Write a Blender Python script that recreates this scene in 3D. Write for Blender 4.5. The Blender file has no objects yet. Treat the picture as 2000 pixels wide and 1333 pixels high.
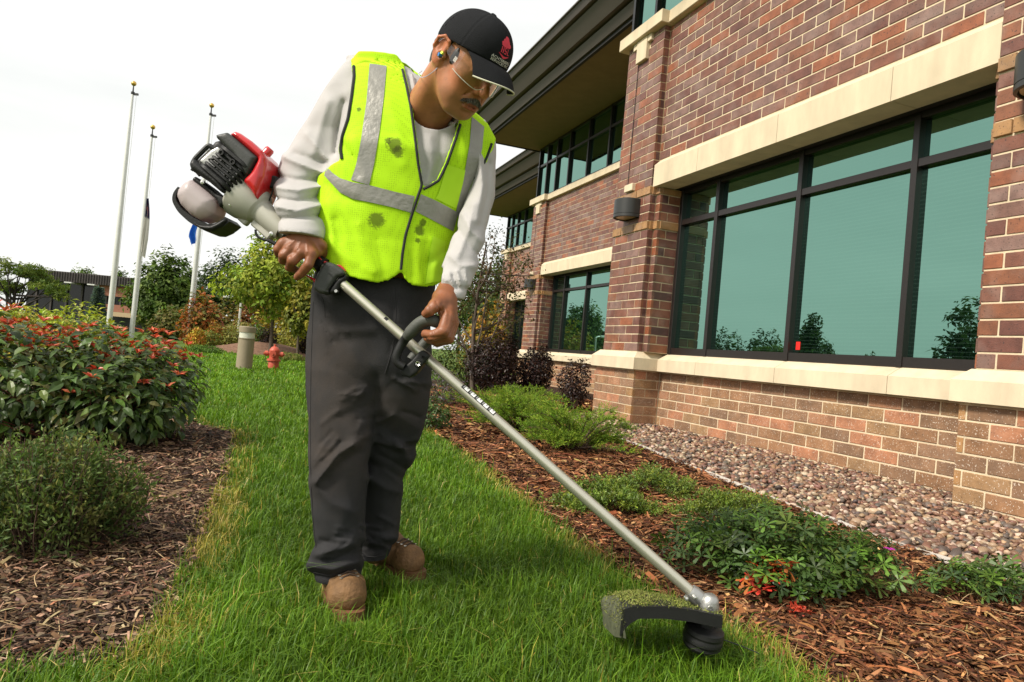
import bpy, math, random
import numpy as np
from mathutils import Vector, Matrix
from mathutils.bvhtree import BVHTree

S = bpy.context.scene
COL = S.collection
RNG = np.random.default_rng(7)
random.seed(7)

# ------------------------------------------------------------------ camera
F_PX = 1380.0
YAW, PIT, ROL = math.radians(20.2), math.radians(1.15), math.radians(5.25)
EYE = 0.76
CAM = np.array([0, 0, EYE])
FW = np.array([math.sin(YAW) * math.cos(PIT), math.cos(YAW) * math.cos(PIT), math.sin(PIT)])
R0 = np.array([math.cos(YAW), -math.sin(YAW), 0.0])
U0 = np.cross(R0, FW)
RT = R0 * math.cos(ROL) + U0 * math.sin(ROL)
UP = -R0 * math.sin(ROL) + U0 * math.cos(ROL)
cam_data = bpy.data.cameras.new('camera')
cam_data.sensor_width = 36.0
cam_data.lens = F_PX / 2000 * 36
cam_data.clip_start = 0.05
cam_data.clip_end = 2000
cam = bpy.data.objects.new('camera', cam_data)
COL.objects.link(cam)
M = Matrix.Identity(4)
for i in range(3):
    M[i][0], M[i][1], M[i][2], M[i][3] = RT[i], UP[i], -FW[i], CAM[i]
cam.matrix_world = M
S.camera = cam

# ------------------------------------------------------------------ sky, sun, exposure
SUN_DIR = Vector((-0.92, -0.20, 0.86)).normalized()       # towards the sun
sun_el = math.asin(SUN_DIR.z)
sun_az = math.atan2(SUN_DIR.x, SUN_DIR.y)
W = bpy.data.worlds.new('World')
S.world = W
W.use_nodes = True
wn, wl = W.node_tree.nodes, W.node_tree.links
wn.clear()
sky = wn.new('ShaderNodeTexSky')
sky.sky_type = 'NISHITA'
sky.sun_disc = False
sky.sun_elevation = sun_el
sky.sun_rotation = sun_az
sky.air_density = 1.2
sky.dust_density = 4.0
tc = wn.new('ShaderNodeTexCoord')
mp = wn.new('ShaderNodeMapping'); mp.inputs['Scale'].default_value = (1.2, 1.2, 5.0)
nz = wn.new('ShaderNodeTexNoise')
nz.inputs['Scale'].default_value = 1.6; nz.inputs['Detail'].default_value = 5; nz.inputs['Roughness'].default_value = 0.55
cr = wn.new('ShaderNodeValToRGB')
cr.color_ramp.elements[0].position = 0.3; cr.color_ramp.elements[0].color = (0.86, 0.875, 0.85, 1)
cr.color_ramp.elements[1].position = 0.62; cr.color_ramp.elements[1].color = (1.0, 0.995, 0.965, 1)
sc_ = wn.new('ShaderNodeVectorMath'); sc_.operation = 'SCALE'; sc_.inputs['Scale'].default_value = 8.1
mx = wn.new('ShaderNodeMix'); mx.data_type = 'RGBA'; mx.inputs[0].default_value = 0.92
bg = wn.new('ShaderNodeBackground'); bg.inputs['Strength'].default_value = 0.1
wo = wn.new('ShaderNodeOutputWorld')
wl.new(tc.outputs['Generated'], mp.inputs['Vector']); wl.new(mp.outputs['Vector'], nz.inputs['Vector'])
wl.new(nz.outputs['Fac'], cr.inputs['Fac']); wl.new(cr.outputs['Color'], sc_.inputs[0])
wl.new(sky.outputs['Color'], mx.inputs[6]); wl.new(sc_.outputs['Vector'], mx.inputs[7])
wl.new(mx.outputs[2], bg.inputs['Color']); wl.new(bg.outputs['Background'], wo.inputs['Surface'])

sd = bpy.data.lights.new('sun', 'SUN')
sd.energy = 3.4; sd.angle = math.radians(11); sd.color = (1.0, 0.93, 0.82)
sun = bpy.data.objects.new('sun', sd)
sun.rotation_euler = (-SUN_DIR).to_track_quat('-Z', 'Y').to_euler()
COL.objects.link(sun)
S.view_settings.view_transform = 'Standard'
S.view_settings.look = 'None'
S.view_settings.gamma = 1
S.view_settings.exposure = 0.50
S.cycles.max_bounces = 8
S.cycles.transparent_max_bounces = 12

# ------------------------------------------------------------------ pixel helpers (2000 x 1333 photograph)
def ray(x, y):
    d = FW * F_PX + RT * (x - 1000) - UP * (y - 666.5)
    return d / np.linalg.norm(d)
def on_z(x, y, z=0.0):
    d = ray(x, y); return CAM + d * ((z - EYE) / d[2])
def on_x(x, y, X):
    d = ray(x, y); return CAM + d * (X / d[0])
def at_d(x, y, dist):                       # point at forward distance dist
    d = ray(x, y); return CAM + d * (dist / (d @ FW))
def proj(P):
    P = np.atleast_2d(P) - CAM
    k = F_PX / np.maximum(P @ FW, 1e-3)
    return np.stack([1000 + k * (P @ RT), 666.5 - k * (P @ UP)], 1)
# ------------------------------------------------------------------ mesh helpers
def np_mesh(name, V, F, cols=None, smooth=False):
    """V (n,3), F list/array of faces (array of same-size polys or list of lists)."""
    V = np.asarray(V, np.float32)
    me = bpy.data.meshes.new(name)
    if isinstance(F, np.ndarray):
        nf, k = F.shape
        me.vertices.add(len(V)); me.vertices.foreach_set('co', V.ravel())
        me.loops.add(nf * k); me.loops.foreach_set('vertex_index', F.astype(np.int32).ravel())
        me.polygons.add(nf)
        me.polygons.foreach_set('loop_start', np.arange(0, nf * k, k, dtype=np.int32))
        me.update(calc_edges=True)
    else:
        me.from_pydata(V.tolist(), [], [list(map(int, f)) for f in F])
    me.polygons.foreach_set('use_smooth', np.full(len(me.polygons), bool(smooth)))
    if cols is not None:
        c = np.asarray(cols, np.float32)
        if c.shape[1] == 3:
            c = np.concatenate([c, np.ones((len(c), 1), np.float32)], 1)
        a = me.color_attributes.new('Col', 'FLOAT_COLOR', 'POINT')
        a.data.foreach_set('color', c.ravel())
    me.validate()
    return me

def link(name, me, mat=None, parent=None, loc=None, label=None, cat=None, group=None, kind=None):
    o = bpy.data.objects.new(name, me)
    COL.objects.link(o)
    if mat is not None and me is not None and not me.materials:
        me.materials.append(mat)
    if parent is not None: o.parent = parent
    if loc is not None: o.location = loc
    tag(o, label, cat, group, kind)
    return o

def tag(o, label=None, cat=None, group=None, kind=None):
    if label: o['label'] = label
    if cat: o['category'] = cat
    if group: o['group'] = group
    if kind: o['kind'] = kind
    return o

def empty(name, loc=(0, 0, 0), rz=0.0, **k):
    o = link(name, None, loc=loc, **k)
    o.rotation_euler.z = rz
    o.empty_display_size = 0.1
    return o

class MB:
    """collects simple shapes into one mesh"""
    def __init__(s): s.v, s.f, s.c, s.n = [], [], [], 0
    def add(s, V, F, col=None):
        V = np.asarray(V, float).reshape(-1, 3)
        s.v.append(V); s.f += [[i + s.n for i in f] for f in F]; s.n += len(V)
        s.c.append(np.tile(col if col is not None else (1, 1, 1), (len(V), 1)))
        return s
    def box(s, lo, hi, col=None, bev=0.0):
        x0, y0, z0 = lo; x1, y1, z1 = hi
        if bev <= 0:
            return s.add([(x0,y0,z0),(x1,y0,z0),(x1,y1,z0),(x0,y1,z0),(x0,y0,z1),(x1,y0,z1),(x1,y1,z1),(x0,y1,z1)],
                  [(3,2,1,0),(4,5,6,7),(0,1,5,4),(1,2,6,5),(2,3,7,6),(3,0,4,7)], col)
        c = np.array([(x0+x1)/2,(y0+y1)/2,(z0+z1)/2]); h = np.array([x1-x0,y1-y0,z1-z0])/2
        b = min(bev, h.min()*0.9)
        V = []; idx = {}
        for sx in (-1,1):
            for sy in (-1,1):
                for sz in (-1,1):
                    sg = np.array([sx,sy,sz])
                    for ax in range(3):
                        p = sg*(h-b); p[ax] = sg[ax]*h[ax]
                        idx[(sx,sy,sz,ax)] = len(V); V.append(c+p)
        F = []
        for ax in range(3):
            a, d = (ax+1)%3, (ax+2)%3
            for sg in (-1,1):
                q = []
                for (p_, r_) in ((-1,-1),(1,-1),(1,1),(-1,1)):
                    k = [0,0,0]; k[ax]=sg; k[a]=p_; k[d]=r_
                    q.append(idx[(*k,ax)])
                F.append(q if sg > 0 else q[::-1])
        for ax in range(3):
            a, d = (ax+1)%3, (ax+2)%3
            for p_ in (-1,1):
                for r_ in (-1,1):
                    k0=[0,0,0];k0[ax]=-1;k0[a]=p_;k0[d]=r_
                    k1=list(k0);k1[ax]=1
                    q=[idx[(*k0,a)],idx[(*k1,a)],idx[(*k1,d)],idx[(*k0,d)]]
                    F.append(q if p_*r_ > 0 else q[::-1])
        for sx in (-1,1):
            for sy in (-1,1):
                for sz in (-1,1):
                    q=[idx[(sx,sy,sz,0)],idx[(sx,sy,sz,1)],idx[(sx,sy,sz,2)]]
                    F.append(q if sx*sy*sz > 0 else q[::-1])
        return s.add(V, F, col)
    def tube(s, P, r, n=10, cap=True, col=None, closed=False):
        P = np.asarray(P, float); m = len(P)
        r = np.broadcast_to(np.asarray(r, float), (m,))
        T = np.gradient(P, axis=0)
        if closed: T = np.roll(P,-1,0)-np.roll(P,1,0)
        T /= np.linalg.norm(T, axis=1)[:, None] + 1e-12
        ref = np.array([0,0,1.0]) if abs(T[0][2]) < 0.9 else np.array([1.0,0,0])
        a = np.cross(T[0], ref); a /= np.linalg.norm(a)
        V = []
        for i in range(m):
            a = a - T[i]*(a@T[i]); a /= np.linalg.norm(a); b = np.cross(T[i], a)
            t = np.arange(n)*2*math.pi/n
            V.append(P[i] + r[i]*(np.cos(t)[:,None]*a + np.sin(t)[:,None]*b))
        V = np.concatenate(V); F = []
        for i in range(m if closed else m-1):
            j = (i+1) % m
            for k in range(n):
                l = (k+1) % n
                F.append((i*n+k, i*n+l, j*n+l, j*n+k))
        if cap and not closed:
            F.append(tuple(range(n))[::-1]); F.append(tuple((m-1)*n+k for k in range(n)))
        return s.add(V, F, col)
    def lathe(s, prof, axis_o=(0,0,0), n=20, col=None, M=None, a0=0, a1=2*math.pi):
        """prof: list of (r,z)"""
        full = abs(a1-a0-2*math.pi) < 1e-6
        t = np.linspace(a0, a1, n, endpoint=not full)
        V = []
        for r_, z_ in prof:
            for a in t: V.append((r_*math.cos(a), r_*math.sin(a), z_))
        V = np.array(V)
        if M is not None: V = V @ np.array(M)[:3,:3].T + np.array(M)[:3,3]
        V = V + np.array(axis_o)
        F = []
        for i in range(len(prof)-1):
            for k in range(n if full else n-1):
                l = (k+1) % n
                F.append((i*n+k, i*n+l, (i+1)*n+l, (i+1)*n+k))
        return s.add(V, F, col)
    def prism(s, poly, a, b, axis, col=None):
        """extrude a 2-D polygon along an axis from a to b. axis 0: poly=(y,z); 1: (x,z); 2: (x,y)"""
        n = len(poly); V = []
        for t in (a, b):
            for p in poly:
                q = [0,0,0]; o = [i for i in range(3) if i != axis]
                q[axis] = t; q[o[0]], q[o[1]] = p; V.append(q)
        F = [tuple(range(n)), tuple(range(n,2*n))[::-1]]
        for i in range(n):
            j = (i+1) % n; F.append((j, i, n+i, n+j))
        return s.add(V, F, col)
    def xform(s, M):
        M = np.array(M); s.v = [v @ M[:3,:3].T + M[:3,3] for v in s.v]; return s
    def mesh(s, name='m', smooth=False, fix=True, angle=None):
        me = np_mesh(name, np.concatenate(s.v), s.f, np.concatenate(s.c), smooth)
        if fix:
            import bmesh
            bm = bmesh.new(); bm.from_mesh(me); bmesh.ops.recalc_face_normals(bm, faces=bm.faces); bm.to_mesh(me); bm.free()
        if smooth and angle:
            try: me.set_sharp_from_angle(angle=math.radians(angle))
            except Exception: pass
        return me
    def build(s, name, mat, parent=None, smooth=False, angle=40, **k):
        return link(name, s.mesh(name, smooth, angle=angle), mat, parent, **k)

# ------------------------------------------------------------------ material helper
def new_mat(name):
    m = bpy.data.materials.new(name); m.use_nodes = True
    nt = m.node_tree; return m, nt.nodes, nt.links, nt.nodes['Principled BSDF']

def nd(N, t, **k):
    n = N.new(t)
    for a, v in k.items():
        if a in ('inp',):
            for i, x in v.items(): n.inputs[i].default_value = x
        else: setattr(n, a, v)
    return n

def simple_mat(name, col, rough=0.6, metal=0.0, spec=0.5, var=0.15, scale=20.0, bump=0.0, bscale=200.0, vcol=False, trans=0.0, coat=0.0, obj=True, tr_tint=None, stretch=None):
    """colour with noise variation (+ bump); vcol multiplies the Col attribute; trans mixes in a translucent lobe"""
    m, N, L, B = new_mat(name)
    tcx = nd(N, 'ShaderNodeTexCoord')
    src = tcx.outputs['Object' if obj else 'Generated']
    if stretch:
        mpp = nd(N, 'ShaderNodeMapping'); mpp.inputs['Scale'].default_value = stretch
        L.new(src, mpp.inputs['Vector']); src = mpp.outputs['Vector']
    no = nd(N, 'ShaderNodeTexNoise', inp={'Scale': scale, 'Detail': 6.0, 'Roughness': 0.6})
    L.new(src, no.inputs['Vector'])
    mr = nd(N, 'ShaderNodeMapRange', inp={1: 0.25, 2: 0.75, 3: 1 - var, 4: 1 + var})
    L.new(no.outputs['Fac'], mr.inputs[0])
    mul = nd(N, 'ShaderNodeVectorMath', operation='SCALE')
    if vcol:
        at = nd(N, 'ShaderNodeAttribute', attribute_name='Col')
        if tuple(col[:3]) != (1, 1, 1):
            m2 = nd(N, 'ShaderNodeVectorMath', operation='MULTIPLY'); m2.inputs[1].default_value = col[:3]
            L.new(at.outputs['Color'], m2.inputs[0]); L.new(m2.outputs[0], mul.inputs[0])
        else: L.new(at.outputs['Color'], mul.inputs[0])
    else: mul.inputs[0].default_value = col[:3]
    L.new(mr.outputs[0], mul.inputs['Scale'])
    L.new(mul.outputs[0], B.inputs['Base Color'])
    B.inputs['Roughness'].default_value = rough
    B.inputs['Metallic'].default_value = metal
    B.inputs['Specular IOR Level'].default_value = spec
    if coat: B.inputs['Coat Weight'].default_value = coat; B.inputs['Coat Roughness'].default_value = 0.15
    if bump > 0:
        nb = nd(N, 'ShaderNodeTexNoise', inp={'Scale': bscale, 'Detail': 4.0})
        L.new(src, nb.inputs['Vector'])
        bp = nd(N, 'ShaderNodeBump', inp={'Strength': bump, 'Distance': 0.01})
        L.new(nb.outputs['Fac'], bp.inputs['Height']); L.new(bp.outputs[0], B.inputs['Normal'])
    if trans > 0:
        tl = nd(N, 'ShaderNodeBsdfTranslucent')
        tm = nd(N, 'ShaderNodeVectorMath', operation='MULTIPLY'); tm.inputs[1].default_value = tr_tint or (1.1, 1.15, 0.6)
        L.new(mul.outputs[0], tm.inputs[0]); L.new(tm.outputs[0], tl.inputs['Color'])
        ms = nd(N, 'ShaderNodeMixShader'); ms.inputs[0].default_value = trans
        L.new(B.outputs[0], ms.inputs[1]); L.new(tl.outputs[0], ms.inputs[2])
        L.new(ms.outputs[0], N['Material Output'].inputs['Surface'])
    return m

def smoothstep(a, b, x):
    t = np.clip((x-a)/(b-a), 0, 1); return t*t*(3-2*t)
def in_poly(P, poly):
    """P (n,2) inside polygon"""
    x, y = P[:,0], P[:,1]; c = np.zeros(len(P), bool); q = np.asarray(poly, float)
    j = len(q)-1
    for i in range(len(q)):
        cond = (q[i,1] > y) != (q[j,1] > y)
        xi = (q[j,0]-q[i,0])*(y-q[i,1])/(q[j,1]-q[i,1]+1e-12)+q[i,0]
        c ^= cond & (x < xi); j = i
    return c
def poly_dist(P, poly, closed=True):
    q = np.asarray(poly, float); n = len(q); d = np.full(len(P), 1e9)
    for i in range(n if closed else n-1):
        a, b = q[i], q[(i+1)%n]; ab = b-a
        t = np.clip(((P-a)@ab)/(ab@ab+1e-12), 0, 1)
        d = np.minimum(d, np.linalg.norm(P-a-t[:,None]*ab, axis=1))
    return d
def vnoise(P, scale, seed=0):
    """cheap smooth value noise, P (n,k) -> (n,) in -1..1"""
    rs = np.random.default_rng(seed)
    o = np.zeros(len(P))
    for i in range(6):
        k = rs.normal(size=P.shape[1]); k /= np.linalg.norm(k)
        o += np.sin((P@k)*scale*(0.6+0.25*i)+rs.uniform(0,6.28))
    return o/3.0
# ------------------------------------------------------------------ building materials
def brick_material(name, haze, specks, base_rough, glint=0.0):
    m, N, L, B = new_mat(name)
    at = nd(N, 'ShaderNodeAttribute', attribute_name='Col')
    tcx = nd(N, 'ShaderNodeTexCoord')
    geo = nd(N, 'ShaderNodeNewGeometry')
    src = geo.outputs['Position']
    n1 = nd(N, 'ShaderNodeTexNoise', inp={'Scale': 7.0, 'Detail': 5.0, 'Roughness': 0.65}); L.new(src, n1.inputs['Vector'])
    r1 = nd(N, 'ShaderNodeMapRange', inp={1: 0.3, 2: 0.72, 3: 0.68, 4: 1.3}); L.new(n1.outputs['Fac'], r1.inputs[0])
    s1 = nd(N, 'ShaderNodeVectorMath', operation='SCALE'); L.new(at.outputs['Color'], s1.inputs[0]); L.new(r1.outputs[0], s1.inputs['Scale'])
    # pale bloom
    n2 = nd(N, 'ShaderNodeTexNoise', inp={'Scale': 4.5, 'Detail': 4.0}); L.new(src, n2.inputs['Vector'])
    r2 = nd(N, 'ShaderNodeMapRange', inp={1: 0.5, 2: 0.75, 3: 0.0, 4: haze}); L.new(n2.outputs['Fac'], r2.inputs[0])
    mx2 = nd(N, 'ShaderNodeMix', data_type='RGBA'); mx2.inputs[7].default_value = (0.34, 0.27, 0.235, 1)
    L.new(r2.outputs[0], mx2.inputs[0]); L.new(s1.outputs[0], mx2.inputs[6])
    # dark iron specks
    n3 = nd(N, 'ShaderNodeTexNoise', inp={'Scale': 75.0, 'Detail': 2.0}); L.new(src, n3.inputs['Vector'])
    r3 = nd(N, 'ShaderNodeMapRange', inp={1: 0.64, 2: 0.70, 3: 0.0, 4: specks}); L.new(n3.outputs['Fac'], r3.inputs[0])
    mx3 = nd(N, 'ShaderNodeMix', data_type='RGBA'); mx3.inputs[7].default_value = (0.03, 0.02, 0.02, 1)
    L.new(r3.outputs[0], mx3.inputs[0]); L.new(mx2.outputs[2], mx3.inputs[6])
    out = mx3.outputs[2]
    if glint > 0:
        n4 = nd(N, 'ShaderNodeTexNoise', inp={'Scale': 110.0, 'Detail': 1.0}); L.new(src, n4.inputs['Vector'])
        r4 = nd(N, 'ShaderNodeMapRange', inp={1: 0.66, 2: 0.71, 3: 0.0, 4: glint}); L.new(n4.outputs['Fac'], r4.inputs[0])
        mx4 = nd(N, 'ShaderNodeMix', data_type='RGBA'); mx4.inputs[7].default_value = (0.75, 0.66, 0.55, 1)
        L.new(r4.outputs[0], mx4.inputs[0]); L.new(out, mx4.inputs[6]); out = mx4.outputs[2]
    L.new(out, B.inputs['Base Color'])
    B.inputs['Roughness'].default_value = base_rough
    bp = nd(N, 'ShaderNodeBump', inp={'Strength': 0.45, 'Distance': 0.006})
    nb = nd(N, 'ShaderNodeTexNoise', inp={'Scale': 45.0 if glint else 120.0, 'Detail': 5.0}); L.new(src, nb.inputs['Vector'])
    L.new(nb.outputs['Fac'], bp.inputs['Height']); L.new(bp.outputs[0], B.inputs['Normal'])
    return m
M_BRICK = brick_material('red_brick', 0.34, 0.85, 0.5)
M_BLOCK = brick_material('tan_block', 0.10, 0.55, 0.75, 0.75)
M_MORTAR = simple_mat('mortar', (0.66, 0.54, 0.37), 0.9, var=0.2, scale=9, bump=0.4)
M_STONE = simple_mat('cast_stone', (0.64, 0.535, 0.375), 0.8, var=0.16, scale=5, bump=0.15, bscale=150, stretch=(1,1,0.35))
M_FRAME = simple_mat('bronze_frame', (0.014, 0.010, 0.009), 0.38, var=0.1)
M_FASCIA = simple_mat('fascia_metal', (0.070, 0.055, 0.047), 0.45, var=0.08, scale=2)
M_SOFFIT = simple_mat('soffit_panel', (0.19, 0.135, 0.06), 0.85, var=0.12, scale=3, bump=0.2, bscale=60)
M_DARK = simple_mat('dark_reveal', (0.012, 0.011, 0.011), 0.8, var=0.0)
M_LAMP = simple_mat('lamp_housing', (0.024, 0.025, 0.024), 0.42, var=0.08, scale=8)
M_LENS = simple_mat('lamp_lens', (0.55, 0.45, 0.28), 0.25, var=0.1, scale=60)
M_STICK = simple_mat('red_sticker', (0.75, 0.02, 0.015), 0.5, var=0.03)

def glass_mat():
    m, N, L, B = new_mat('tinted_glass')
    geo = nd(N, 'ShaderNodeNewGeometry')
    wv = nd(N, 'ShaderNodeTexWave', wave_type='BANDS', bands_direction='Z', inp={'Scale': 9.0, 'Distortion': 0.0})
    L.new(geo.outputs['Position'], wv.inputs['Vector'])
    cr2 = nd(N, 'ShaderNodeValToRGB')
    cr2.color_ramp.elements[0].position = 0.75; cr2.color_ramp.elements[0].color = (0.004, 0.014, 0.010, 1)
    cr2.color_ramp.elements[1].position = 1.0; cr2.color_ramp.elements[1].color = (0.045, 0.085, 0.068, 1)
    L.new(wv.outputs['Fac'], cr2.inputs['Fac'])
    df = nd(N, 'ShaderNodeBsdfDiffuse'); L.new(cr2.outputs['Color'], df.inputs['Color'])
    gl = nd(N, 'ShaderNodeBsdfGlossy', inp={'Color': (0.20, 0.405, 0.325, 1), 'Roughness': 0.004})
    g2 = nd(N, 'ShaderNodeBsdfGlossy', inp={'Color': (0.62, 0.80, 0.74, 1), 'Roughness': 0.004})
    nb = nd(N, 'ShaderNodeTexNoise', inp={'Scale': 1.3, 'Detail': 1.0}); L.new(geo.outputs['Position'], nb.inputs['Vector'])
    bp = nd(N, 'ShaderNodeBump', inp={'Strength': 0.035, 'Distance': 0.05}); L.new(nb.outputs['Fac'], bp.inputs['Height'])
    L.new(bp.outputs[0], gl.inputs['Normal']); L.new(bp.outputs[0], g2.inputs['Normal'])
    ms = nd(N, 'ShaderNodeMixShader'); ms.inputs[0].default_value = 0.80
    L.new(df.outputs[0], ms.inputs[1]); L.new(gl.outputs[0], ms.inputs[2])
    fr = nd(N, 'ShaderNodeFresnel', inp={'IOR': 1.5})
    m2 = nd(N, 'ShaderNodeMixShader'); L.new(fr.outputs[0], m2.inputs[0])
    L.new(ms.outputs[0], m2.inputs[1]); L.new(g2.outputs[0], m2.inputs[2])
    L.new(m2.outputs[0], N['Material Output'].inputs['Surface'])
    return m
M_GLASS = glass_mat()

# ------------------------------------------------------------------ brickwork
COURSE, BLEN, JOINT = 0.1135, 0.341, 0.0140
PAL_RED = [(0.18,0.068,0.042),(0.20,0.084,0.055),(0.165,0.078,0.058),(0.23,0.086,0.042),(0.145,0.056,0.040),(0.215,0.122,0.098),(0.185,0.094,0.07),(0.275,0.090,0.040)]
PAL_TAN = [(0.30,0.155,0.075),(0.26,0.135,0.065),(0.34,0.165,0.085),(0.27,0.15,0.082),(0.215,0.12,0.065),(0.40,0.175,0.09),(0.31,0.18,0.085)]
PAL_GOLD = [(0.33,0.175,0.068),(0.29,0.155,0.06),(0.36,0.195,0.08)]
PAL_SHADED = [(0.13,0.05,0.04),(0.09,0.04,0.035),(0.16,0.06,0.045),(0.18,0.07,0.05)]  # red brick of the pier returns and jambs, their shade put into the colour
BRICKS = []     # (parent, lo, hi, colour, material, name, cx_area)
def brick_wall(parent, face, plane, u0, u1, z0, z1, pal, mat, shift=0.0, z_ref=None, gold=(), name='brick', holes=(), proud=0.006, deep=0.03, ends=None):
    """face '-x': u is y; face '-y': u is x. Bricks stand proud of plane."""
    z_ref = z0 if z_ref is None else z_ref
    n0 = int(math.floor((z0-z_ref)/COURSE+1e-6)); n1 = int(math.ceil((z1-z_ref)/COURSE-1e-6))
    for r in range(n0, n1):
        a, b = max(z0, z_ref+r*COURSE)+JOINT/2, min(z1, z_ref+(r+1)*COURSE)-JOINT/2
        if b-a < 0.015: continue
        g = r in gold
        off = (r % 2)*BLEN/2+shift
        k = math.floor((u0-off)/BLEN)-1
        while True:
            s, e = off+k*BLEN, off+(k+1)*BLEN; k += 1
            if s >= u1: break
            s2, e2 = max(s, u0), min(e, u1)
            if e2-s2 < 0.02: continue
            lo_u = s2+(JOINT/2 if s2 > u0+1e-6 else 0.0); hi_u = e2-(JOINT/2 if e2 < u1-1e-6 else 0.0)
            if hi_u-lo_u < 0.012: continue
            if any(h[0] < (lo_u+hi_u)/2 < h[1] and h[2] < (a+b)/2 < h[3] for h in holes): continue
            P = PAL_GOLD if g else pal
            col = random.choice(P)
            pr = proud+(0.016 if g else random.uniform(-0.0015, 0.0015))
            if ends and not g and (e2-s2) < BLEN*0.62 and random.random() < ends[0]: col = random.choice(ends[1])
            if face == '-x': lo, hi = (plane-pr, lo_u, a), (plane+deep, hi_u, b)
            elif face == '-y': lo, hi = (lo_u, plane-pr, a), (hi_u, plane+deep, b)
            BRICKS.append((parent, lo, hi, col, mat, name))

def flush_bricks(limit=300):
    BRICKS_A = BRICKS
    C_ = np.array([[(l+h)/2 for l, h in zip(b[1], b[2])] for b in BRICKS_A])
    lo = np.array([b[1] for b in BRICKS_A]); hi = np.array([b[2] for b in BRICKS_A])
    dz = hi-lo
    du = np.maximum(dz[:,0], dz[:,1]); ax = np.where(dz[:,0] > dz[:,1], 0, 1)
    e = np.zeros_like(lo); e[np.arange(len(e)), ax] = du/2
    p0, p1 = proj(C_-e), proj(C_+e)
    up_ = np.zeros_like(lo); up_[:,2] = dz[:,2]/2
    q0, q1 = proj(C_-up_), proj(C_+up_)
    area = np.abs((p1[:,0]-p0[:,0])*(q1[:,1]-q0[:,1]))
    pc = proj(C_)
    vis = (pc[:,0] > -20) & (pc[:,0] < 2020) & (pc[:,1] > -20) & (pc[:,1] < 1350)
    area[~vis] = 0
    order = np.argsort(-area); single = set(order[:limit].tolist())
    cache, rest = {}, {}
    for i, b in enumerate(BRICKS_A):
        par, l, h, col, mat, name = b
        if i in single:
            d = tuple(round(h[k]-l[k], 3) for k in range(3)); key = (d, col, mat.name)
            if key not in cache:
                me = MB().box((-d[0]/2,-d[1]/2,-d[2]/2), (d[0]/2,d[1]/2,d[2]/2), col, bev=0.0035).mesh('brick')
                me.materials.append(mat); cache[key] = me
            link(name, cache[key], None, par, loc=tuple(C_[i]))
        else:
            rest.setdefault((par.name, mat.name), []).append(b)
    for (pn, mn), L_ in rest.items():
        n = len(L_)
        lo = np.array([b[1] for b in L_]); hi = np.array([b[2] for b in L_]); cc = np.array([b[3] for b in L_])
        sel = np.array([(0,0,0),(1,0,0),(1,1,0),(0,1,0),(0,0,1),(1,0,1),(1,1,1),(0,1,1)], bool)
        V = np.where(sel[None], hi[:,None], lo[:,None]).reshape(-1, 3)
        Fq = np.array([(3,2,1,0),(4,5,6,7),(0,1,5,4),(1,2,6,5),(2,3,7,6),(3,0,4,7)])
        F = (np.arange(n)[:,None,None]*8+Fq[None]).reshape(-1, 4)
        o = link('brickwork', np_mesh('brickwork', V, F, np.repeat(cc, 8, 0)), L_[0][4], bpy.data.objects[pn], kind='stuff')
    BRICKS.clear()

OFFICE = empty('office_building', (4.65, 8, 0), label='two-storey red brick office building with green tinted windows and stone sills', cat='building')
OFFICE.location = (0, 0, 0)

def bpart(mb, name, mat, parent=None, **k):
    return mb.build(name, mat, parent or OFFICE, **k)

def stone_run(name, prof_lo_hi, ys, parent=None):
    """stone pieces along y between successive ys; profile polygon in (x,z)"""
    for a, b in zip(ys[:-1], ys[1:]):
        bpart(MB().prism(prof_lo_hi, a+0.0025, b-0.0025, 1), name, M_STONE, parent)

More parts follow.
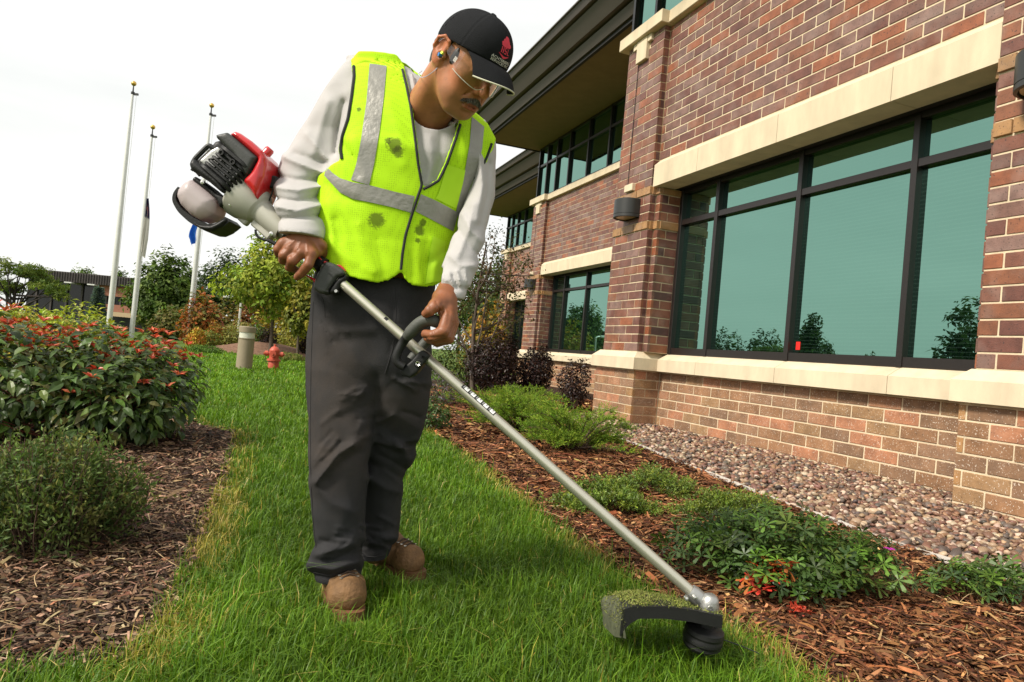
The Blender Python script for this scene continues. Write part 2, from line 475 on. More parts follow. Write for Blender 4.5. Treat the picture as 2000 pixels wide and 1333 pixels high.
def build_block(dx, dy, main=True, south_pier=True):
    X = lambda v: v+dx
    Y = lambda v: v+dy
    zr = 0.955-9*COURSE
    y_s = Y(1.6) if main else Y(-1.2)
    # --- base
    base = bpart(MB().box((X(5.037), Y(3.2), -0.3), (X(5.5), Y(7.98), 0.722)), 'base_wall', M_MORTAR)
    brick_wall(base, '-x', X(5.037), Y(3.4), Y(7.98)-0.006, 0.03-COURSE, 0.03+6*COURSE, PAL_TAN, M_BLOCK, shift=Y(0.06), z_ref=0.03, name='block')
    for (pa, pb, vis) in ((7.98, 9.05, True), (1.6 if main else -1.2, 3.53, False)):
        pr = bpart(MB().box((X(4.647), Y(pa)+0.007, -0.3), (X(5.5), Y(pb), 0.722)), 'base_pier', M_MORTAR)
        brick_wall(pr, '-x', X(4.647), Y(pa), Y(pb), 0.03-COURSE, 0.03+6*COURSE, PAL_TAN, M_BLOCK, shift=Y(pa)+0.0, z_ref=0.03, name='block', ends=(0.6, PAL_GOLD))
        if vis:
            brick_wall(pr, '-y', Y(pa)+0.007, X(4.647)+0.024, X(5.02), 0.03-COURSE, 0.03+6*COURSE, PAL_TAN, M_BLOCK, shift=X(4.647)+0.01, z_ref=0.03, name='block')
    # --- sills
    pf = [(X(4.92), 0.725), (X(4.92), 0.875), (X(5.06), 0.955), (X(5.3), 0.955), (X(5.3), 0.725)]
    stone_run('sill_stone', pf, [Y(3.60), Y(4.384), Y(5.724), Y(7.067), Y(7.895)])
    for (pa, pb) in ((7.98, 9.0), (1.6 if main else -1.2, 3.47)):
        x0, x1 = X(4.575), X(5.2); ya, yb = Y(pa)-0.085, Y(pb)+0.09
        cuts = [ya, yb] if pa > 5 else [ya, Y(2.35), yb]
        for a, b in zip(cuts[:-1], cuts[1:]):
            a2 = a+0.085 if a == ya else a; b2 = b-0.085 if b == yb else b
            a_, b_ = (a, b) if a == ya else (a+0.004, b)
            V = [(x0,a_,0.725),(x1,a_,0.725),(x1,b_,0.725),(x0,b_,0.725),(x0,a_,0.875),(x1,a_,0.875),(x1,b_,0.875),(x0,b_,0.875),
                 (X(4.66),a2,0.957),(x1,a2,0.957),(x1,b2,0.957),(X(4.66),b2,0.957)]
            Fq = [(3,2,1,0),(0,1,5,4),(1,2,6,5),(2,3,7,6),(3,0,4,7),(4,5,9,8),(5,6,10,9),(6,7,11,10),(7,4,8,11),(8,9,10,11)]
            bpart(MB().add(V, Fq), 'sill_stone', M_STONE)
    # --- piers
    zt = 5.222
    for (pa, pb, south) in ((7.98, 8.9, True), (1.6 if main else -1.2, 3.44, False)):
        p = bpart(MB().box((X(4.657), Y(pa)+0.007, 0.957), (X(5.3), Y(pb), zt)), 'pier', M_MORTAR)
        holes = []
        if south: holes = [(Y(8.34), Y(8.61), 4.91, 5.3), (Y(8.39), Y(8.6), 3.14, 3.22)]
        brick_wall(p, '-x', X(4.657), Y(pa), Y(pb), 0.957, zt, PAL_RED, M_BRICK, shift=Y(pa), z_ref=0.955, gold=(14, 18), holes=holes)
        if south:
            brick_wall(p, '-y', Y(pa)+0.007, X(4.657)+0.024, X(4.735), 0.957, zt, PAL_SHADED, M_BRICK, shift=X(4.657)-0.2, z_ref=0.955, gold=(14, 18))
            bpart(MB().box((X(4.645), Y(8.595), 3.24), (X(4.70), Y(8.607), 4.91)), 'control_joint', M_DARK, p)
            bpart(MB().box((X(4.60), Y(8.345), 4.905), (X(4.66), Y(8.605), 5.219), bev=0.006), 'stone_tablet', M_STONE, p)
            bpart(MB().box((X(4.61), Y(8.608), 5.125), (X(4.66), Y(8.715), 5.219), bev=0.004), 'stone_tablet', M_STONE, p)
            bpart(MB().box((X(4.61), Y(8.25), 5.125), (X(4.66), Y(8.342), 5.219), bev=0.004), 'stone_tablet', M_STONE, p)
            bpart(MB().box((X(4.60), Y(8.395), 3.122), (X(4.66), Y(8.61), 3.222), bev=0.006), 'stone_tablet', M_STONE, p)
    # strips and jambs beside the window (north end, and the sliver at the south end)
    st = bpart(MB().box((X(4.747), Y(7.887), 0.957), (X(5.06), Y(7.981), 3.088)), 'window_jamb', M_MORTAR)
    brick_wall(st, '-x', X(4.747), Y(7.88), Y(7.976), 0.957, 3.085, PAL_RED, M_BRICK, shift=Y(7.7), z_ref=0.955, gold=(14, 18))
    brick_wall(st, '-y', Y(7.887), X(4.747)+0.024, X(5.04), 0.957, 3.085, PAL_RED[:5]+PAL_SHADED, M_BRICK, shift=X(4.70), z_ref=0.955, gold=(14, 18))
    st = bpart(MB().box((X(4.747), Y(3.42), 0.957), (X(5.06), Y(3.51), 3.088)), 'window_jamb', M_MORTAR)
    brick_wall(st, '-x', X(4.747), Y(3.44), Y(3.517), 0.957, 3.085, PAL_RED, M_BRICK, shift=Y(3.3), z_ref=0.955, gold=(14, 18))
    # --- wall over the window
    w = bpart(MB().box((X(4.747), Y(3.3), 3.42), (X(5.3), Y(7.99), zt)), 'wall', M_MORTAR)
    brick_wall(w, '-x', X(4.747), Y(3.44), Y(7.974), 3.445, zt, PAL_RED, M_BRICK, shift=Y(3.645)+BLEN*3, z_ref=0.955)
    # --- lintel
    pf = [(X(4.66), 3.09), (X(4.66), 3.372), (X(4.735), 3.440), (X(4.95), 3.440), (X(4.95), 3.09)]
    stone_run('lintel_stone', pf, [Y(3.445), Y(4.337), Y(5.67), Y(7.003), Y(7.955)])
    bpart(MB().box((X(4.953), Y(3.4), 3.10), (X(5.3), Y(7.98), 3.4)), 'window_head', M_DARK)
    # --- stone band
    for a, b in ((3.44, 4.6), (4.6, 5.9), (5.9, 7.05), (7.05, 7.915)):
        bpart(MB().box((X(4.655), Y(a)+0.002, 5.224), (X(5.2), Y(b)-0.002, 5.384), bev=0.006), 'band_stone', M_STONE)
    for a, b in ((7.917, 9.03), (1.6 if main else -1.2, 3.438)):
        bpart(MB().box((X(4.55), Y(a), 5.221), (X(5.2), Y(b), 5.388), bev=0.006), 'band_stone', M_STONE)
    # --- big window
    def window(xf, y0, y1, z0, z1, mull, trans, nm='window'):
        we = empty(nm, parent=OFFICE)
        fw = 0.06
        fr = MB()
        ys = [y0]+list(mull)+[y1]
        for y in ys:
            ya, yb = (y, y+fw) if y == y0 else ((y-fw, y) if y == y1 else (y-fw/2, y+fw/2))
            bpart(MB().box((xf-0.045, ya, z0), (xf+0.05, yb, z1), bev=0.003), 'mullion', M_FRAME, we)
        zs = [z0]+list(trans)+[z1]
        for z in zs:
            za, zb = (z, z+0.085) if z == z0 else ((z-0.06, z) if z == z1 else (z-0.035, z+0.035))
            for a, b in zip(ys[:-1], ys[1:]):
                a2 = a+fw if a == y0 else a+fw/2; b2 = b-fw if b == y1 else b-fw/2
                bpart(MB().box((xf-0.035, a2-0.002, za), (xf+0.048, b2+0.002, zb), bev=0.003), 'transom', M_FRAME, we)
        for a, b in zip(ys[:-1], ys[1:]):
            for c, d in zip(zs[:-1], zs[1:]):
                bpart(MB().box((xf+0.022, a+0.02, c+0.02), (xf+0.034, b-0.02, d-0.02)), 'pane', M_GLASS, we)
        return we
    xf = X(5.085)
    we = window(xf, Y(3.50), Y(7.878), 0.957, 3.10, [Y(4.40), Y(5.73), Y(7.09)], [2.665])
    if main:
        bpart(MB().box((xf+0.016, 5.60, 1.075), (xf+0.0205, 5.655, 1.155)), 'sticker', M_STICK, we)
    # --- clerestory under the eave
    zc = 5.390
    cl = window(X(4.80), Y(3.45) if not main else 1.6, Y(9.10), zc, 6.975, [Y(v) for v in (4.6, 5.75, 6.9, 7.75, 8.45)], [6.42], 'clerestory_window')
    ret = empty('clerestory_window', parent=OFFICE)
    bpart(MB().box((X(4.90), Y(9.06), zc+0.04), (X(6.8), Y(9.072), 6.95)), 'pane', M_GLASS, ret)
    for xx in (5.6, 6.4): bpart(MB().box((X(xx), Y(9.05), zc), (X(xx+0.06), Y(9.11), 6.97)), 'mullion', M_FRAME, ret)
    bpart(MB().box((X(4.74), Y(9.0), 6.40), (X(5.0), Y(9.14), 6.46)), 'transom', M_FRAME, ret)
    # --- core behind
    bpart(MB().box((X(5.25), y_s, -0.3), (X(11.0), Y(9.02), 5.38)), 'core_wall', M_MORTAR)
    bpart(MB().box((X(4.9), y_s+0.1, 5.385), (X(10.9), Y(9.02), 6.97)), 'core_wall', M_DARK)
    # --- eave
    roof = empty('roof_eave', parent=OFFICE)
    ye, y0_ = Y(9.35), y_s-0.5
    xo = X(3.08)
    bpart(MB().box((xo+0.02, y0_, 6.985), (X(11), ye-0.03, 7.02)), 'soffit', M_SOFFIT, roof)
    bpart(MB().prism([(xo, 6.955), (xo, 7.02), (xo+0.07, 7.02), (xo+0.07, 6.955)], y0_, ye, 1), 'drip_edge', M_DARK, roof)
    bpart(MB().box((xo+0.072, ye-0.028, 6.955), (X(11), ye, 7.02)), 'drip_edge', M_DARK, roof)
    tiers = [(-0.05, 7.024, -0.14, 7.19), (-0.24, 7.23, -0.42, 7.50), (-0.50, 7.535, -0.56, 7.66)]
    zprev = 7.022
    for i, (ax, az, bx, bz) in enumerate(tiers):
        bpart(MB().prism([(xo+ax, az), (xo+bx, bz), (X(11), bz), (X(11), az)], y0_-0.01*i, ye+0.06*(i+1), 1), 'fascia', M_FASCIA, roof)
        if i < 2:
            nz_ = tiers[i+1][1]
            bpart(MB().box((xo+bx+0.05, y0_, bz+0.001), (X(11), ye+0.02+0.05*i, nz_-0.001)), 'reveal', M_DARK, roof)
    bpart(MB().prism([(xo-0.60, 7.664), (xo-0.60, 7.69), (X(6.5), 8.9), (X(11), 8.9), (X(11), 7.664)], y0_, ye+0.24, 1), 'roof', M_FASCIA, roof)

build_block(0, 0, True)
build_block(2.80, 10.52, False)
build_block(5.55, 20.92, False)
flush_bricks(300)

def wall_lamp(px, py, pz, label):
    """half-drum downlight on a pier"""
    t = empty('wall_lamp', (px, py, pz), label=label, cat='wall lamp', group='half-drum lamps on the brick piers')
    r = 0.205; n = 26
    ang = np.linspace(-math.pi/2, math.pi/2, n)
    def D(s, k=1.0):   # D outline, flat side on the wall
        return [(-(0.06+0.19*math.cos(a))*k+0.0, r*math.sin(a)*k) for a in ang]
    def wall_ring(prof, name, mat):
        mb = MB(); V = []; F = []
        for (k, z) in prof:
            for (x, y) in D(1, k): V.append((x, y, z))
            V.append((0, r*k, z)); V.append((0, -r*k, z))
        m_ = n+2
        for i in range(len(prof)-1):
            for j in range(m_):
                F.append((i*m_+j, i*m_+(j+1)%m_, (i+1)*m_+(j+1)%m_, (i+1)*m_+j))
        F.append(tuple(range(m_))); F.append(tuple((len(prof)-1)*m_+j for j in range(m_)))
        mb.add(V, F); return mb.build(name, mat, t, smooth=True, angle=30)
    wall_ring([(0.97, 0.125), (1.0, 0.115), (1.0, -0.075), (0.985, -0.078), (0.985, -0.084), (1.0, -0.087), (1.0, -0.12), (0.9, -0.125), (0.86, -0.105), (0.5, -0.102)], 'housing', M_LAMP)
    wall_ring([(0.85, -0.1055), (0.85, -0.111), (0.3, -0.112)], 'lens', M_LENS)
    MB().box((-0.03, -0.1, -0.09), (0.0, 0.1, 0.09)).build('back_plate', M_LAMP, t)
    return t
wall_lamp(4.648, 8.42, 2.855, 'largest whole wall lamp, on the brick pier beside the big window')
wall_lamp(4.648, 3.04, 2.875, 'dark wall lamp cut by the right edge of the picture')
wall_lamp(7.448, 8.42+10.52, 2.855, 'dark wall lamp on the middle brick pier, left of the second window')
wall_lamp(10.198, 8.42+20.92, 2.855, 'small dark wall lamp on the farthest brick pier')
# ------------------------------------------------------------------ ground
def dirt_mat(name, c1, c2, scale, bump=0.8, rough=0.95):
    m, N, L, B = new_mat(name)
    geo = nd(N, 'ShaderNodeNewGeometry')
    n1 = nd(N, 'ShaderNodeTexNoise', inp={'Scale': scale, 'Detail': 8.0, 'Roughness': 0.7}); L.new(geo.outputs['Position'], n1.inputs['Vector'])
    c = nd(N, 'ShaderNodeValToRGB'); c.color_ramp.elements[0].position = 0.35; c.color_ramp.elements[1].position = 0.68
    c.color_ramp.elements[0].color = (*c1, 1); c.color_ramp.elements[1].color = (*c2, 1)
    L.new(n1.outputs['Fac'], c.inputs['Fac']); L.new(c.outputs['Color'], B.inputs['Base Color'])
    B.inputs['Roughness'].default_value = rough; B.inputs['Specular IOR Level'].default_value = 0.2
    bp = nd(N, 'ShaderNodeBump', inp={'Strength': bump, 'Distance': 0.02}); L.new(n1.outputs['Fac'], bp.inputs['Height']); L.new(bp.outputs[0], B.inputs['Normal'])
    return m
M_TURF = dirt_mat('turf', (0.04, 0.07, 0.008), (0.12, 0.19, 0.022), 9.0)
M_SOIL = dirt_mat('mulch_soil', (0.012, 0.007, 0.004), (0.065, 0.032, 0.016), 45.0)
M_GRAVEL = dirt_mat('gravel_base', (0.05, 0.035, 0.028), (0.22, 0.16, 0.13), 60.0)

GROUND = MB().add([(-600, -200, 0), (600, -200, 0), (600, 900, 0), (-600, 900, 0)], [(0, 1, 2, 3)]).build('ground', M_TURF, kind='structure')

EDGE_R = [(1.40, 0.6), (1.40, 1.45), (1.44, 1.71), (1.345, 1.9), (1.353, 2.34), (1.371, 2.85), (1.447, 3.71), (1.578, 5.2), (1.606, 6.4), (1.75, 8.2), (2.1, 10.5), (2.9, 13.5), (4.2, 16.5), (6.5, 20), (9.5, 26)]
EDGING = [(2.99, 0.6), (3.0, 1.95), (3.06, 2.79), (3.12, 3.5), (3.38, 5.0), (3.62, 6.4), (3.75, 7.6), (3.85, 9.0)]
GRAVEL_IN = [(5.06, 9.2), (5.06, 0.6)]
BED_R = EDGE_R+[(11, 26), (11, 9.2), (3.87, 9.2)]+EDGING[::-1]
BED_L = [(-0.02, 5.52), (-0.05, 3.69), (-0.094, 2.85), (-0.107, 2.33), (-0.124, 1.94), (-0.187, 1.75), (-0.415, 1.70), (-0.9, 1.55), (-3.5, 1.5), (-6.5, 3.0), (-6.5, 9.5), (-2.6, 9.5), (-1.2, 7.6), (-0.284, 5.95)]
GRAVEL = EDGING+GRAVEL_IN
def sheet(name, poly, z, mat, parent=None, **k):
    return MB().add([(x, y, z) for x, y in poly], [tuple(range(len(poly)))]).build(name, mat, parent, **k)
sheet('mulch_bed', BED_R, 0.004, M_SOIL, kind='structure')
sheet('mulch_bed', BED_L, 0.004, M_SOIL, kind='structure')
GRAVEL_BED = sheet('gravel_bed', GRAVEL, 0.008, M_GRAVEL, kind='structure')
# ------------------------------------------------------------------ foliage tools
M_LEAF = simple_mat('leaf', (1, 1, 1), 0.42, spec=0.45, var=0.22, scale=30, vcol=True, trans=0.22)
M_LEAFM = simple_mat('leaf_matte', (1, 1, 1), 0.6, spec=0.25, var=0.25, scale=25, vcol=True, trans=0.28)
M_GRASS = simple_mat('grass_blade', (1, 1, 1), 0.48, spec=0.35, var=0.25, scale=6, vcol=True, trans=0.30)
M_BARK = simple_mat('bark', (0.10, 0.075, 0.055), 0.9, var=0.35, scale=40, bump=0.8, bscale=60, stretch=(1, 1, 0.3))
M_TWIG = simple_mat('twig', (0.085, 0.05, 0.032), 0.85, var=0.3, scale=60)

def tmpl(pts, faces): return np.array(pts, float), faces
# (along, across, up)
LEAF4 = tmpl([(0,0,0),(0.45,0.5,0.10),(1,0,-0.12),(0.45,-0.5,0.10),(0.48,0,0.0)], [(0,4,1),(1,4,2),(2,4,3),(3,4,0)])
LEAF8 = tmpl([(0,0,0),(0.22,0.36,0.09),(0.52,0.5,0.08),(0.8,0.27,-0.02),(1,0,-0.16),(0.8,-0.27,-0.02),(0.52,-0.5,0.08),(0.22,-0.36,0.09),(0.25,0,0.03),(0.55,0,0.02),(0.8,0,-0.06)],
             [(0,8,1),(1,8,9),(1,9,2),(2,9,10),(2,10,3),(3,10,4),(4,10,5),(5,10,6),(6,10,9),(6,9,7),(7,9,8),(7,8,0)])
DIAM = tmpl([(0,0,0),(0.4,0.5,0.05),(1,0,0),(0.4,-0.5,0.05)], [(0,1,2),(0,2,3)])
NEED = tmpl([(0,0.5,0),(0,-0.5,0),(1,0,0.02)], [(0,1,2)])
def palm_template(n=5, lob=0.30):
    P, Fc = [(0,0,0)], []
    for i in range(n):
        a = (i-(n-1)/2)*(2*math.pi*0.82/n)
        for (r, da, h) in ((0.45, lob*0.75, 0.05), (0.86, lob*0.62, 0.02), (1.0, 0.0, -0.05), (0.86, -lob*0.62, 0.02), (0.45, -lob*0.75, 0.05)):
            P.append((r*math.cos(a+da), r*math.sin(a+da), h))
        b = 1+i*5
        Fc += [(0,b+4,b), (b,b+4,b+3), (b,b+3,b+1), (b+1,b+3,b+2)]
    return np.array(P, float), Fc
PALM = palm_template()

def unit(v): return v/(np.linalg.norm(v, axis=-1, keepdims=True)+1e-12)
def leaves(P, T, Nn, Ln, Wd, C_, T_=LEAF4, flop=0.0):
    """vectorised leaf mesh arrays"""
    pts, fc = T_
    P = np.asarray(P, float); n = len(P); T = unit(np.asarray(T, float))
    B = unit(np.cross(Nn, T)); Nn = np.cross(T, B)
    Ln = np.broadcast_to(Ln, (n,)); Wd = np.broadcast_to(Wd, (n,))
    V = (P[:,None] + pts[None,:,0,None]*(T*Ln[:,None])[:,None] + pts[None,:,1,None]*(B*Wd[:,None])[:,None] + pts[None,:,2,None]*(Nn*Ln[:,None])[:,None])
    if flop: V[:,:,2] -= flop*(pts[None,:,0]**2)*Ln[:,None]
    k = len(pts)
    F = (np.arange(n)[:,None,None]*k + np.array(fc)[None]).reshape(-1, 3)
    c = np.repeat(np.asarray(C_, float), k, 0)
    return V.reshape(-1,3), F, c
def cat(parts):
    V, F, C_, o = [], [], [], 0
    for v, f, c in parts:
        V.append(v); F.append(f+o); C_.append(c); o += len(v)
    return np.concatenate(V), np.concatenate(F), np.concatenate(C_)
def rdir(n, up=0.0, rs=RNG):
    d = rs.normal(size=(n,3)); d[:,2] += up; return unit(d)
def pick(pal, n, jit=0.18, rs=RNG):
    p = np.array(pal, float)[rs.integers(0, len(pal), n)]
    return p*np.exp(rs.normal(size=(n,1))*jit)*np.exp(rs.normal(size=(n,3))*jit*0.25)
def stems_mesh(segs, n=4):
    """segs: list of (polyline, r0, r1)"""
    mb = MB()
    for P, r0, r1 in segs:
        mb.tube(P, np.linspace(r0, r1, len(P)), n)
    return mb
def curve_pts(a, b, bow, k=5, rs=RNG):
    a, b = np.array(a, float), np.array(b, float); t = np.linspace(0,1,k)[:,None]
    off = rs.normal(size=3)*bow
    return a+(b-a)*t+off*np.sin(math.pi*t)
def ell_points(n, c, r, shell=0.55, rs=RNG, lump=0.18, zmin=None, seed=0):
    d = rdir(n, 0, rs)
    rad = (shell+(1-shell)*rs.random(n)**0.6)
    rad = rad*(1+lump*vnoise(d*3.0, 1.7, seed))
    P = np.array(c)+d*np.array(r)*rad[:,None]
    if zmin is not None:
        k = P[:,2] > zmin; P, d = P[k], d[k]
    return P, d

def plant(name, label, cat_, base, group=None):
    return empty(name, base, label=label, cat=cat_, group=group)
def attach(name, root, V, F, C_, mat, smooth=False):
    V = V-np.array(root.location)
    return link(name, np_mesh(name, V, F, C_, smooth), mat, root)
def attach_mb(name, root, mb, mat, smooth=True):
    mb.v = [v-np.array(root.location) for v in mb.v]
    return mb.build(name, mat, root, smooth=smooth, angle=80)

def tree(label, base, h, crown, leaf, n, pal, tr=0.12, name='tree', group=None, mat=None, clump=0.10, per=14, limbs=9, drop=0.0, dark=(0.03,0.05,0.015), T_=LEAF4, lean=(0,0), aspect=0.55, cat_='tree', bark=None, seed=1, crown_from=0.3, flat=1.0):
    """crown: list of (cx,cy,cz,rx,ry,rz) relative to base, metres"""
    rs = np.random.default_rng(seed)
    root = plant(name, label, cat_, base, group)
    b = np.array(base, float)
    top = b+np.array([lean[0], lean[1], h*0.8])
    segs = []
    trunk = curve_pts(b-np.array([0,0,0.1]), top, h*0.02, 7, rs)
    segs.append((trunk, tr, tr*0.25))
    for i in range(limbs):
        e = crown[i % len(crown)]
        t = rs.uniform(crown_from, 0.85); k = t*6; a = trunk[int(k)]+(trunk[min(int(k)+1,6)]-trunk[int(k)])*(k%1)
        d = rdir(1, 0.3, rs)[0]
        tip = b+np.array(e[:3])+d*np.array(e[3:])*0.8
        segs.append((curve_pts(a, tip, h*0.03, 5, rs), tr*0.42, tr*0.06))
    attach_mb('trunk', root, stems_mesh(segs, 6), bark or M_BARK)
    # crown
    vol = np.array([e[3]*e[4]*e[5] for e in crown])**0.67; vol /= vol.sum()
    PP, CC, NN = [], [], []
    for e, w in zip(crown, vol):
        m = max(4, int(n*w/per))
        cp, cd = ell_points(m, b+np.array(e[:3]), e[3:], 0.45, rs, 0.22, seed=seed)
        tone = np.exp(rs.normal(size=m)*0.22)
        cc = pick(pal, m, 0.12, rs)*tone[:,None]
        rad = clump*h*rs.uniform(0.6, 1.3, m)
        idx = np.repeat(np.arange(m), per)
        off = rdir(len(idx), 0, rs)*(rad[idx]*rs.random(len(idx))**0.5)[:,None]*np.array([1,1,flat])
        PP.append(cp[idx]+off); CC.append(cc[idx]*np.exp(rs.normal(size=(len(idx),1))*0.15)); NN.append(unit(cd[idx]*0.6+off/(rad[idx][:,None]+1e-6)*0.6+np.array([0,0,0.5])))
    P, C_, N_ = map(np.concatenate, (PP, CC, NN))
    T = rdir(len(P), -drop, rs); T = unit(T-N_*(T*N_).sum(1,keepdims=True)*0.6)
    sz = leaf*rs.uniform(0.65, 1.35, len(P))
    attach('crown', root, *leaves(P, T, N_+rdir(len(P),0,rs)*0.5, sz, sz*aspect, C_, T_), mat or M_LEAFM)
    return root

def bush(label, base, ells, leaf, n, pal, name='shrub', group=None, mat=None, T_=LEAF4, stems=24, aspect=0.5, shell=0.5, drop=0.2, up=0.4, stem_r=0.006, cat_='shrub', seed=3, lump=0.2, out=0.7, extra=None, zmin=0.02, stem_base=0.25, flop=0.0, stem_mat=None, jit=0.2, part='foliage'):
    rs = np.random.default_rng(seed)
    root = plant(name, label, cat_, base, group); b = np.array(base, float)
    vol = np.array([e[3]*e[4]*e[5] for e in ells])**0.67; vol /= vol.sum()
    Ps, Ds = [], []
    for e, w in zip(ells, vol):
        p, d = ell_points(int(n*w), b+np.array(e[:3]), e[3:], shell, rs, lump, b[2]+zmin, seed)
        Ps.append(p); Ds.append(d)
    P, D = np.concatenate(Ps), np.concatenate(Ds); m = len(P)
    N_ = unit(D*0.6+np.array([0,0,up])+rdir(m,0,rs)*0.45)
    T = unit(D*out+rdir(m,0,rs)*0.8+np.array([0,0,-drop])); T = unit(T-N_*(T*N_).sum(1,keepdims=True)*0.8)
    sz = leaf*rs.uniform(0.55, 1.3, m)
    C_ = pick(pal, m, jit, rs)
    parts = [leaves(P, T, N_, sz, sz*aspect*rs.uniform(0.8,1.2,m), C_, T_, flop)]
    if extra: parts += extra(P, D, rs)
    attach(part, root, *cat(parts), mat or M_LEAF)
    segs = []
    ii = rs.integers(0, m, stems)
    for i in ii:
        e = ells[rs.integers(len(ells))]
        a = b+np.array([e[0]+rs.normal()*e[3]*stem_base, e[1]+rs.normal()*e[4]*stem_base, -0.02])
        j = i
        segs.append((curve_pts(a, P[j], 0.03, 5, rs), stem_r, stem_r*0.35))
    attach_mb('stem', root, stems_mesh(segs, 4), stem_mat or M_TWIG)
    return root

# ------------------------------------------------------------------ far background
GREEN = [(0.075,0.125,0.02),(0.095,0.15,0.025),(0.06,0.10,0.02),(0.115,0.165,0.028)]
OLIVE = [(0.12,0.15,0.02),(0.10,0.14,0.025),(0.16,0.17,0.02)]
YELG = [(0.26,0.32,0.03),(0.20,0.28,0.03),(0.32,0.34,0.04),(0.14,0.22,0.025)]
CHART = [(0.36,0.42,0.035),(0.28,0.36,0.03),(0.44,0.44,0.05)]
AUT = [(0.36,0.13,0.03),(0.28,0.12,0.03),(0.18,0.13,0.03),(0.42,0.18,0.04)]
PURP = [(0.024,0.011,0.010),(0.034,0.014,0.011),(0.018,0.011,0.010),(0.045,0.022,0.014)]

def gpos(px, D):            # ground point under image column px at forward distance D
    p = at_d(px, 640, D); return (float(p[0]), float(p[1]), 0.0)
def zpix(px, py, D):        # height of a pixel at forward distance D
    return float(at_d(px, py, D)[2])

# wide belt of trees closing the view
tg = 'trees behind the lawn'
def bgtree(px, D, top, half, pal, label, seed, n=3600, leaf=0.23, low=0.18, group=tg, **k):
    b = gpos(px, D); h = zpix(px, top, D); r = half*D/F_PX
    cz = h*(0.5+low/2); rz = h*(0.5-low/2)
    cr_ = [(0,0,cz,r,r,rz), (-r*0.5,0.3*r,cz*0.8,r*0.6,r*0.6,rz*0.6), (r*0.5,-0.2*r,cz*0.85,r*0.6,r*0.6,rz*0.6), (0.1*r,-0.4*r,cz*1.1,r*0.55,r*0.5,rz*0.7)]
    return tree(label, b, h, cr_, leaf, int(n*1.5), pal, tr=h*0.02, seed=seed, group=group, clump=0.075, T_=DIAM, **k)
bgtree(318, 38, 500, 62, GREEN, 'broad mid-green tree behind the two left flagpoles', 11, n=6500)
bgtree(430, 46, 492, 50, [(0.035,0.062,0.016),(0.045,0.075,0.018)], 'dark green tree right of the rightmost flagpole', 12, n=5000)
bgtree(505, 50, 488, 48, [(0.035,0.06,0.016),(0.05,0.08,0.018)], 'dark tree behind the yellow-green tree', 13, n=4000)
bgtree(280, 44, 545, 22, OLIVE, 'small olive tree at the left foot of the broad green tree', 14, n=1800)
bgtree(222, 60, 528, 20, GREEN, 'small green treetop showing over the far building roof', 15, n=1400, low=0.5)
bgtree(155, 70, 522, 30, GREEN, 'round treetop peeking above the dark roof at left', 16, n=1600, low=0.5)
bgtree(575, 55, 505, 55, GREEN, 'tree behind the man\'s right hip', 17, n=2500)
bgtree(965, 40, 488, 46, [(0.05,0.09,0.02),(0.07,0.11,0.022)], 'green tree rising beyond the far end of the building', 18, n=3600)
bgtree(900, 46, 500, 50, GREEN, 'green tree behind the man\'s left forearm', 19, n=2600)
for i, (px, D, top, half, pal, lab) in enumerate([
    (395, 30, 572, 34, [(0.36,0.10,0.03),(0.30,0.14,0.03),(0.16,0.15,0.03)], 'orange-red autumn shrub right of the rightmost flagpole'),
    (492, 32, 578, 34, [(0.26,0.08,0.03),(0.22,0.12,0.03),(0.16,0.10,0.03)], 'rusty red autumn shrub behind the lamp post'),
    (440, 33, 590, 40, [(0.16,0.14,0.03),(0.20,0.12,0.03),(0.10,0.11,0.02)], 'brownish olive shrub between the two red autumn shrubs'),
    (560, 30, 560, 50, [(0.30,0.26,0.03),(0.22,0.22,0.03),(0.34,0.22,0.03)], 'yellow autumn shrub behind the young tree\'s trunk'),
    (950, 30, 590, 40, [(0.36,0.16,0.03),(0.40,0.26,0.04),(0.20,0.18,0.03)], 'orange-yellow autumn tree between the man and the far pier'),
    (985, 36, 612, 20, CHART, 'bright yellow-green shrub at the foot of the far pier'),
    (335, 34, 600, 40, [(0.09,0.11,0.02),(0.14,0.12,0.03)], 'dull green thicket under the broad green tree'),
    ]):
    b = gpos(px, D); h = zpix(px, top, D); r = half*D/F_PX
    bush(lab, b, [(0,0,h*0.5,r,r,h*0.5), (r*0.4,0,h*0.35,r*0.8,r*0.7,h*0.4), (-r*0.5,0,h*0.33,r*0.7,r*0.7,h*0.36)], 0.20, 2000, pal, T_=DIAM, group='autumn shrubs behind the lawn', stems=14, stem_r=0.03, seed=30+i, mat=M_LEAFM, aspect=0.6, lump=0.3)

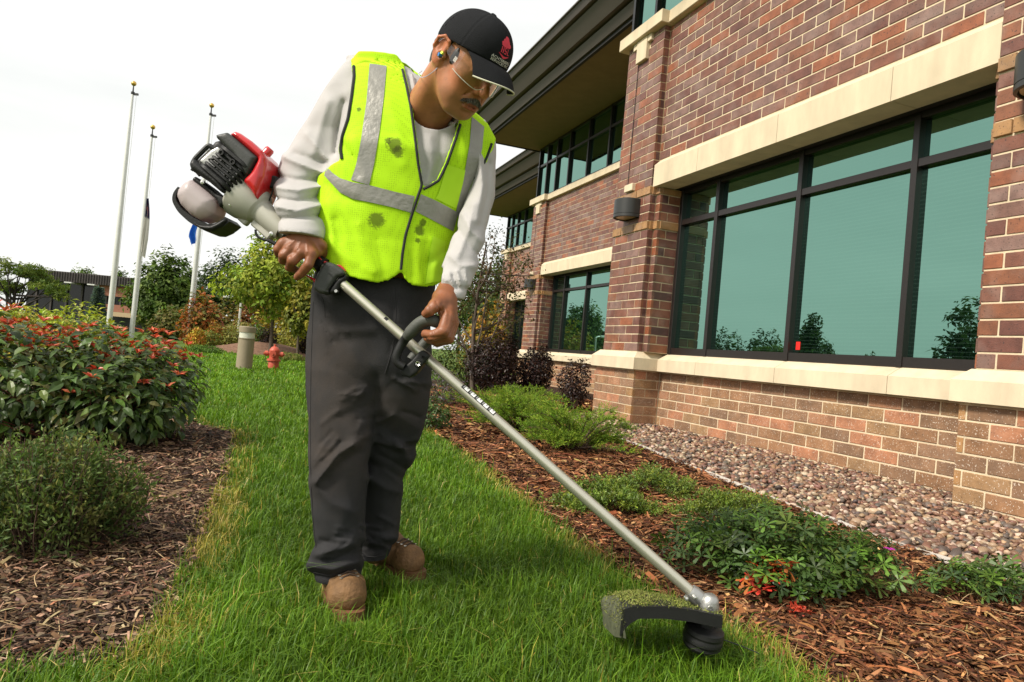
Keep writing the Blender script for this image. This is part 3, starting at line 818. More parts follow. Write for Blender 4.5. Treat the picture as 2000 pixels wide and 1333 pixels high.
# flowering border behind the lawn: low mounds
bg_ = 'low plants of the far border'
for i, (px, D, top, half, pal, lab) in enumerate([
    (388, 24, 645, 17, [(0.50,0.30,0.03),(0.45,0.16,0.03),(0.40,0.36,0.04)], 'yellow and orange mound right beside the rightmost flagpole foot'),
    (425, 26, 632, 18, [(0.40,0.16,0.04),(0.24,0.20,0.04)], 'orange-topped mound in the far border'),
    (410, 25, 648, 22, [(0.14,0.17,0.03),(0.18,0.20,0.03)], 'olive mound in the far border'),
    (455, 26, 640, 20, [(0.20,0.22,0.04),(0.25,0.24,0.06)], 'pale grassy mound left of the bollard light'),
    (505, 27, 632, 20, [(0.05,0.10,0.02),(0.07,0.12,0.02)], 'round green shrub just right of the bollard light'),
    (528, 25, 642, 16, PURP, 'dark purple shrub at the foot of the young yellow-green tree'),
    (600, 25, 642, 14, PURP, 'dark purple shrub beside the man\'s right thigh'),
    (570, 28, 630, 30, [(0.30,0.27,0.05),(0.22,0.22,0.04)], 'straw-yellow mound behind the fire hydrant'),
    (470, 29, 622, 26, [(0.22,0.22,0.05),(0.28,0.25,0.07)], 'tall pale grasses behind the bollard light'),
    ]):
    b = gpos(px, D); h = zpix(px, top, D); r = half*D/F_PX
    bush(lab, b, [(0,0,h*0.5,r,r,h*0.52)], 0.10, 1100, pal, T_=DIAM, group=bg_, stems=10, stem_r=0.01, seed=60+i, mat=M_LEAFM, lump=0.25)
for i, (px, half) in enumerate([(407, 34), (545+30, 30)]):
    b = gpos(px, 20.5); r = half*20.5/F_PX
    bush(['low clipped green hedge in front of the far border', 'low leafy edging behind the fire hydrant'][i], b, [(0,0,0.11,r,0.35,0.13)], 0.06, 1500, [(0.08,0.16,0.02),(0.11,0.19,0.025)] if i == 0 else [(0.12,0.17,0.03),(0.2,0.2,0.04)], group=bg_, stems=8, seed=80+i, mat=M_LEAFM, cat_='hedge', name='hedge')

# mulch mound
def mound(cx, cy, rx, ry, h, name='mulch_mound'):
    n, m_ = 28, 8; V = [(cx, cy, h)]; F = []
    for j in range(1, m_+1):
        t = j/m_
        for i in range(n):
            a = 2*math.pi*i/n; rr = t*(1+0.08*math.sin(3*a))
            V.append((cx+rx*rr*math.cos(a), cy+ry*rr*math.sin(a), h*(math.cos(math.pi*t)*0.5+0.5)+(0.02*random.random() if j < m_ else -0.02)))
    for i in range(n): F.append((0, 1+i, 1+(i+1)%n))
    for j in range(m_-1):
        for i in range(n): F.append((1+j*n+i, 1+(j+1)*n+i, 1+(j+1)*n+(i+1)%n, 1+j*n+(i+1)%n))
    return MB().add(V, F).build(name, M_SOIL2, smooth=True, kind='structure')
M_SOIL2 = dirt_mat('far_mulch', (0.10,0.055,0.035), (0.30,0.17,0.11), 12.0)
mp_ = gpos(525, 25); mound(mp_[0], mp_[1], 2.6, 2.4, 0.42)

# young yellow-green street tree and its neighbour
def young_tree(px, D, top, crown_lo, half, pal, label, seed, n, tr, px_top=None):
    b = gpos(px, D); h = zpix(px, top, D); lo = zpix(px, crown_lo, D); r = half*D/F_PX
    mid = (h+lo)/2
    off = 0 if px_top is None else (px_top-px)*D/F_PX
    ox, oy = off*R0[0], off*R0[1]
    rr = np.array([R0[0], R0[1], 0])
    cr_ = [(ox*0.5,oy*0.5,lo+(h-lo)*0.38,r,r,(h-lo)*0.42), (ox+rr[0]*-r*0.35,oy+rr[1]*-r*0.35,lo+(h-lo)*0.33,r*0.8,r*0.7,(h-lo)*0.26), (ox,oy,lo+(h-lo)*0.72,r*0.55,r*0.55,(h-lo)*0.34), (rr[0]*r*0.45,rr[1]*r*0.45,lo+(h-lo)*0.4,r*0.7,r*0.6,(h-lo)*0.34)]
    return tree(label, b, h, cr_, 0.17, n, pal, tr=tr, seed=seed, group='young lawn trees', clump=0.07, per=12, limbs=14, drop=0.5, lean=(ox*0.8, oy*0.8), crown_from=0.42, aspect=0.5)
young_tree(533, 23.5, 448, 612, 90, YELG, 'young yellow-green maple standing in the mulch mound behind the hydrant', 21, 7000, 0.085, px_top=522)
young_tree(588, 22, 545, 655, 34, [(0.12,0.15,0.02),(0.2,0.2,0.03),(0.28,0.24,0.03)], 'slender olive-leaved tree half hidden by the man\'s right hip', 22, 1900, 0.055, px_top=590)

# pruned spreading tree at the left edge
b = gpos(20, 15)
hh = zpix(20, 505, 15)
rr = np.array([R0[0], R0[1], 0])
def lobe(px, py, D, rx, rz, bb):
    p = at_d(px, py, D); return (p[0]-bb[0], p[1]-bb[1], p[2], rx, rx, rz)
tree('spreading pruned tree with tiered foliage at the left edge', b, hh*0.92, [lobe(10, 520, 15, 0.42, 0.17, b), lobe(-40, 545, 15.3, 0.6, 0.2, b), lobe(62, 528, 15, 0.33, 0.15, b), lobe(95, 560, 14.8, 0.36, 0.12, b), lobe(80, 545, 15.2, 0.34, 0.13, b), lobe(20, 560, 15.2, 0.4, 0.14, b), lobe(120, 578, 14.7, 0.2, 0.08, b)],
     0.075, 7000, [(0.12,0.17,0.02),(0.16,0.20,0.025),(0.08,0.13,0.02)], tr=0.07, seed=23, limbs=22, clump=0.05, per=14, aspect=0.3, crown_from=0.25, flat=0.55, bark=simple_mat('dark_bark', (0.03,0.022,0.018), 0.9, var=0.3))
# blue spruce
def spruce(px, D, top, half, label):
    b = np.array(gpos(px, D)); h = zpix(px, top, D); r = half*D/F_PX
    root = plant('spruce_tree', label, 'tree', tuple(b))
    attach_mb('trunk', root, stems_mesh([(curve_pts(b, b+np.array([0,0,h]), 0.0, 5), 0.09, 0.01)], 6), M_BARK)
    rs = np.random.default_rng(5); n = 5200
    t = rs.random(n)**0.75; a = rs.random(n)*6.283
    tier = (np.sin(t*34)*0.5+0.5)*0.18+0.82
    rad = r*(1-t)*tier*rs.random(n)**0.35+0.03
    P = b+np.stack([np.cos(a)*rad, np.sin(a)*rad, 0.15+t*(h-0.15)-rad*0.12], 1)
    T = unit(np.stack([np.cos(a), np.sin(a), -0.25+0.4*rs.random(n)], 1)+rs.normal(size=(n,3))*0.3)
    C_ = pick([(0.10,0.15,0.14),(0.14,0.19,0.18),(0.07,0.11,0.09)], n, 0.2, rs)
    attach('crown', root, *leaves(P, T, rdir(n, 1.0, rs), 0.16*rs.uniform(0.7,1.3,n), 0.05, C_, DIAM), M_LEAFM)
spruce(186, 30, 562, 23, 'small blue-grey spruce in front of the far brick building')

# chartreuse shrubs and yellow flowers behind the red-tipped shrub
for i, (px, D, top, half, pal, lab, lf, n) in enumerate([
    (150, 9.5, 598, 62, CHART, 'chartreuse leafy shrub behind the red-tipped shrub', 0.09, 1700),
    (70, 10.5, 602, 60, CHART, 'yellow-green shrub left of the chartreuse shrub', 0.09, 1500),
    (205, 11, 622, 40, [(0.2,0.26,0.03),(0.15,0.22,0.03)], 'small lime shrub below the left flagpole', 0.08, 900),
    (20, 8.2, 588, 55, [(0.24,0.28,0.03),(0.45,0.38,0.04),(0.52,0.44,0.06),(0.16,0.2,0.03)], 'yellow flowering plant at the left edge', 0.05, 2600),
    (225, 9.0, 640, 30, [(0.40,0.36,0.05),(0.2,0.24,0.03)], 'small yellow-tipped plant behind the red-tipped shrub', 0.05, 600)]):
    b = gpos(px, D); h = zpix(px, top, D); r = half*D/F_PX
    bush(lab, b, [(0,0,h*0.52,r,r*0.8,h*0.5), (r*0.5,0,h*0.45,r*0.6,r*0.6,h*0.48), (-r*0.5,0,h*0.42,r*0.6,r*0.6,h*0.46)], lf, n, pal, group='yellow-green shrubs of the left bed', stems=26, seed=90+i, aspect=0.42, out=0.9, drop=-0.2, up=0.7)

# trees across the lawn on the left, seen mirrored in the big window
def mirror_spot(px, py_top, x_t):
    d = ray(px, 690); k = 5.107/d[0]; h0 = CAM+d*k; t = (5.107-x_t)/d[0]
    base = (x_t, float(h0[1]+d[1]*t)); d2 = ray(px, py_top); k2 = 5.107/d2[0]; h2 = CAM+d2*k2; t2 = (5.107-x_t)/d2[0]
    return base, float(h2[2]+d2[2]*t2), t*d[0]
for i, (px, top, half, x_t, lab) in enumerate([
    (1578, 598, 20, -26, 'tall narrow tree mirrored beside the red sticker in the big window'),
    (1890, 585, 42, -24, 'leaning tree mirrored in the rightmost pane of the big window'),
    (1490, 640, 50, -30, 'round tree mirrored low in the second window pane'),
    (1420, 640, 48, -34, 'broad tree mirrored beside the first mullion of the big window'),
    (1612, 662, 18, -34, 'small bush mirrored just right of the red sticker'),
    (1700, 688, 14, -40, 'smallest bush mirrored low in the widest window pane')]):
    (bx_, by_), h, dist = mirror_spot(px, top, x_t); r = half*(dist+6)/F_PX
    tree(lab, (bx_, by_, 0), h, [(0,0,h*0.55,r,r,h*0.45),(r*0.4,r*0.5,h*0.4,r*0.8,r*0.8,h*0.34),(-r*0.3,-r*0.4,h*0.42,r*0.7,r*0.8,h*0.36)], 0.30, 2600, [(0.05,0.08,0.018),(0.07,0.10,0.02)], tr=0.12, seed=200+i, group='trees across the lawn seen mirrored in the windows', clump=0.07, T_=DIAM)

# sparse tree and plants between the man and the building
b = gpos(935, 13.5)
tree('sparse multi-stemmed small tree between the man and the building', b, 3.6, [(0.1,0.2,2.6,0.75,0.75,0.8),(-0.5,0.3,2.0,0.6,0.6,0.7),(0.5,-0.1,1.7,0.5,0.5,0.6),(0.75,0,2.3,0.4,0.4,0.5)], 0.07, 2400, [(0.06,0.075,0.02),(0.09,0.09,0.03),(0.12,0.07,0.03),(0.05,0.06,0.02)], tr=0.05, seed=41, limbs=26, clump=0.06, per=8, crown_from=0.1, aspect=0.5)
bush('lavender-flowered sage clump behind the man\'s left leg', gpos(868, 9.5), [(0,0,0.25,0.30,0.3,0.26),(0.2,0.1,0.2,0.25,0.25,0.22)], 0.05, 1500, [(0.09,0.13,0.05),(0.13,0.17,0.07),(0.20,0.16,0.22)], seed=42, aspect=0.25, drop=-0.6, mat=M_LEAFM, name='sage_plant', cat_='plant')
bush('dark green leafy clump right beside the man\'s left thigh', gpos(858, 6.6), [(0,0,0.14,0.2,0.2,0.15)], 0.045, 700, [(0.04,0.08,0.015),(0.06,0.11,0.02)], seed=43, name='leafy_plant', cat_='plant')
bush('mid-green bush low behind the man\'s left hand', gpos(905, 15), [(0,0,0.5,0.8,0.6,0.5)], 0.09, 1500, [(0.05,0.085,0.02),(0.09,0.12,0.02)], seed=44, mat=M_LEAFM)
for i, (px, D, top, half, lab) in enumerate([(975, 13.6, 655, 56, 'largest dark purple shrub in front of the far windows'), (1056, 13.9, 672, 34, 'middle dark purple shrub in front of the brick wall'), (1133, 10.9, 697, 31, 'smallest dark purple shrub, next to the stone pier base')]):
    b = gpos(px, D); h = zpix(px, top, D); r = half*D/F_PX
    bush(lab, b, [(0,0,h*0.52,r,r*0.9,h*0.5),(r*0.35,0,h*0.55,r*0.6,r*0.6,h*0.42),(-r*0.35,0.1,h*0.45,r*0.65,r*0.6,h*0.44)], 0.055 if i < 2 else 0.05, (6500, 4000, 1500)[i], PURP, group='dark purple shrubs along the building', stems=(60, 45, 40)[i], stem_r=0.008, seed=100+i, aspect=0.6, drop=-0.1, lump=0.22, jit=0.3)

# ------------------------------------------------------------------ near plants
def juniper(label, base, R_, h, nb, seed, az=None):
    rs = np.random.default_rng(seed)
    root = plant('juniper', label, 'juniper', base, 'spreading junipers in the mulch bed'); b = np.array(base)
    segs, parts = [], []
    for i in range(nb):
        a = rs.random()*6.283; L_ = R_*rs.uniform(0.45, 1.0); el = rs.uniform(0.1, 0.75)
        d = np.array([math.cos(a), math.sin(a), 0]);
        k = 9; t = np.linspace(0, 1, k)
        P = b+np.outer(t*L_, d)+np.outer(np.sin(t*1.9)*h*el+t*t*0.02, [0,0,1])+np.array([0,0,0.03])
        P += np.cumsum(rs.normal(size=(k,3))*0.006, 0)
        segs.append((P, 0.006, 0.0015))
        m = 34
        ts = rs.uniform(0.22, 1.0, m); i0 = np.minimum((ts*(k-1)).astype(int), k-2)
        Q = P[i0]+(P[i0+1]-P[i0])*((ts*(k-1))-i0)[:,None]
        tang = unit(P[i0+1]-P[i0])
        side = unit(np.cross(tang, [0,0,1]))*np.where(rs.random(m) < 0.5, -1, 1)[:,None]
        sd_ = unit(tang*0.9+side*0.8+np.array([0,0,0.35])+rs.normal(size=(m,3))*0.25)
        sl = 0.13*rs.uniform(0.5, 1.2, m)*(1.15-0.5*ts)
        # needles on every sprig
        q = 15
        tt = np.tile(np.linspace(0.05, 1, q), m); j = np.repeat(np.arange(m), q)
        NP = Q[j]+sd_[j]*(sl[j]*tt)[:,None]+np.array([0,0,1])*(tt**2*sl[j]*0.15)[:,None]
        ND = unit(sd_[j]*1.0+rs.normal(size=(m*q,3))*0.55)
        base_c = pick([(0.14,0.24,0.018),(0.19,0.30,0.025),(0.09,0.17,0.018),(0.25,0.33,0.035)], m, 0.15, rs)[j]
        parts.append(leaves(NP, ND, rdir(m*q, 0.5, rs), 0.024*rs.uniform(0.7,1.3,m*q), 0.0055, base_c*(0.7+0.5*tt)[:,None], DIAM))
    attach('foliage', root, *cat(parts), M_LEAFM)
    attach_mb('branch', root, stems_mesh(segs, 4), M_TWIG)
juniper('spreading bright green juniper nearest the gravel corner', (2.63, 5.35, 0.0), 0.58, 0.42, 46, 51)
juniper('spreading bright green juniper behind the trimmer shaft', (2.55, 6.55, 0.0), 0.80, 0.44, 56, 52)
juniper('small juniper at the back, below the smallest purple shrub', (2.95, 7.7, 0.0), 0.50, 0.45, 26, 53)

def creeper(label, cx, cy, rx, ry, h, n, seed, pal, leaf=0.017):
    rs = np.random.default_rng(seed)
    root = plant('creeping_plant', label, 'ground cover', (cx, cy, 0.0), 'creeping ground covers in the mulch bed')
    a = rs.random(n)*6.283; rad = rs.random(n)**0.5*(1+0.25*np.sin(3*a+seed)+0.12*np.sin(7*a))
    x, y = cx+rx*rad*np.cos(a), cy+ry*rad*np.sin(a)
    hz = h*(1-np.clip(rad,0,1.2)**2*0.6)*(0.75+0.35*vnoise(np.stack([x,y],1), 14, seed))
    P0 = np.stack([x, y, np.clip(hz-0.05, 0.005, 1)], 1)
    D0 = unit(np.stack([np.cos(a)*0.5, np.sin(a)*0.5, np.ones(n)*0.75], 1)+rs.normal(size=(n,3))*0.5)
    q = 14; j = np.repeat(np.arange(n), q); t = np.tile(np.linspace(0,1,q), n)
    sl = 0.07*rs.uniform(0.6,1.3,n)
    P = P0[j]+D0[j]*(sl[j]*t)[:,None]
    T = unit(D0[j]*0.55+rs.normal(size=(n*q,3))*0.7)
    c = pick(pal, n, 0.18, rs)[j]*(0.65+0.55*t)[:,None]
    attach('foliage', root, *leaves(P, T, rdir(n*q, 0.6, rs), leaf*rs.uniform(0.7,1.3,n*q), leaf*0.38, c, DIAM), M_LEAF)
    segs = [(np.array([P0[i]-D0[i]*0.05, P0[i]+D0[i]*sl[i]]), 0.0014, 0.0008) for i in range(0, n, 5)]
    attach_mb('stem', root, stems_mesh(segs, 3), M_TWIG)
CRP = [(0.11,0.175,0.022),(0.145,0.21,0.028),(0.085,0.14,0.02),(0.19,0.24,0.03)]
creeper('creeping ground cover right beside the trimmer shaft', 1.80, 3.30, 0.25, 0.20, 0.18, 700, 54, CRP, 0.02)
creeper('creeping ground cover between the juniper and the gravel', 2.38, 3.72, 0.30, 0.18, 0.17, 600, 55, CRP)
creeper('creeping ground cover behind the geranium', 2.44, 3.06, 0.27, 0.24, 0.19, 750, 56, CRP)

def geranium(label, base, ells, n, seed, leaf=0.038, reds=None, bright=0.14):
    rs = np.random.default_rng(seed)
    root = plant('geranium', label, 'geranium', base); b = np.array(base)
    Ps, Ds = [], []
    vol = np.array([e[3]*e[4] for e in ells]); vol /= vol.sum()
    for e, w in zip(ells, vol):
        m = int(n*w); a = rs.random(m)*6.283; rad = rs.random(m)**0.5
        d = np.stack([np.cos(a)*rad, np.sin(a)*rad, np.sqrt(np.clip(1-rad**2*0.92, 0.03, 1))], 1)
        s_ = rs.uniform(0.62, 1.06, m)
        Ps.append(b+np.array(e[:3])+d*np.array(e[3:])*s_[:,None]); Ds.append(d)
    P, D = np.concatenate(Ps), np.concatenate(Ds); m = len(P)
    N_ = unit(D*0.8+np.array([0,0,0.75])+rs.normal(size=(m,3))*0.28)
    T = unit(rs.normal(size=(m,3))*np.array([1,1,0.3])+D*0.4)
    C_ = pick([(0.045,0.09,0.016),(0.062,0.115,0.02),(0.036,0.072,0.015),(0.085,0.14,0.022)], m, 0.24, rs)
    k = rs.random(m) < bright; C_[k] = pick([(0.14,0.26,0.03),(0.11,0.22,0.03)], k.sum(), 0.1, rs)
    if reds is not None:
        pr_ = proj(P)
        for (rx, ry, rr_, prob) in reds:
            k = (np.hypot(pr_[:,0]-rx, pr_[:,1]-ry) < rr_) & (rs.random(m) < prob)
            C_[k] = pick([(0.55,0.07,0.02),(0.5,0.15,0.03),(0.6,0.05,0.03)], k.sum(), 0.15, rs)
    sz = leaf*rs.uniform(0.7, 1.3, m)
    attach('foliage', root, *leaves(P, T, N_, sz, sz, C_, PALM), M_LEAF)
    segs = []
    for i in range(0, m, 3):
        a0 = b+(P[i]-b)*np.array([0.45,0.45,0])+np.array([0,0,0.0])
        segs.append((curve_pts(a0, P[i], 0.015, 4, rs), 0.0016, 0.0011))
    attach_mb('stem', root, stems_mesh(segs, 3), simple_mat('gstem', (0.13,0.13,0.03), 0.6))
    return root
geranium('dark green geranium mound with a few red leaves behind the trimmer head', (1.93, 2.15, 0.0), [(0,-0.02,0.01,0.33,0.29,0.26),(-0.23,0.08,0.01,0.23,0.21,0.22),(0.23,-0.12,0.01,0.25,0.22,0.21),(-0.12,-0.19,0.01,0.23,0.17,0.17)], 1300, 57,
         reds=[(1505,1140,50,0.35),(1475,1150,30,0.5),(1560,1200,24,0.9)])
geranium('small geranium cut by the right edge of the picture', (2.62, 1.90, 0.0), [(0,0,0.01,0.19,0.15,0.12),(0.2,0.0,0.01,0.18,0.15,0.13)], 260, 58, bright=0.2)
# magenta flower on its stalk
fl = plant('flower', 'single magenta geranium flower above the mulch', 'flower', tuple(on_z(1735, 1110, 0.0)))
fb = np.array(fl.location); ft = at_d(1738, 1074, float((fb-CAM)@FW)-0.02)
attach_mb('stalk', fl, stems_mesh([(curve_pts(fb, ft, 0.008, 6), 0.0015, 0.001)], 4), M_TWIG)
aa = np.arange(5)*2*math.pi/5
attach('petals', fl, *leaves(np.tile(ft, (5,1)), np.stack([np.cos(aa), np.sin(aa), 0*aa+0.25], 1), np.tile([0,0,1.0], (5,1)), 0.028, 0.028, np.tile((0.55,0.02,0.42), (5,1)), LEAF8), M_LEAF)
# red leaf cluster on the mulch
rl = plant('fallen_leaves', 'small cluster of bright red leaves on the mulch below the geranium', 'leaves', tuple(on_z(1560, 1208, 0.0)))
n_ = 12; bb = np.array(rl.location)
attach('leaf', rl, *leaves(bb+RNG.normal(size=(n_,3))*np.array([0.02,0.02,0.006])+np.array([0,0,0.03]), RNG.normal(size=(n_,3)), rdir(n_, 1.5), 0.026, 0.026, pick([(0.65,0.06,0.03),(0.6,0.1,0.05)], n_), PALM), M_LEAF)

# red-tipped shrub
def red_tips(P, D, rs):
    out = []
    top = np.where((D[:,2] > 0.25) & (P[:,2] > 0.50))[0]; frt = np.where((D[:,1] < -0.1) & (P[:,2] > 0.30))[0]
    ii = np.concatenate([rs.choice(top, min(120, len(top)), replace=False), rs.choice(frt, min(26, len(frt)), replace=False)])
    for i in ii:
        k = rs.integers(6, 10); a = rs.random(k)*6.283
        d = D[i]*0.6+np.array([0,0,0.7])
        T = unit(np.stack([np.cos(a), np.sin(a), rs.uniform(-0.2, 0.7, k)], 1)+d*0.35)
        c = pick([(0.62,0.08,0.04),(0.52,0.06,0.03),(0.60,0.14,0.05),(0.45,0.12,0.05)], k, 0.12, rs)
        out.append(leaves(np.tile(P[i]+D[i]*0.025+np.array([0,0,0.02]), (k,1)), T, np.tile(d, (k,1))+rs.normal(size=(k,3))*0.3, 0.056*rs.uniform(0.6,1.2,k), 0.019, c, LEAF4))
    return out
RS_PAL = [(0.05,0.095,0.016),(0.07,0.125,0.02),(0.035,0.065,0.014),(0.105,0.165,0.03),(0.12,0.125,0.025),(0.055,0.10,0.02)]
bush('large green shrub with red leaf tips at left', (-0.80, 4.95, 0.0), [(-0.05,0.1,0.355,0.46,0.5,0.355),(0.20,0.22,0.335,0.34,0.5,0.34),(-0.5,0.0,0.355,0.5,0.5,0.35),(0.06,-0.14,0.27,0.38,0.36,0.27)],
     0.078, 4600, RS_PAL, seed=71, T_=LEAF8, aspect=0.46, stems=90, stem_r=0.005, drop=0.22, up=1.0, extra=red_tips, lump=0.17, shell=0.45, flop=0.10, name='red_tipped_shrub', stem_mat=simple_mat('red_twig', (0.16,0.05,0.03), 0.7))
bush('second red-tipped shrub cut by the left edge of the picture', (-1.75, 5.2, 0.0), [(0,0,0.36,0.6,0.55,0.37),(-0.5,0,0.36,0.5,0.5,0.36)],
     0.078, 2600, RS_PAL, seed=72, T_=LEAF8, aspect=0.46, stems=60, stem_r=0.005, drop=0.22, up=1.0, extra=red_tips, lump=0.17, shell=0.45, flop=0.10, name='red_tipped_shrub', stem_mat=bpy.data.materials['red_twig'])

# low small-leaved bush in the left foreground
def lowbush(label, cx, cy, rx, ry, h, n, seed):
    rs = np.random.default_rng(seed)
    root = plant('low_bush', label, 'shrub', (cx, cy, 0.0))
    a = rs.random(n)*6.283; rad = rs.random(n)**0.5
    ox, oy = np.cos(a)*rad*(1+0.12*np.sin(4*a+1)), np.sin(a)*rad*(1+0.12*np.sin(4*a+1))
    tip = np.stack([cx+rx*ox, cy+ry*oy, h*np.sqrt(np.clip(1-0.75*rad**2, 0.05, 1))*(0.70+0.42*rs.random(n)**1.3)+0.02*vnoise(np.stack([ox,oy],1), 9, seed)], 1)
    foot = np.stack([cx+rx*ox*0.62, cy+ry*oy*0.62, np.zeros(n)], 1)
    segs = []; q = 26
    for i in range(n):
        if i % 2 == 0: segs.append((curve_pts(foot[i], tip[i], 0.015, 4, rs), 0.0022, 0.001))
    j = np.repeat(np.arange(n), q); t = np.tile(np.linspace(0,1,q), n)
    ax_ = unit(tip-foot+rs.normal(size=(n,3))*0.06)
    P = tip[j]-ax_[j]*((1-t)*0.17)[:,None]+rs.normal(size=(n*q,3))*0.010
    T = unit(ax_[j]*0.6+rs.normal(size=(n*q,3))*0.8)
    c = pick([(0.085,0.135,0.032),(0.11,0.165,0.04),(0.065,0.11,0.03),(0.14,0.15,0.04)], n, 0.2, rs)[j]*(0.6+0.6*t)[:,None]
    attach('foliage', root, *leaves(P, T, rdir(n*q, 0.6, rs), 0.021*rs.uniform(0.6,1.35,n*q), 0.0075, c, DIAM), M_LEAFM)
    attach_mb('stem', root, stems_mesh(segs, 4), M_TWIG)
lowbush('low small-leaved bush with bare stems in the left foreground', -0.58, 2.72, 0.30, 0.30, 0.36, 620, 73)
lowbush('low small-leaved bush at the left edge, before the red-tipped shrub', -1.08, 2.95, 0.36, 0.40, 0.35, 700, 74)
# ------------------------------------------------------------------ grass, chips, pebbles
def sector(n_at, r_full, r0, r1, half, rs, power=2.0, off=0.0):
    """random ground points round the camera, density n_at per m2 up to r_full, then falling with distance"""
    N = 4000
    r = np.linspace(r0, r1, N); dens = n_at*np.minimum(1, (r_full/r)**power)*r*2*half
    cum = np.concatenate([[0], np.cumsum((dens[1:]+dens[:-1])/2*np.diff(r))]); n = int(cum[-1])
    rr = np.interp(rs.random(n)*cum[-1], cum, r); th = YAW+off+(rs.random(n)*2-1)*half
    return np.stack([rr*np.sin(th), rr*np.cos(th)], 1), rr
BOOTS = []
for (px_, py_, ox_, oy_) in ((692, 1216, -0.13, 0.27), (818, 1136, -0.19, 0.215)):
    t_ = on_z(px_, py_)[:2]; BOOTS.append((t_, t_+R0[:2]*ox_+np.array([math.sin(YAW), math.cos(YAW)])*oy_))
def make_grass():
    rs = np.random.default_rng(91)
    P, r = sector(27000, 1.9, 0.8, 26, 0.78, rs, 2.0, -0.12)
    inb = in_poly(P, BED_R) | in_poly(P, BED_L) | in_poly(P, GRAVEL)
    dl = np.minimum(poly_dist(P, BED_L), poly_dist(P, EDGE_R, False))
    fuzz = rs.random(len(P))*0.05
    keep = (~inb) | ((dl < fuzz) & (r < 7))
    keep &= ~((~inb) & (dl < 0.05) & (rs.random(len(P)) < 0.25))
    keep &= P[:,0] < 4.5
    bd = np.minimum(*[poly_dist(P, [a_, b_], False) for a_, b_ in BOOTS])
    keep &= bd > 0.052
    P, r, dl, bd = P[keep], r[keep], dl[keep], bd[keep]; n = len(P)
    patch = vnoise(P, 3.1, 5)*0.5+vnoise(P, 11.0, 6)*0.35
    h = 0.054*np.exp(rs.normal(size=n)*0.28)*(1+0.22*patch)
    h *= np.where(dl < 0.12, 0.75, 1.0)
    h *= np.where(bd < 0.13, 0.55, 1.0)
    long_ = rs.random(n) < 0.05; h[long_] *= rs.uniform(1.3, 1.9, long_.sum())
    w = 0.0028*np.maximum(1, r/2.4)*rs.uniform(0.7, 1.25, n)
    a = rs.random(n)*6.283; lean = np.abs(rs.normal(size=n))*0.45+0.12
    d = np.stack([np.cos(a), np.sin(a)], 1); s = np.stack([-d[:,1], d[:,0]], 1)
    z0 = np.full(n, -0.004)
    B = np.concatenate([P, z0[:,None]], 1)
    mid = B+np.concatenate([d*(lean*h*0.30)[:,None], (h*0.62)[:,None]], 1)
    tip = B+np.concatenate([d*(lean*h*1.05)[:,None], (h*(1.0-0.28*lean))[:,None]], 1)
    S3 = np.concatenate([s, np.zeros((n,1))], 1)*w[:,None]/2
    V = np.stack([B-S3, B+S3, mid+S3*0.85, mid-S3*0.85, tip], 1)
    F = (np.arange(n)[:,None,None]*5+np.array([(0,1,2),(0,2,3),(3,2,4)])[None]).reshape(-1,3)
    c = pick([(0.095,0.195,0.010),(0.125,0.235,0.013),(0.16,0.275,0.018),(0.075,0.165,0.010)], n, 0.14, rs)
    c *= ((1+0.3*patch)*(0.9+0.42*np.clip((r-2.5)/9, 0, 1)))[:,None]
    yel = np.clip(1-dl/0.16, 0, 1)*(0.5+0.5*vnoise(P, 6, 8))*(r < 9)
    yel = np.where(rs.random(n) < np.clip(yel*1.1, 0, 0.8), 1.0, 0.0)
    dry = rs.random(n) < 0.02; yel[dry] = 1
    straw = pick([(0.42,0.34,0.07),(0.36,0.33,0.05),(0.50,0.40,0.12)], n, 0.12, rs)
    c = c*(1-yel[:,None])+straw*yel[:,None]
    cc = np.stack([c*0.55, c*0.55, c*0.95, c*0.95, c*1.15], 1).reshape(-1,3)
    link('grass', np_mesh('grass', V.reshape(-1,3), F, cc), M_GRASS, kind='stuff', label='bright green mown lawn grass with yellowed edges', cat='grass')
    return n
make_grass()

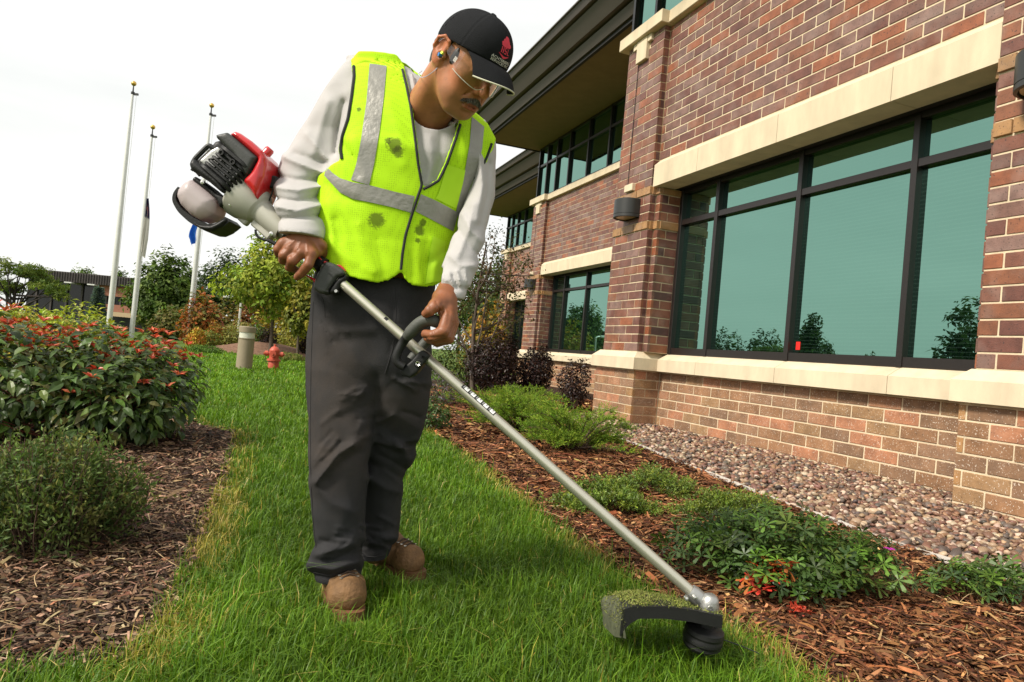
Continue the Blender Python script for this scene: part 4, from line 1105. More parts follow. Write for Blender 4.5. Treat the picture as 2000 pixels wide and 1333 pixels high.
M_CHIP = simple_mat('wood_chip', (1,1,1), 0.8, spec=0.25, var=0.3, scale=60, vcol=True)
CHIP = tmpl([(-0.5,0.5,0),(-0.5,-0.5,0),(0,0.55,0.06),(0,-0.55,0.06),(0.5,0.35,0),(0.5,-0.3,0.0)], [(0,1,3),(0,3,2),(2,3,5),(2,5,4)])
def chips(poly, n_at, pal, seed, label, size=1.0, strands=0, clip=None):
    rs = np.random.default_rng(seed)
    P, r = sector(n_at, 2.6, 0.9, 14, 0.85, rs, 2.0, 0.0)
    k = in_poly(P, poly); P, r = P[k], r[k]
    n = len(P); q = np.maximum(1, r/3.2)
    L_ = size*0.030*np.exp(rs.normal(size=n)*0.55)*q**0.8; Wd = size*0.0050*np.exp(rs.normal(size=n)*0.5)*q**0.9
    z = 0.004+rs.random(n)*0.022
    a = rs.random(n)*6.283+vnoise(P, 5, seed)*0.5
    T = np.stack([np.cos(a), np.sin(a), rs.normal(size=n)*0.22], 1)
    N_ = unit(np.stack([rs.normal(size=n)*0.45, rs.normal(size=n)*0.45, np.ones(n)], 1))
    c = pick(pal, n, 0.32, rs)
    parts = [leaves(np.concatenate([P, z[:,None]], 1), T, N_, L_, Wd, c, CHIP)]
    o = link('wood_chips', np_mesh('wood_chips', *cat(parts)), M_CHIP, kind='stuff', label=label, cat='mulch')
    if strands:
        mb = MB()
        ii = rs.choice(np.where(r < 4)[0], strands)
        for i in ii:
            aa_ = rs.random()*6.283; L2 = rs.uniform(0.06, 0.22); dd = np.array([math.cos(aa_), math.sin(aa_), 0])
            b_ = np.array([P[i,0], P[i,1], 0.028])
            mb.tube(curve_pts(b_-dd*L2/2, b_+dd*L2/2, 0.015, 6, rs)*np.array([1,1,1.0]), 0.0011, 3, cap=False, col=(0.42,0.30,0.16))
        mb.build('straw', M_CHIP, o, kind='stuff')
PAL_L = [(0.10,0.055,0.032),(0.17,0.105,0.065),(0.05,0.028,0.017),(0.32,0.21,0.13),(0.03,0.017,0.011),(0.14,0.068,0.034),(0.23,0.14,0.085)]
PAL_R = [(0.17,0.062,0.024),(0.25,0.105,0.042),(0.075,0.028,0.013),(0.38,0.20,0.088),(0.125,0.046,0.018),(0.045,0.018,0.009),(0.21,0.082,0.032)]
chips(BED_L, 10500, PAL_L, 92, 'dark brown wood chip mulch in the left bed', size=0.84, strands=90)
chips(BED_R, 10500, PAL_R, 93, 'reddish brown shredded bark mulch in the right bed', size=1.05, strands=70)

def make_pebbles():
    rs = np.random.default_rng(94)
    m_ = 5
    t = np.arange(m_)*2*math.pi/m_
    V0 = [(0,0,1)]
    for (rr_, zz) in ((0.72,0.68),(1.0,0.05),(0.75,-0.6)):
        V0 += [(rr_*math.cos(a), rr_*math.sin(a), zz) for a in t]
    V0.append((0,0,-0.9)); V0 = np.array(V0)
    F0 = [(0,1+i,1+(i+1)%m_) for i in range(m_)]
    for j in range(2):
        b0 = 1+j*m_
        for i in range(m_):
            i2 = (i+1)%m_; F0 += [(b0+i,b0+m_+i,b0+m_+i2),(b0+i,b0+m_+i2,b0+i2)]
    F0 += [(1+3*m_,1+2*m_+(i+1)%m_,1+2*m_+i) for i in range(m_)]
    F0 = np.array(F0)
    pts = []
    for (ya, yb, dens) in ((0.9, 4.5, 1150), (4.5, 6.5, 850), (6.5, 9.2, 500)):
        n = int((5.06-2.95)*(yb-ya)*dens)
        p = np.stack([rs.uniform(2.95, 5.06, n), rs.uniform(ya, yb, n)], 1); pts.append(p)
    P = np.concatenate(pts); P = P[in_poly(P, GRAVEL)]
    P = P[~((P[:,1] < 3.55) & (P[:,0] > 4.62))]; P = P[~((P[:,1] > 7.96) & (P[:,0] > 4.62))]; n = len(P)
    dist = np.linalg.norm(P, axis=1)
    s = 0.0195*np.exp(rs.normal(size=n)*0.22)*np.maximum(1, dist/6.5)**0.6
    el = rs.uniform(0.7, 1.35, n); fl_ = rs.uniform(0.5, 0.8, n)
    z = 0.006+rs.random(n)**1.4*0.026
    pal = [(0.24,0.135,0.085),(0.17,0.085,0.058),(0.33,0.22,0.14),(0.12,0.075,0.055),(0.42,0.31,0.21),(0.22,0.115,0.085),(0.28,0.155,0.09),(0.16,0.125,0.10),(0.09,0.07,0.06),(0.19,0.10,0.07),(0.50,0.39,0.29)]
    c = pick(pal, n, 0.16, rs)
    a = rs.random(n)*6.283; tl = rs.normal(size=(n,2))*0.25
    pr_ = proj(np.concatenate([P, z[:,None]], 1))
    vis = (pr_[:,0] > 0) & (pr_[:,0] < 2000) & (pr_[:,1] < 1333)
    size_px = np.where(vis & (z > 0.018), s*el/dist, 0)
    big = set(np.argsort(-size_px)[:300].tolist())
    mat = simple_mat('pebble', (1,1,1), 0.45, spec=0.4, var=0.3, scale=45, vcol=True)
    rest = np.array([i for i in range(n) if i not in big])
    def shape(idx):
        v = V0[None]*np.stack([s[idx]*el[idx], s[idx]/el[idx]**0.5, s[idx]*fl_[idx]], 1)[:,None]
        v = v*(1+0.10*np.sin(V0[None,:,0]*3+idx[:,None])[:,:,None])
        v[:,:,2] += v[:,:,0]*tl[idx,0][:,None]+v[:,:,1]*tl[idx,1][:,None]
        ca, sa = np.cos(a[idx])[:,None], np.sin(a[idx])[:,None]
        return np.stack([v[:,:,0]*ca-v[:,:,1]*sa, v[:,:,0]*sa+v[:,:,1]*ca, v[:,:,2]], 2)
    v = shape(rest)+np.concatenate([P[rest], z[rest,None]], 1)[:,None]
    F = (np.arange(len(rest))[:,None,None]*len(V0)+F0[None]).reshape(-1,3)
    link('pebbles', np_mesh('pebbles', v.reshape(-1,3), F, np.repeat(c[rest], len(V0), 0), True), mat, GRAVEL_BED, kind='stuff')
    # the largest pebbles singly, sharing a few meshes
    variants = []
    for k in range(30):
        i = list(big)[k*7 % len(big)]
        vv = shape(np.array([i]))[0]/s[i]
        me = np_mesh('pebble', vv, F0, np.repeat(pick([pal[k % len(pal)]], 1, 0.12, rs), len(V0), 0), True); me.materials.append(mat); variants.append(me)
    for j, i in enumerate(sorted(big)):
        o = link('pebble', variants[(j*11) % 30], None, GRAVEL_BED, loc=(P[i,0], P[i,1], z[i]))
        o.scale = (s[i],)*3; o.rotation_euler.z = a[i]
make_pebbles()

M_EDGE = simple_mat('edging_metal', (0.62, 0.58, 0.52), 0.45, var=0.15, scale=30)
def edging():
    pts = np.array(EDGING); t = np.linspace(0, len(pts)-1, 60)
    x, y = np.interp(t, range(len(pts)), pts[:,0]), np.interp(t, range(len(pts)), pts[:,1])
    k = np.ones(9)/9; xs = np.convolve(np.pad(x, 4, 'edge'), k, 'valid')
    mb = MB(); V, F = [], []
    for i in range(60):
        z = 0.028+0.006*math.sin(i*0.7)
        V += [(xs[i]-0.004,y[i],-0.02),(xs[i]-0.004,y[i],z),(xs[i]+0.005,y[i],z),(xs[i]+0.005,y[i],-0.02)]
        if i:
            b0, b1 = (i-1)*4, i*4
            for q in range(3): F.append((b0+q, b0+q+1, b1+q+1, b1+q))
    mb.add(V, F).build('garden_edging', M_EDGE, label='thin pale metal edging strip between the bark mulch and the gravel', cat='edging')
edging()
# ------------------------------------------------------------------ flagpoles, far building, bollard, hydrant
M_POLE = simple_mat('pole_metal', (0.66, 0.66, 0.63), 0.4, metal=0.3, var=0.06, scale=3)
M_BALL = simple_mat('gold_ball', (0.65, 0.42, 0.10), 0.3, metal=0.8, var=0.05)
def lat(px, py, D):
    p = at_d(px, py, D); return float((p-CAM)@R0), float(p[2])
def flagpole(px_mid, py_mid, px_top, top_y, D, label):
    p = at_d(px_mid, py_mid, D); zt = zpix(px_top, top_y, D)
    t = empty('flagpole', (p[0], p[1], 0), label=label, cat='flagpole', group='white flagpoles on the left')
    MB().tube([(0,0,-0.1),(0,0,zt*0.35),(0,0,zt*0.75),(0,0,zt-0.02)], [0.105,0.10,0.075,0.045], 16).build('pole', M_POLE, t, smooth=True)
    MB().lathe([(0.045,zt-0.12),(0.07,zt-0.10),(0.07,zt-0.02),(0.03,zt),(0.02,zt+0.25)], n=12).box((0.0,-0.03,zt-0.14),(0.22,0.03,zt-0.06)).build('truck', M_LAMP, t)
    MB().lathe([(0.001,zt+0.22)]+[(0.10*math.sin(a),zt+0.32-0.10*math.cos(a)) for a in np.linspace(0.15,3.0,9)]+[(0.001,zt+0.42)], n=14).build('ball', M_BALL, t, smooth=True)
    MB().tube([(0.13,-0.02,1.2),(0.15,-0.02,zt*0.5),(0.16,-0.02,zt-0.1)], 0.008, 4).build('halyard', M_POLE, t)
    t.rotation_euler.z = -YAW
    return t, p
P1, _ = flagpole(237, 400, 262, 178, 28, 'tallest flagpole at left, bare, with a gold ball')
P2, p2 = flagpole(279, 440, 299, 262, 31, 'middle flagpole with the navy and white flag hanging limp')
P3, p3 = flagpole(390, 440, 415, 220, 30, 'right flagpole standing behind the trimmer engine')
def hanging_flag(px0, px1, y0, y1, D, label, cols, folds=3, side=1):
    """limp flag: rows of folded cloth"""
    x0, z0 = lat(px0, y0, D); x1, _ = lat(px1, y0, D); _, z1 = lat(px0, y1, D)
    p = at_d(px0, y0, D)
    t = empty('flag', (p[0], p[1], 0), -YAW, label=label, cat='flag')
    nz_, nx = 30, 26; V, C_ = [], []
    for i in range(nz_+1):
        v = i/nz_; zz = z0+(z1-z0)*v
        wd = (x1-x0)*(0.35+0.65*math.sin(min(1, v*1.5)*1.57))*(1-0.45*max(0, v-0.7)/0.3)
        for j in range(nx+1):
            u = j/nx
            V.append((wd*u+0.02*math.sin(v*7), -0.10*math.sin(u*math.pi*folds+v*1.2)*(0.4+0.6*v), zz-0.3*u*(v if v > .8 else 0.8*v)))
            C_.append(cols(u, v))
    F = [(i*(nx+1)+j, i*(nx+1)+j+1, (i+1)*(nx+1)+j+1, (i+1)*(nx+1)+j) for i in range(nz_) for j in range(nx)]
    me = np_mesh('cloth', V, np.array(F), C_, True)
    link('cloth', me, simple_mat('flag_cloth', (1,1,1), 0.8, vcol=True, var=0.08, trans=0.5, tr_tint=(1,1,1)), t)
def flag_a(u, v):
    if v < 0.36:
        return (0.30,0.02,0.03) if (0.35 < u < 0.62 and 0.08 < v < 0.32) or (0.15 < v < 0.22 and 0.2 < u < 0.8) else (0.02,0.02,0.07)
    return (0.62,0.60,0.55)
hanging_flag(287, 297, 388, 492, 31, 'navy, red and white flag hanging limp on the middle pole', flag_a)
hanging_flag(388, 372, 425, 470, 30, 'blue flag showing below the trimmer engine', lambda u, v: (0.02,0.14,0.55))

# far brick office building
M_FBRICK = simple_mat('far_brick', (0.30,0.12,0.075), 0.8, var=0.15, scale=8, bump=0.2)
M_FROOF = simple_mat('far_roof', (0.055,0.045,0.042), 0.6, var=0.1, scale=2)
M_FGLASS = simple_mat('far_glass', (0.012,0.012,0.013), 0.12, var=0.05)
M_FTAN = simple_mat('far_tan', (0.45,0.33,0.2), 0.8, var=0.08)
def far_building():
    D = 48.0
    t = empty('far_building', (float(FW[0]*D), float(FW[1]*D), 0), -YAW, label='low dark-roofed brick building behind the flagpoles', cat='building')
    def bx(x0, x1, za, zb, y0, y1, nm, mat, par=None):
        return MB().box((x0, y0, za), (x1, y1, zb)).build(nm, mat, par or t)
    Xp = lambda px: lat(px, 580, D)[0]
    Zp = lambda px, py: lat(px, py, D)[1]
    ztop, zro = Zp(110, 530), Zp(110, 549)
    bx(Xp(40), Xp(262), zro, ztop, -0.3, 9, 'roof_fascia', M_FROOF)
    for i in range(44):
        x = Xp(40)+(Xp(262)-Xp(40))*i/43; bx(x-0.012, x+0.012, zro+0.02, ztop-0.02, -0.36, -0.302, 'roof_seam', M_FROOF)
    zb1, zw1, zb2, zt1 = Zp(220, 579), Zp(220, 595), Zp(220, 609), Zp(220, 618)
    bx(Xp(40), Xp(192), 0, zro-0.01, 0.6, 9, 'entrance_glass', M_FGLASS)
    for px in (60, 90, 120, 150, 175): bx(Xp(px)-0.06, Xp(px)+0.06, 0, zro-0.02, 0.5, 0.59, 'mullion', M_FROOF)
    bx(Xp(192), Xp(330), zb1, zro-0.01, 0, 9, 'brick_panel', M_FBRICK)
    bx(Xp(190), Xp(331), zw1, zb1-0.01, 0.25, 9, 'window_band', M_FGLASS)
    for px in range(205, 331, 14): bx(Xp(px)-0.05, Xp(px)+0.05, zw1, zb1-0.02, 0.15, 0.24, 'mullion', M_FROOF)
    bx(Xp(192), Xp(332), zb2, zw1-0.01, 0, 9, 'brick_panel', M_FBRICK)
    bx(Xp(191), Xp(333), zt1, zb2-0.01, -0.08, 9, 'tan_band', M_FTAN)
    bx(Xp(192), Xp(332), 0, zt1-0.01, 0.3, 9, 'window_band', M_FGLASS)
    for px in (140, 185): bx(Xp(px)-0.25, Xp(px)+0.25, zro-0.10, zro-0.02, -0.6, 0.5, 'canopy_lamp', M_POLE)
far_building()

# bollard light
M_BOLL = simple_mat('bollard_paint', (0.27,0.22,0.145), 0.55, var=0.08, scale=6)
M_BGLASS = simple_mat('bollard_lens', (0.62,0.62,0.52), 0.15, var=0.1, scale=12)
bp_ = on_z(476, 721)
t = empty('bollard_light', tuple(bp_), label='round tan bollard light with a glass band on the lawn', cat='bollard')
D_ = float((bp_-CAM)@FW); hb = zpix(482, 638, D_); rb = 15.0*D_/F_PX
MB().lathe([(rb*1.02,-0.05),(rb*1.02,0.0),(rb,0.02),(rb,hb*0.70),(rb*1.06,hb*0.705),(rb*1.06,hb*0.725),(rb*0.3,hb*0.73)], n=28).build('post', M_BOLL, t, smooth=True)
MB().lathe([(rb*0.97,hb*0.727),(rb*0.97,hb*0.862)], n=28).build('lens', M_BGLASS, t, smooth=True)
MB().lathe([(0.01,hb*0.79),(rb*0.75,hb*0.865)], n=28).build('reflector', M_POLE, t, smooth=True)
MB().lathe([(rb*0.3,hb*0.858),(rb*1.06,hb*0.86),(rb*1.06,hb*0.985),(rb*0.98,hb),(0.001,hb*1.003)], n=28).build('cap', M_BOLL, t, smooth=True)

# hydrant
M_HYD = simple_mat('hydrant_paint', (0.50,0.085,0.045), 0.5, var=0.22, scale=14, bump=0.1)
hp = on_z(533, 722)
t = empty('fire_hydrant', tuple(hp), -YAW, label='weathered red fire hydrant on the lawn', cat='hydrant')
hh_ = zpix(535, 673, float((hp-CAM)@FW)); k = hh_/0.62
def zz(v): return v*k
MB().lathe([(0.13*k,0),(0.13*k,zz(0.20)),(0.125*k,zz(0.21))], n=20).build('barrel', M_HYD, t, smooth=True)
MB().lathe([(0.125*k,zz(0.205)),(0.165*k,zz(0.21)),(0.165*k,zz(0.235)),(0.16*k,zz(0.24)),(0.16*k,zz(0.262)),(0.12*k,zz(0.265))], n=20).build('flange', M_HYD, t, smooth=True)
MB().lathe([(0.115*k,zz(0.26)),(0.115*k,zz(0.45)),(0.125*k,zz(0.455)),(0.125*k,zz(0.475)),(0.11*k,zz(0.50)),(0.075*k,zz(0.55)),(0.04*k,zz(0.565)),(0.03*k,zz(0.57)),(0.03*k,zz(0.62)),(0.001,zz(0.622))], n=20).build('bonnet', M_HYD, t, smooth=True)
for (dx_, dy_, r_, l_) in ((-1,-0.15,0.062,0.20),(1,0.15,0.06,0.19),(0.1,-1,0.075,0.17)):
    d = np.array([dx_,dy_,0]); d /= np.linalg.norm(d); c0 = np.array([0,0,zz(0.385)])
    mb = MB().tube([c0+d*0.05*k, c0+d*l_*k*0.75], r_*k*0.8, 14)
    mb.tube([c0+d*l_*k*0.75, c0+d*l_*k*1.12], r_*k*1.05, 14)
    mb.tube([c0+d*l_*k*1.12, c0+d*l_*k*1.3], r_*k*0.4, 5)
    mb.build('outlet', M_HYD, t, smooth=True)
MB().tube([(-0.17*k,-0.08*k,zz(0.33)),(-0.19*k,-0.1*k,zz(0.22)),(-0.15*k,-0.12*k,zz(0.16)),(-0.1*k,-0.11*k,zz(0.22))], 0.008*k, 5).build('chain', M_LAMP, t)
# distant lamp post
lp = gpos(466, 30)
t = empty('lamp_post', lp, -YAW, label='thin pale lamp post behind the bollard light', cat='lamp post')
zl = zpix(466, 585, 30)
MB().tube([(0,0,0),(0,0,zl)], [0.06,0.05], 8).build('post', M_POLE, t)
MB().tube([(0,0,zl-0.02),(-0.12,0,zl+0.06),(-0.3,0,zl+0.05)], 0.035, 6).build('arm', M_POLE, t)
MB().box((-0.75,-0.12,zl-0.0),(-0.25,0.12,zl+0.12), bev=0.03).build('lamp_head', M_POLE, t)
# ------------------------------------------------------------------ implicit modelling: fields on a grid -> surface-net meshes
# local frame of the man and his tool: x = right of the view, y = away from the viewer, z = up
CY_, SY_ = math.cos(YAW), math.sin(YAW)
def loc(px, py, d):
    """photo pixel at horizontal distance d -> local point"""
    v = ray(px, py); r_, f_ = v@R0, v[0]*SY_+v[1]*CY_
    k = d/f_; return np.array([r_*k, d, EYE+v[2]*k])
def loc_ray(px, py):
    v = ray(px, py); return Vector((v@R0, v[0]*SY_+v[1]*CY_, v[2])).normalized()
def px_of(X, Y, Z):
    """local coordinates -> photo pixels (arrays)"""
    wx, wy = X*CY_+Y*SY_, -X*SY_+Y*CY_; wz = Z-EYE
    k = F_PX/(wx*FW[0]+wy*FW[1]+wz*FW[2])
    return 1000+k*(wx*RT[0]+wy*RT[1]+wz*RT[2]), 666.5-k*(wx*UP[0]+wy*UP[1]+wz*UP[2])

class Grid:
    def __init__(s, lo, hi, h):
        s.h = h; s.lo = np.array(lo, np.float32); n = np.ceil((np.array(hi)-np.array(lo))/h).astype(int)+1
        ax = [s.lo[i]+h*np.arange(n[i], dtype=np.float32) for i in range(3)]
        s.X, s.Y, s.Z = np.meshgrid(*ax, indexing='ij')
def smin(a, b, k):
    h = np.clip(0.5+0.5*(b-a)/k, 0, 1); return b+(a-b)*h-k*h*(1-h)
def smax(a, b, k): return -smin(-a, -b, k)
def f_ell(G, c, r):
    x, y, z = (G.X-c[0])/r[0], (G.Y-c[1])/r[1], (G.Z-c[2])/r[2]
    k0 = np.sqrt(x*x+y*y+z*z); k1 = np.sqrt((x/r[0])**2+(y/r[1])**2+(z/r[2])**2)
    return k0*(k0-1)/np.maximum(k1, 1e-6)
def f_sph(G, c, r): return np.sqrt((G.X-c[0])**2+(G.Y-c[1])**2+(G.Z-c[2])**2)-r
def f_cap(G, a, b, ra, rb=None):
    rb = ra if rb is None else rb
    a, b = np.array(a, np.float32), np.array(b, np.float32); ab = b-a; L2 = float(ab@ab)+1e-12
    t = np.clip(((G.X-a[0])*ab[0]+(G.Y-a[1])*ab[1]+(G.Z-a[2])*ab[2])/L2, 0, 1)
    d = np.sqrt((G.X-a[0]-t*ab[0])**2+(G.Y-a[1]-t*ab[1])**2+(G.Z-a[2]-t*ab[2])**2)
    return d-(ra+(rb-ra)*t)
def f_chain(G, pts, rad, k=0.004):
    f = None
    for i in range(len(pts)-1):
        g = f_cap(G, pts[i], pts[i+1], rad[i], rad[i+1]); f = g if f is None else smin(f, g, k)
    return f
def f_poly2(U, V, poly):
    """signed distance to a 2-D polygon"""
    q = np.asarray(poly, np.float32); n = len(q)
    d = np.full(U.shape, 1e9, np.float32); ins = np.zeros(U.shape, bool); j = n-1
    for i in range(n):
        a, b = q[j], q[i]; e = b-a
        t = np.clip(((U-a[0])*e[0]+(V-a[1])*e[1])/(e@e+1e-12), 0, 1)
        d = np.minimum(d, (U-a[0]-t*e[0])**2+(V-a[1]-t*e[1])**2)
        if a[1] != b[1]:
            c = (a[1] > V) != (b[1] > V); ins ^= c & (U < (b[0]-a[0])*(V-a[1])/(b[1]-a[1])+a[0])
        j = i
    d = np.sqrt(d); return np.where(ins, -d, d)
def f_line2(U, V, pts):
    q = np.asarray(pts, np.float32); d = np.full(U.shape, 1e9, np.float32)
    for a, b in zip(q[:-1], q[1:]):
        e = b-a; t = np.clip(((U-a[0])*e[0]+(V-a[1])*e[1])/(e@e+1e-12), 0, 1)
        d = np.minimum(d, (U-a[0]-t*e[0])**2+(V-a[1]-t*e[1])**2)
    return np.sqrt(d)
def f_slab(G, left, right, dfun, hb, ex=2.4, shear=0.0, zpad=0.0):
    """stack of super-elliptic sections between two outlines (photo pixels); dfun(py)->depth, hb(py)->half depth"""
    def conv(o): 
        P = np.array([loc(x, y, dfun(y)) for x, y in o]); k = np.argsort(P[:,2]); return P[k]
    Lp, Rp = conv(left), conv(right)
    zs = np.linspace(min(Lp[:,2].min(), Rp[:,2].min()), max(Lp[:,2].max(), Rp[:,2].max()), 160)
    ys = np.array([float(y) for _, y in sorted(left, key=lambda p: p[1])]); 
    rl, rr = np.interp(zs, Lp[:,2], Lp[:,0]), np.interp(zs, Rp[:,2], Rp[:,0])
    k = np.ones(7)/7
    rl, rr = np.convolve(np.pad(rl, 3, 'edge'), k, 'valid'), np.convolve(np.pad(rr, 3, 'edge'), k, 'valid')
    # depth as a function of z through the mid outline
    pyl = np.interp(zs, Lp[:,2], [p[1] for p in sorted(left, key=lambda p: -p[1])])
    dc = np.array([dfun(y) for y in pyl]); b_ = np.array([hb(y) for y in pyl])
    Z1 = G.Z[0,0,:]
    RL, RR, DC, HB = (np.interp(Z1, zs, v).astype(np.float32) for v in (rl, rr, dc, b_))
    a = np.maximum((RR-RL)/2, 0.004); c = (RL+RR)/2
    x = (G.X-c)/a; y = (G.Y-DC-shear*(G.X-c))/HB
    rad = (np.abs(x)**ex+np.abs(y)**ex)**(1/ex)
    f = (rad-1)*np.minimum(a, HB)
    return np.maximum(f, np.maximum(G.Z-(zs[-1]+zpad), (zs[0]-zpad)-G.Z))
def lerp(pts):
    x = [p[0] for p in pts]; y = [p[1] for p in pts]
    return lambda v: float(np.interp(v, x, y))
def strokes(G, f, st, band=0.05):
    """cloth folds: raised (amp>0) or pressed (amp<0) strokes drawn on the front view, in photo pixels"""
    m = np.abs(f) < band
    X, Y, Z = G.X[m], G.Y[m], G.Z[m]; U, V = px_of(X, Y, Z)
    add = np.zeros_like(U)
    for pts, amp, w in st:
        d = f_line2(U, V, pts); add += amp*np.exp(-(d/w)**1.45)
    f = f.copy(); f[m] -= add
    return f
def noise3(G, f, amp, scale, seed, band=0.05, stretch=(1,1,1)):
    m = np.abs(f) < band
    P = np.stack([G.X[m]*stretch[0], G.Y[m]*stretch[1], G.Z[m]*stretch[2]], 1)
    g = f.copy(); g[m] -= amp*vnoise(P, scale, seed).astype(np.float32); return g

def surface(G, f):
    """naive surface nets -> (V, quads)"""
    ins = f < 0; nx, ny, nz = f.shape
    cnt = np.zeros((nx-1, ny-1, nz-1), np.int8)
    for dx in (0,1):
        for dy in (0,1):
            for dz in (0,1): cnt += ins[dx:nx-1+dx, dy:ny-1+dy, dz:nz-1+dz]
    act = (cnt > 0) & (cnt < 8)
    I, J, K = np.nonzero(act); n = len(I)
    idx = np.full(act.shape, -1, np.int64); idx[I,J,K] = np.arange(n)
    cor = [(0,0,0),(1,0,0),(0,1,0),(1,1,0),(0,0,1),(1,0,1),(0,1,1),(1,1,1)]
    val = np.stack([f[I+a, J+b, K+c] for a,b,c in cor], 1)
    acc = np.zeros((n,3)); m = np.zeros(n)
    for a in range(8):
        for b in range(a+1, 8):
            d = np.array(cor[b])-np.array(cor[a])
            if abs(d).sum() != 1: continue
            va, vb = val[:,a], val[:,b]; c = (va < 0) != (vb < 0)
            t = va/(va-vb+1e-20)
            p = np.array(cor[a])[None]+t[:,None]*d[None]
            acc[c] += p[c]; m[c] += 1
    V = (np.stack([I,J,K], 1)+acc/m[:,None])*G.h+G.lo
    Q = []
    for ax in range(3):
        sl0 = [slice(None)]*3; sl1 = [slice(None)]*3; sl0[ax] = slice(0,-1); sl1[ax] = slice(1,None)
        c = ins[tuple(sl0)] != ins[tuple(sl1)]
        o = [i for i in range(3) if i != ax]
        cut = [slice(None)]*3; cut[o[0]] = slice(1, -1); cut[o[1]] = slice(1, -1)
        full = np.zeros(c.shape, bool); full[tuple(cut)] = c[tuple(cut)]
        i = np.stack(np.nonzero(full), 1)
        if len(i) == 0: continue
        def cell(da, db):
            q = i.copy(); q[:,o[0]] -= da; q[:,o[1]] -= db; return idx[q[:,0], q[:,1], q[:,2]]
        quad = np.stack([cell(1,1), cell(0,1), cell(0,0), cell(1,0)], 1)
        inside0 = ins[i[:,0], i[:,1], i[:,2]]
        flip = inside0 if ax != 1 else ~inside0
        quad[~flip] = quad[~flip][:, ::-1]
        Q.append(quad)
    return V, np.concatenate(Q)

def relax(V, Q, it=1, lam=0.5):
    """Laplacian smoothing"""
    E_ = np.concatenate([Q[:,[0,1]], Q[:,[1,2]], Q[:,[2,3]], Q[:,[3,0]]])
    for _ in range(it):
        s = np.zeros_like(V); c = np.zeros(len(V))
        for a, b in ((0,1),(1,0)):
            for k in range(3): s[:,k] += np.bincount(E_[:,a], V[E_[:,b],k], len(V))
            c += np.bincount(E_[:,a], minlength=len(V))
        V = V+lam*(s/np.maximum(c,1)[:,None]-V)
    return V
# ------------------------------------------------------------------ the man
M_SKIN = simple_mat('skin', (0.42, 0.170, 0.078), 0.48, spec=0.45, var=0.14, scale=45, bump=0.10, bscale=420, vcol=True)
M_SKIN.node_tree.nodes['Principled BSDF'].inputs['Subsurface Weight'].default_value = 0.12
M_SKIN.node_tree.nodes['Principled BSDF'].inputs['Subsurface Radius'].default_value = (0.012, 0.005, 0.003)
M_HAIR = simple_mat('dark_hair', (0.018, 0.014, 0.012), 0.55, var=0.5, scale=180)
M_STACHE = simple_mat('moustache_hair', (1, 1, 1), 0.5, var=0.3, scale=150, vcol=True)
def cloth_mat(name, col, weave, bump, rough=0.9, dirt=None, var=0.08, sheen=0.0):
    m = simple_mat(name, col, rough, spec=0.2, var=var, scale=9, bump=bump, bscale=weave)
    if sheen: m.node_tree.nodes['Principled BSDF'].inputs['Sheen Weight'].default_value = sheen
    return m
M_SHIRT = cloth_mat('heather_shirt', (0.45, 0.432, 0.425), 420, 0.25, var=0.05)
def patches(m, col, spots, nscale, soft=0.35, strength=0.8):
    """stains: coloured smudges of their own shape at local points (centre, radius)"""
    N, L = m.node_tree.nodes, m.node_tree.links; B = N['Principled BSDF']
    src = B.inputs['Base Color'].links[0].from_socket
    tcx = nd(N, 'ShaderNodeTexCoord')
    no = nd(N, 'ShaderNodeTexNoise', inp={'Scale': nscale, 'Detail': 3.0, 'Roughness': 0.7, 'Distortion': 1.2}); L.new(tcx.outputs['Object'], no.inputs['Vector'])
    for (c, r) in spots:
        ds = nd(N, 'ShaderNodeVectorMath', operation='DISTANCE'); ds.inputs[1].default_value = tuple(c); L.new(tcx.outputs['Object'], ds.inputs[0])
        a = nd(N, 'ShaderNodeMath', operation='DIVIDE'); L.new(ds.outputs['Value'], a.inputs[0]); a.inputs[1].default_value = r*0.95
        b = nd(N, 'ShaderNodeMath', operation='SUBTRACT'); L.new(no.outputs['Fac'], b.inputs[0]); L.new(a.outputs[0], b.inputs[1])
        mr = nd(N, 'ShaderNodeMapRange', inp={1: -0.30, 2: -0.30+soft, 3: 0.0, 4: strength}); L.new(b.outputs[0], mr.inputs[0])
        mx_ = nd(N, 'ShaderNodeMix', data_type='RGBA'); mx_.inputs[7].default_value = (*col, 1)
        L.new(mr.outputs[0], mx_.inputs[0]); L.new(src, mx_.inputs[6]); src = mx_.outputs[2]
    L.new(src, B.inputs['Base Color'])
ORG = loc(690, 1180, 2.12); ORG[2] = 0.0
def man_world(): 
    return (float(ORG[0]*CY_+ORG[1]*SY_), float(-ORG[0]*SY_+ORG[1]*CY_), 0.0)
def mlink(name, V, F, mat, parent, cols=None, smooth=True, **k):
    return link(name, np_mesh(name, V-ORG, F, cols, smooth), mat, parent, **k)
def mbuild(mb, name, mat, parent, smooth=True, angle=40, **k):
    mb.v = [v-ORG for v in mb.v]; return mb.build(name, mat, parent, smooth=smooth, angle=angle, **k)

# --- head frame
HY, HE, HS = math.radians(51), math.radians(40), 1.05
HF = np.array([math.cos(HE)*math.sin(HY), -math.cos(HE)*math.cos(HY), -math.sin(HE)])
HU = np.array([math.sin(HE)*math.sin(HY), -math.sin(HE)*math.cos(HY), math.cos(HE)])
HR = np.cross(HF, HU)                      # his right
HO = loc(909, 127, 1.95)
HMAT = np.stack([-HR, HF, HU], 1)*HS       # head coords (x: his left, y: forward, z: up)
def h2l(p): return np.asarray(p, float)@HMAT.T+HO
def l2h(p): return (np.asarray(p, float)-HO)@HMAT/(HS*HS)
neck_base = loc(838, 215, 2.085)

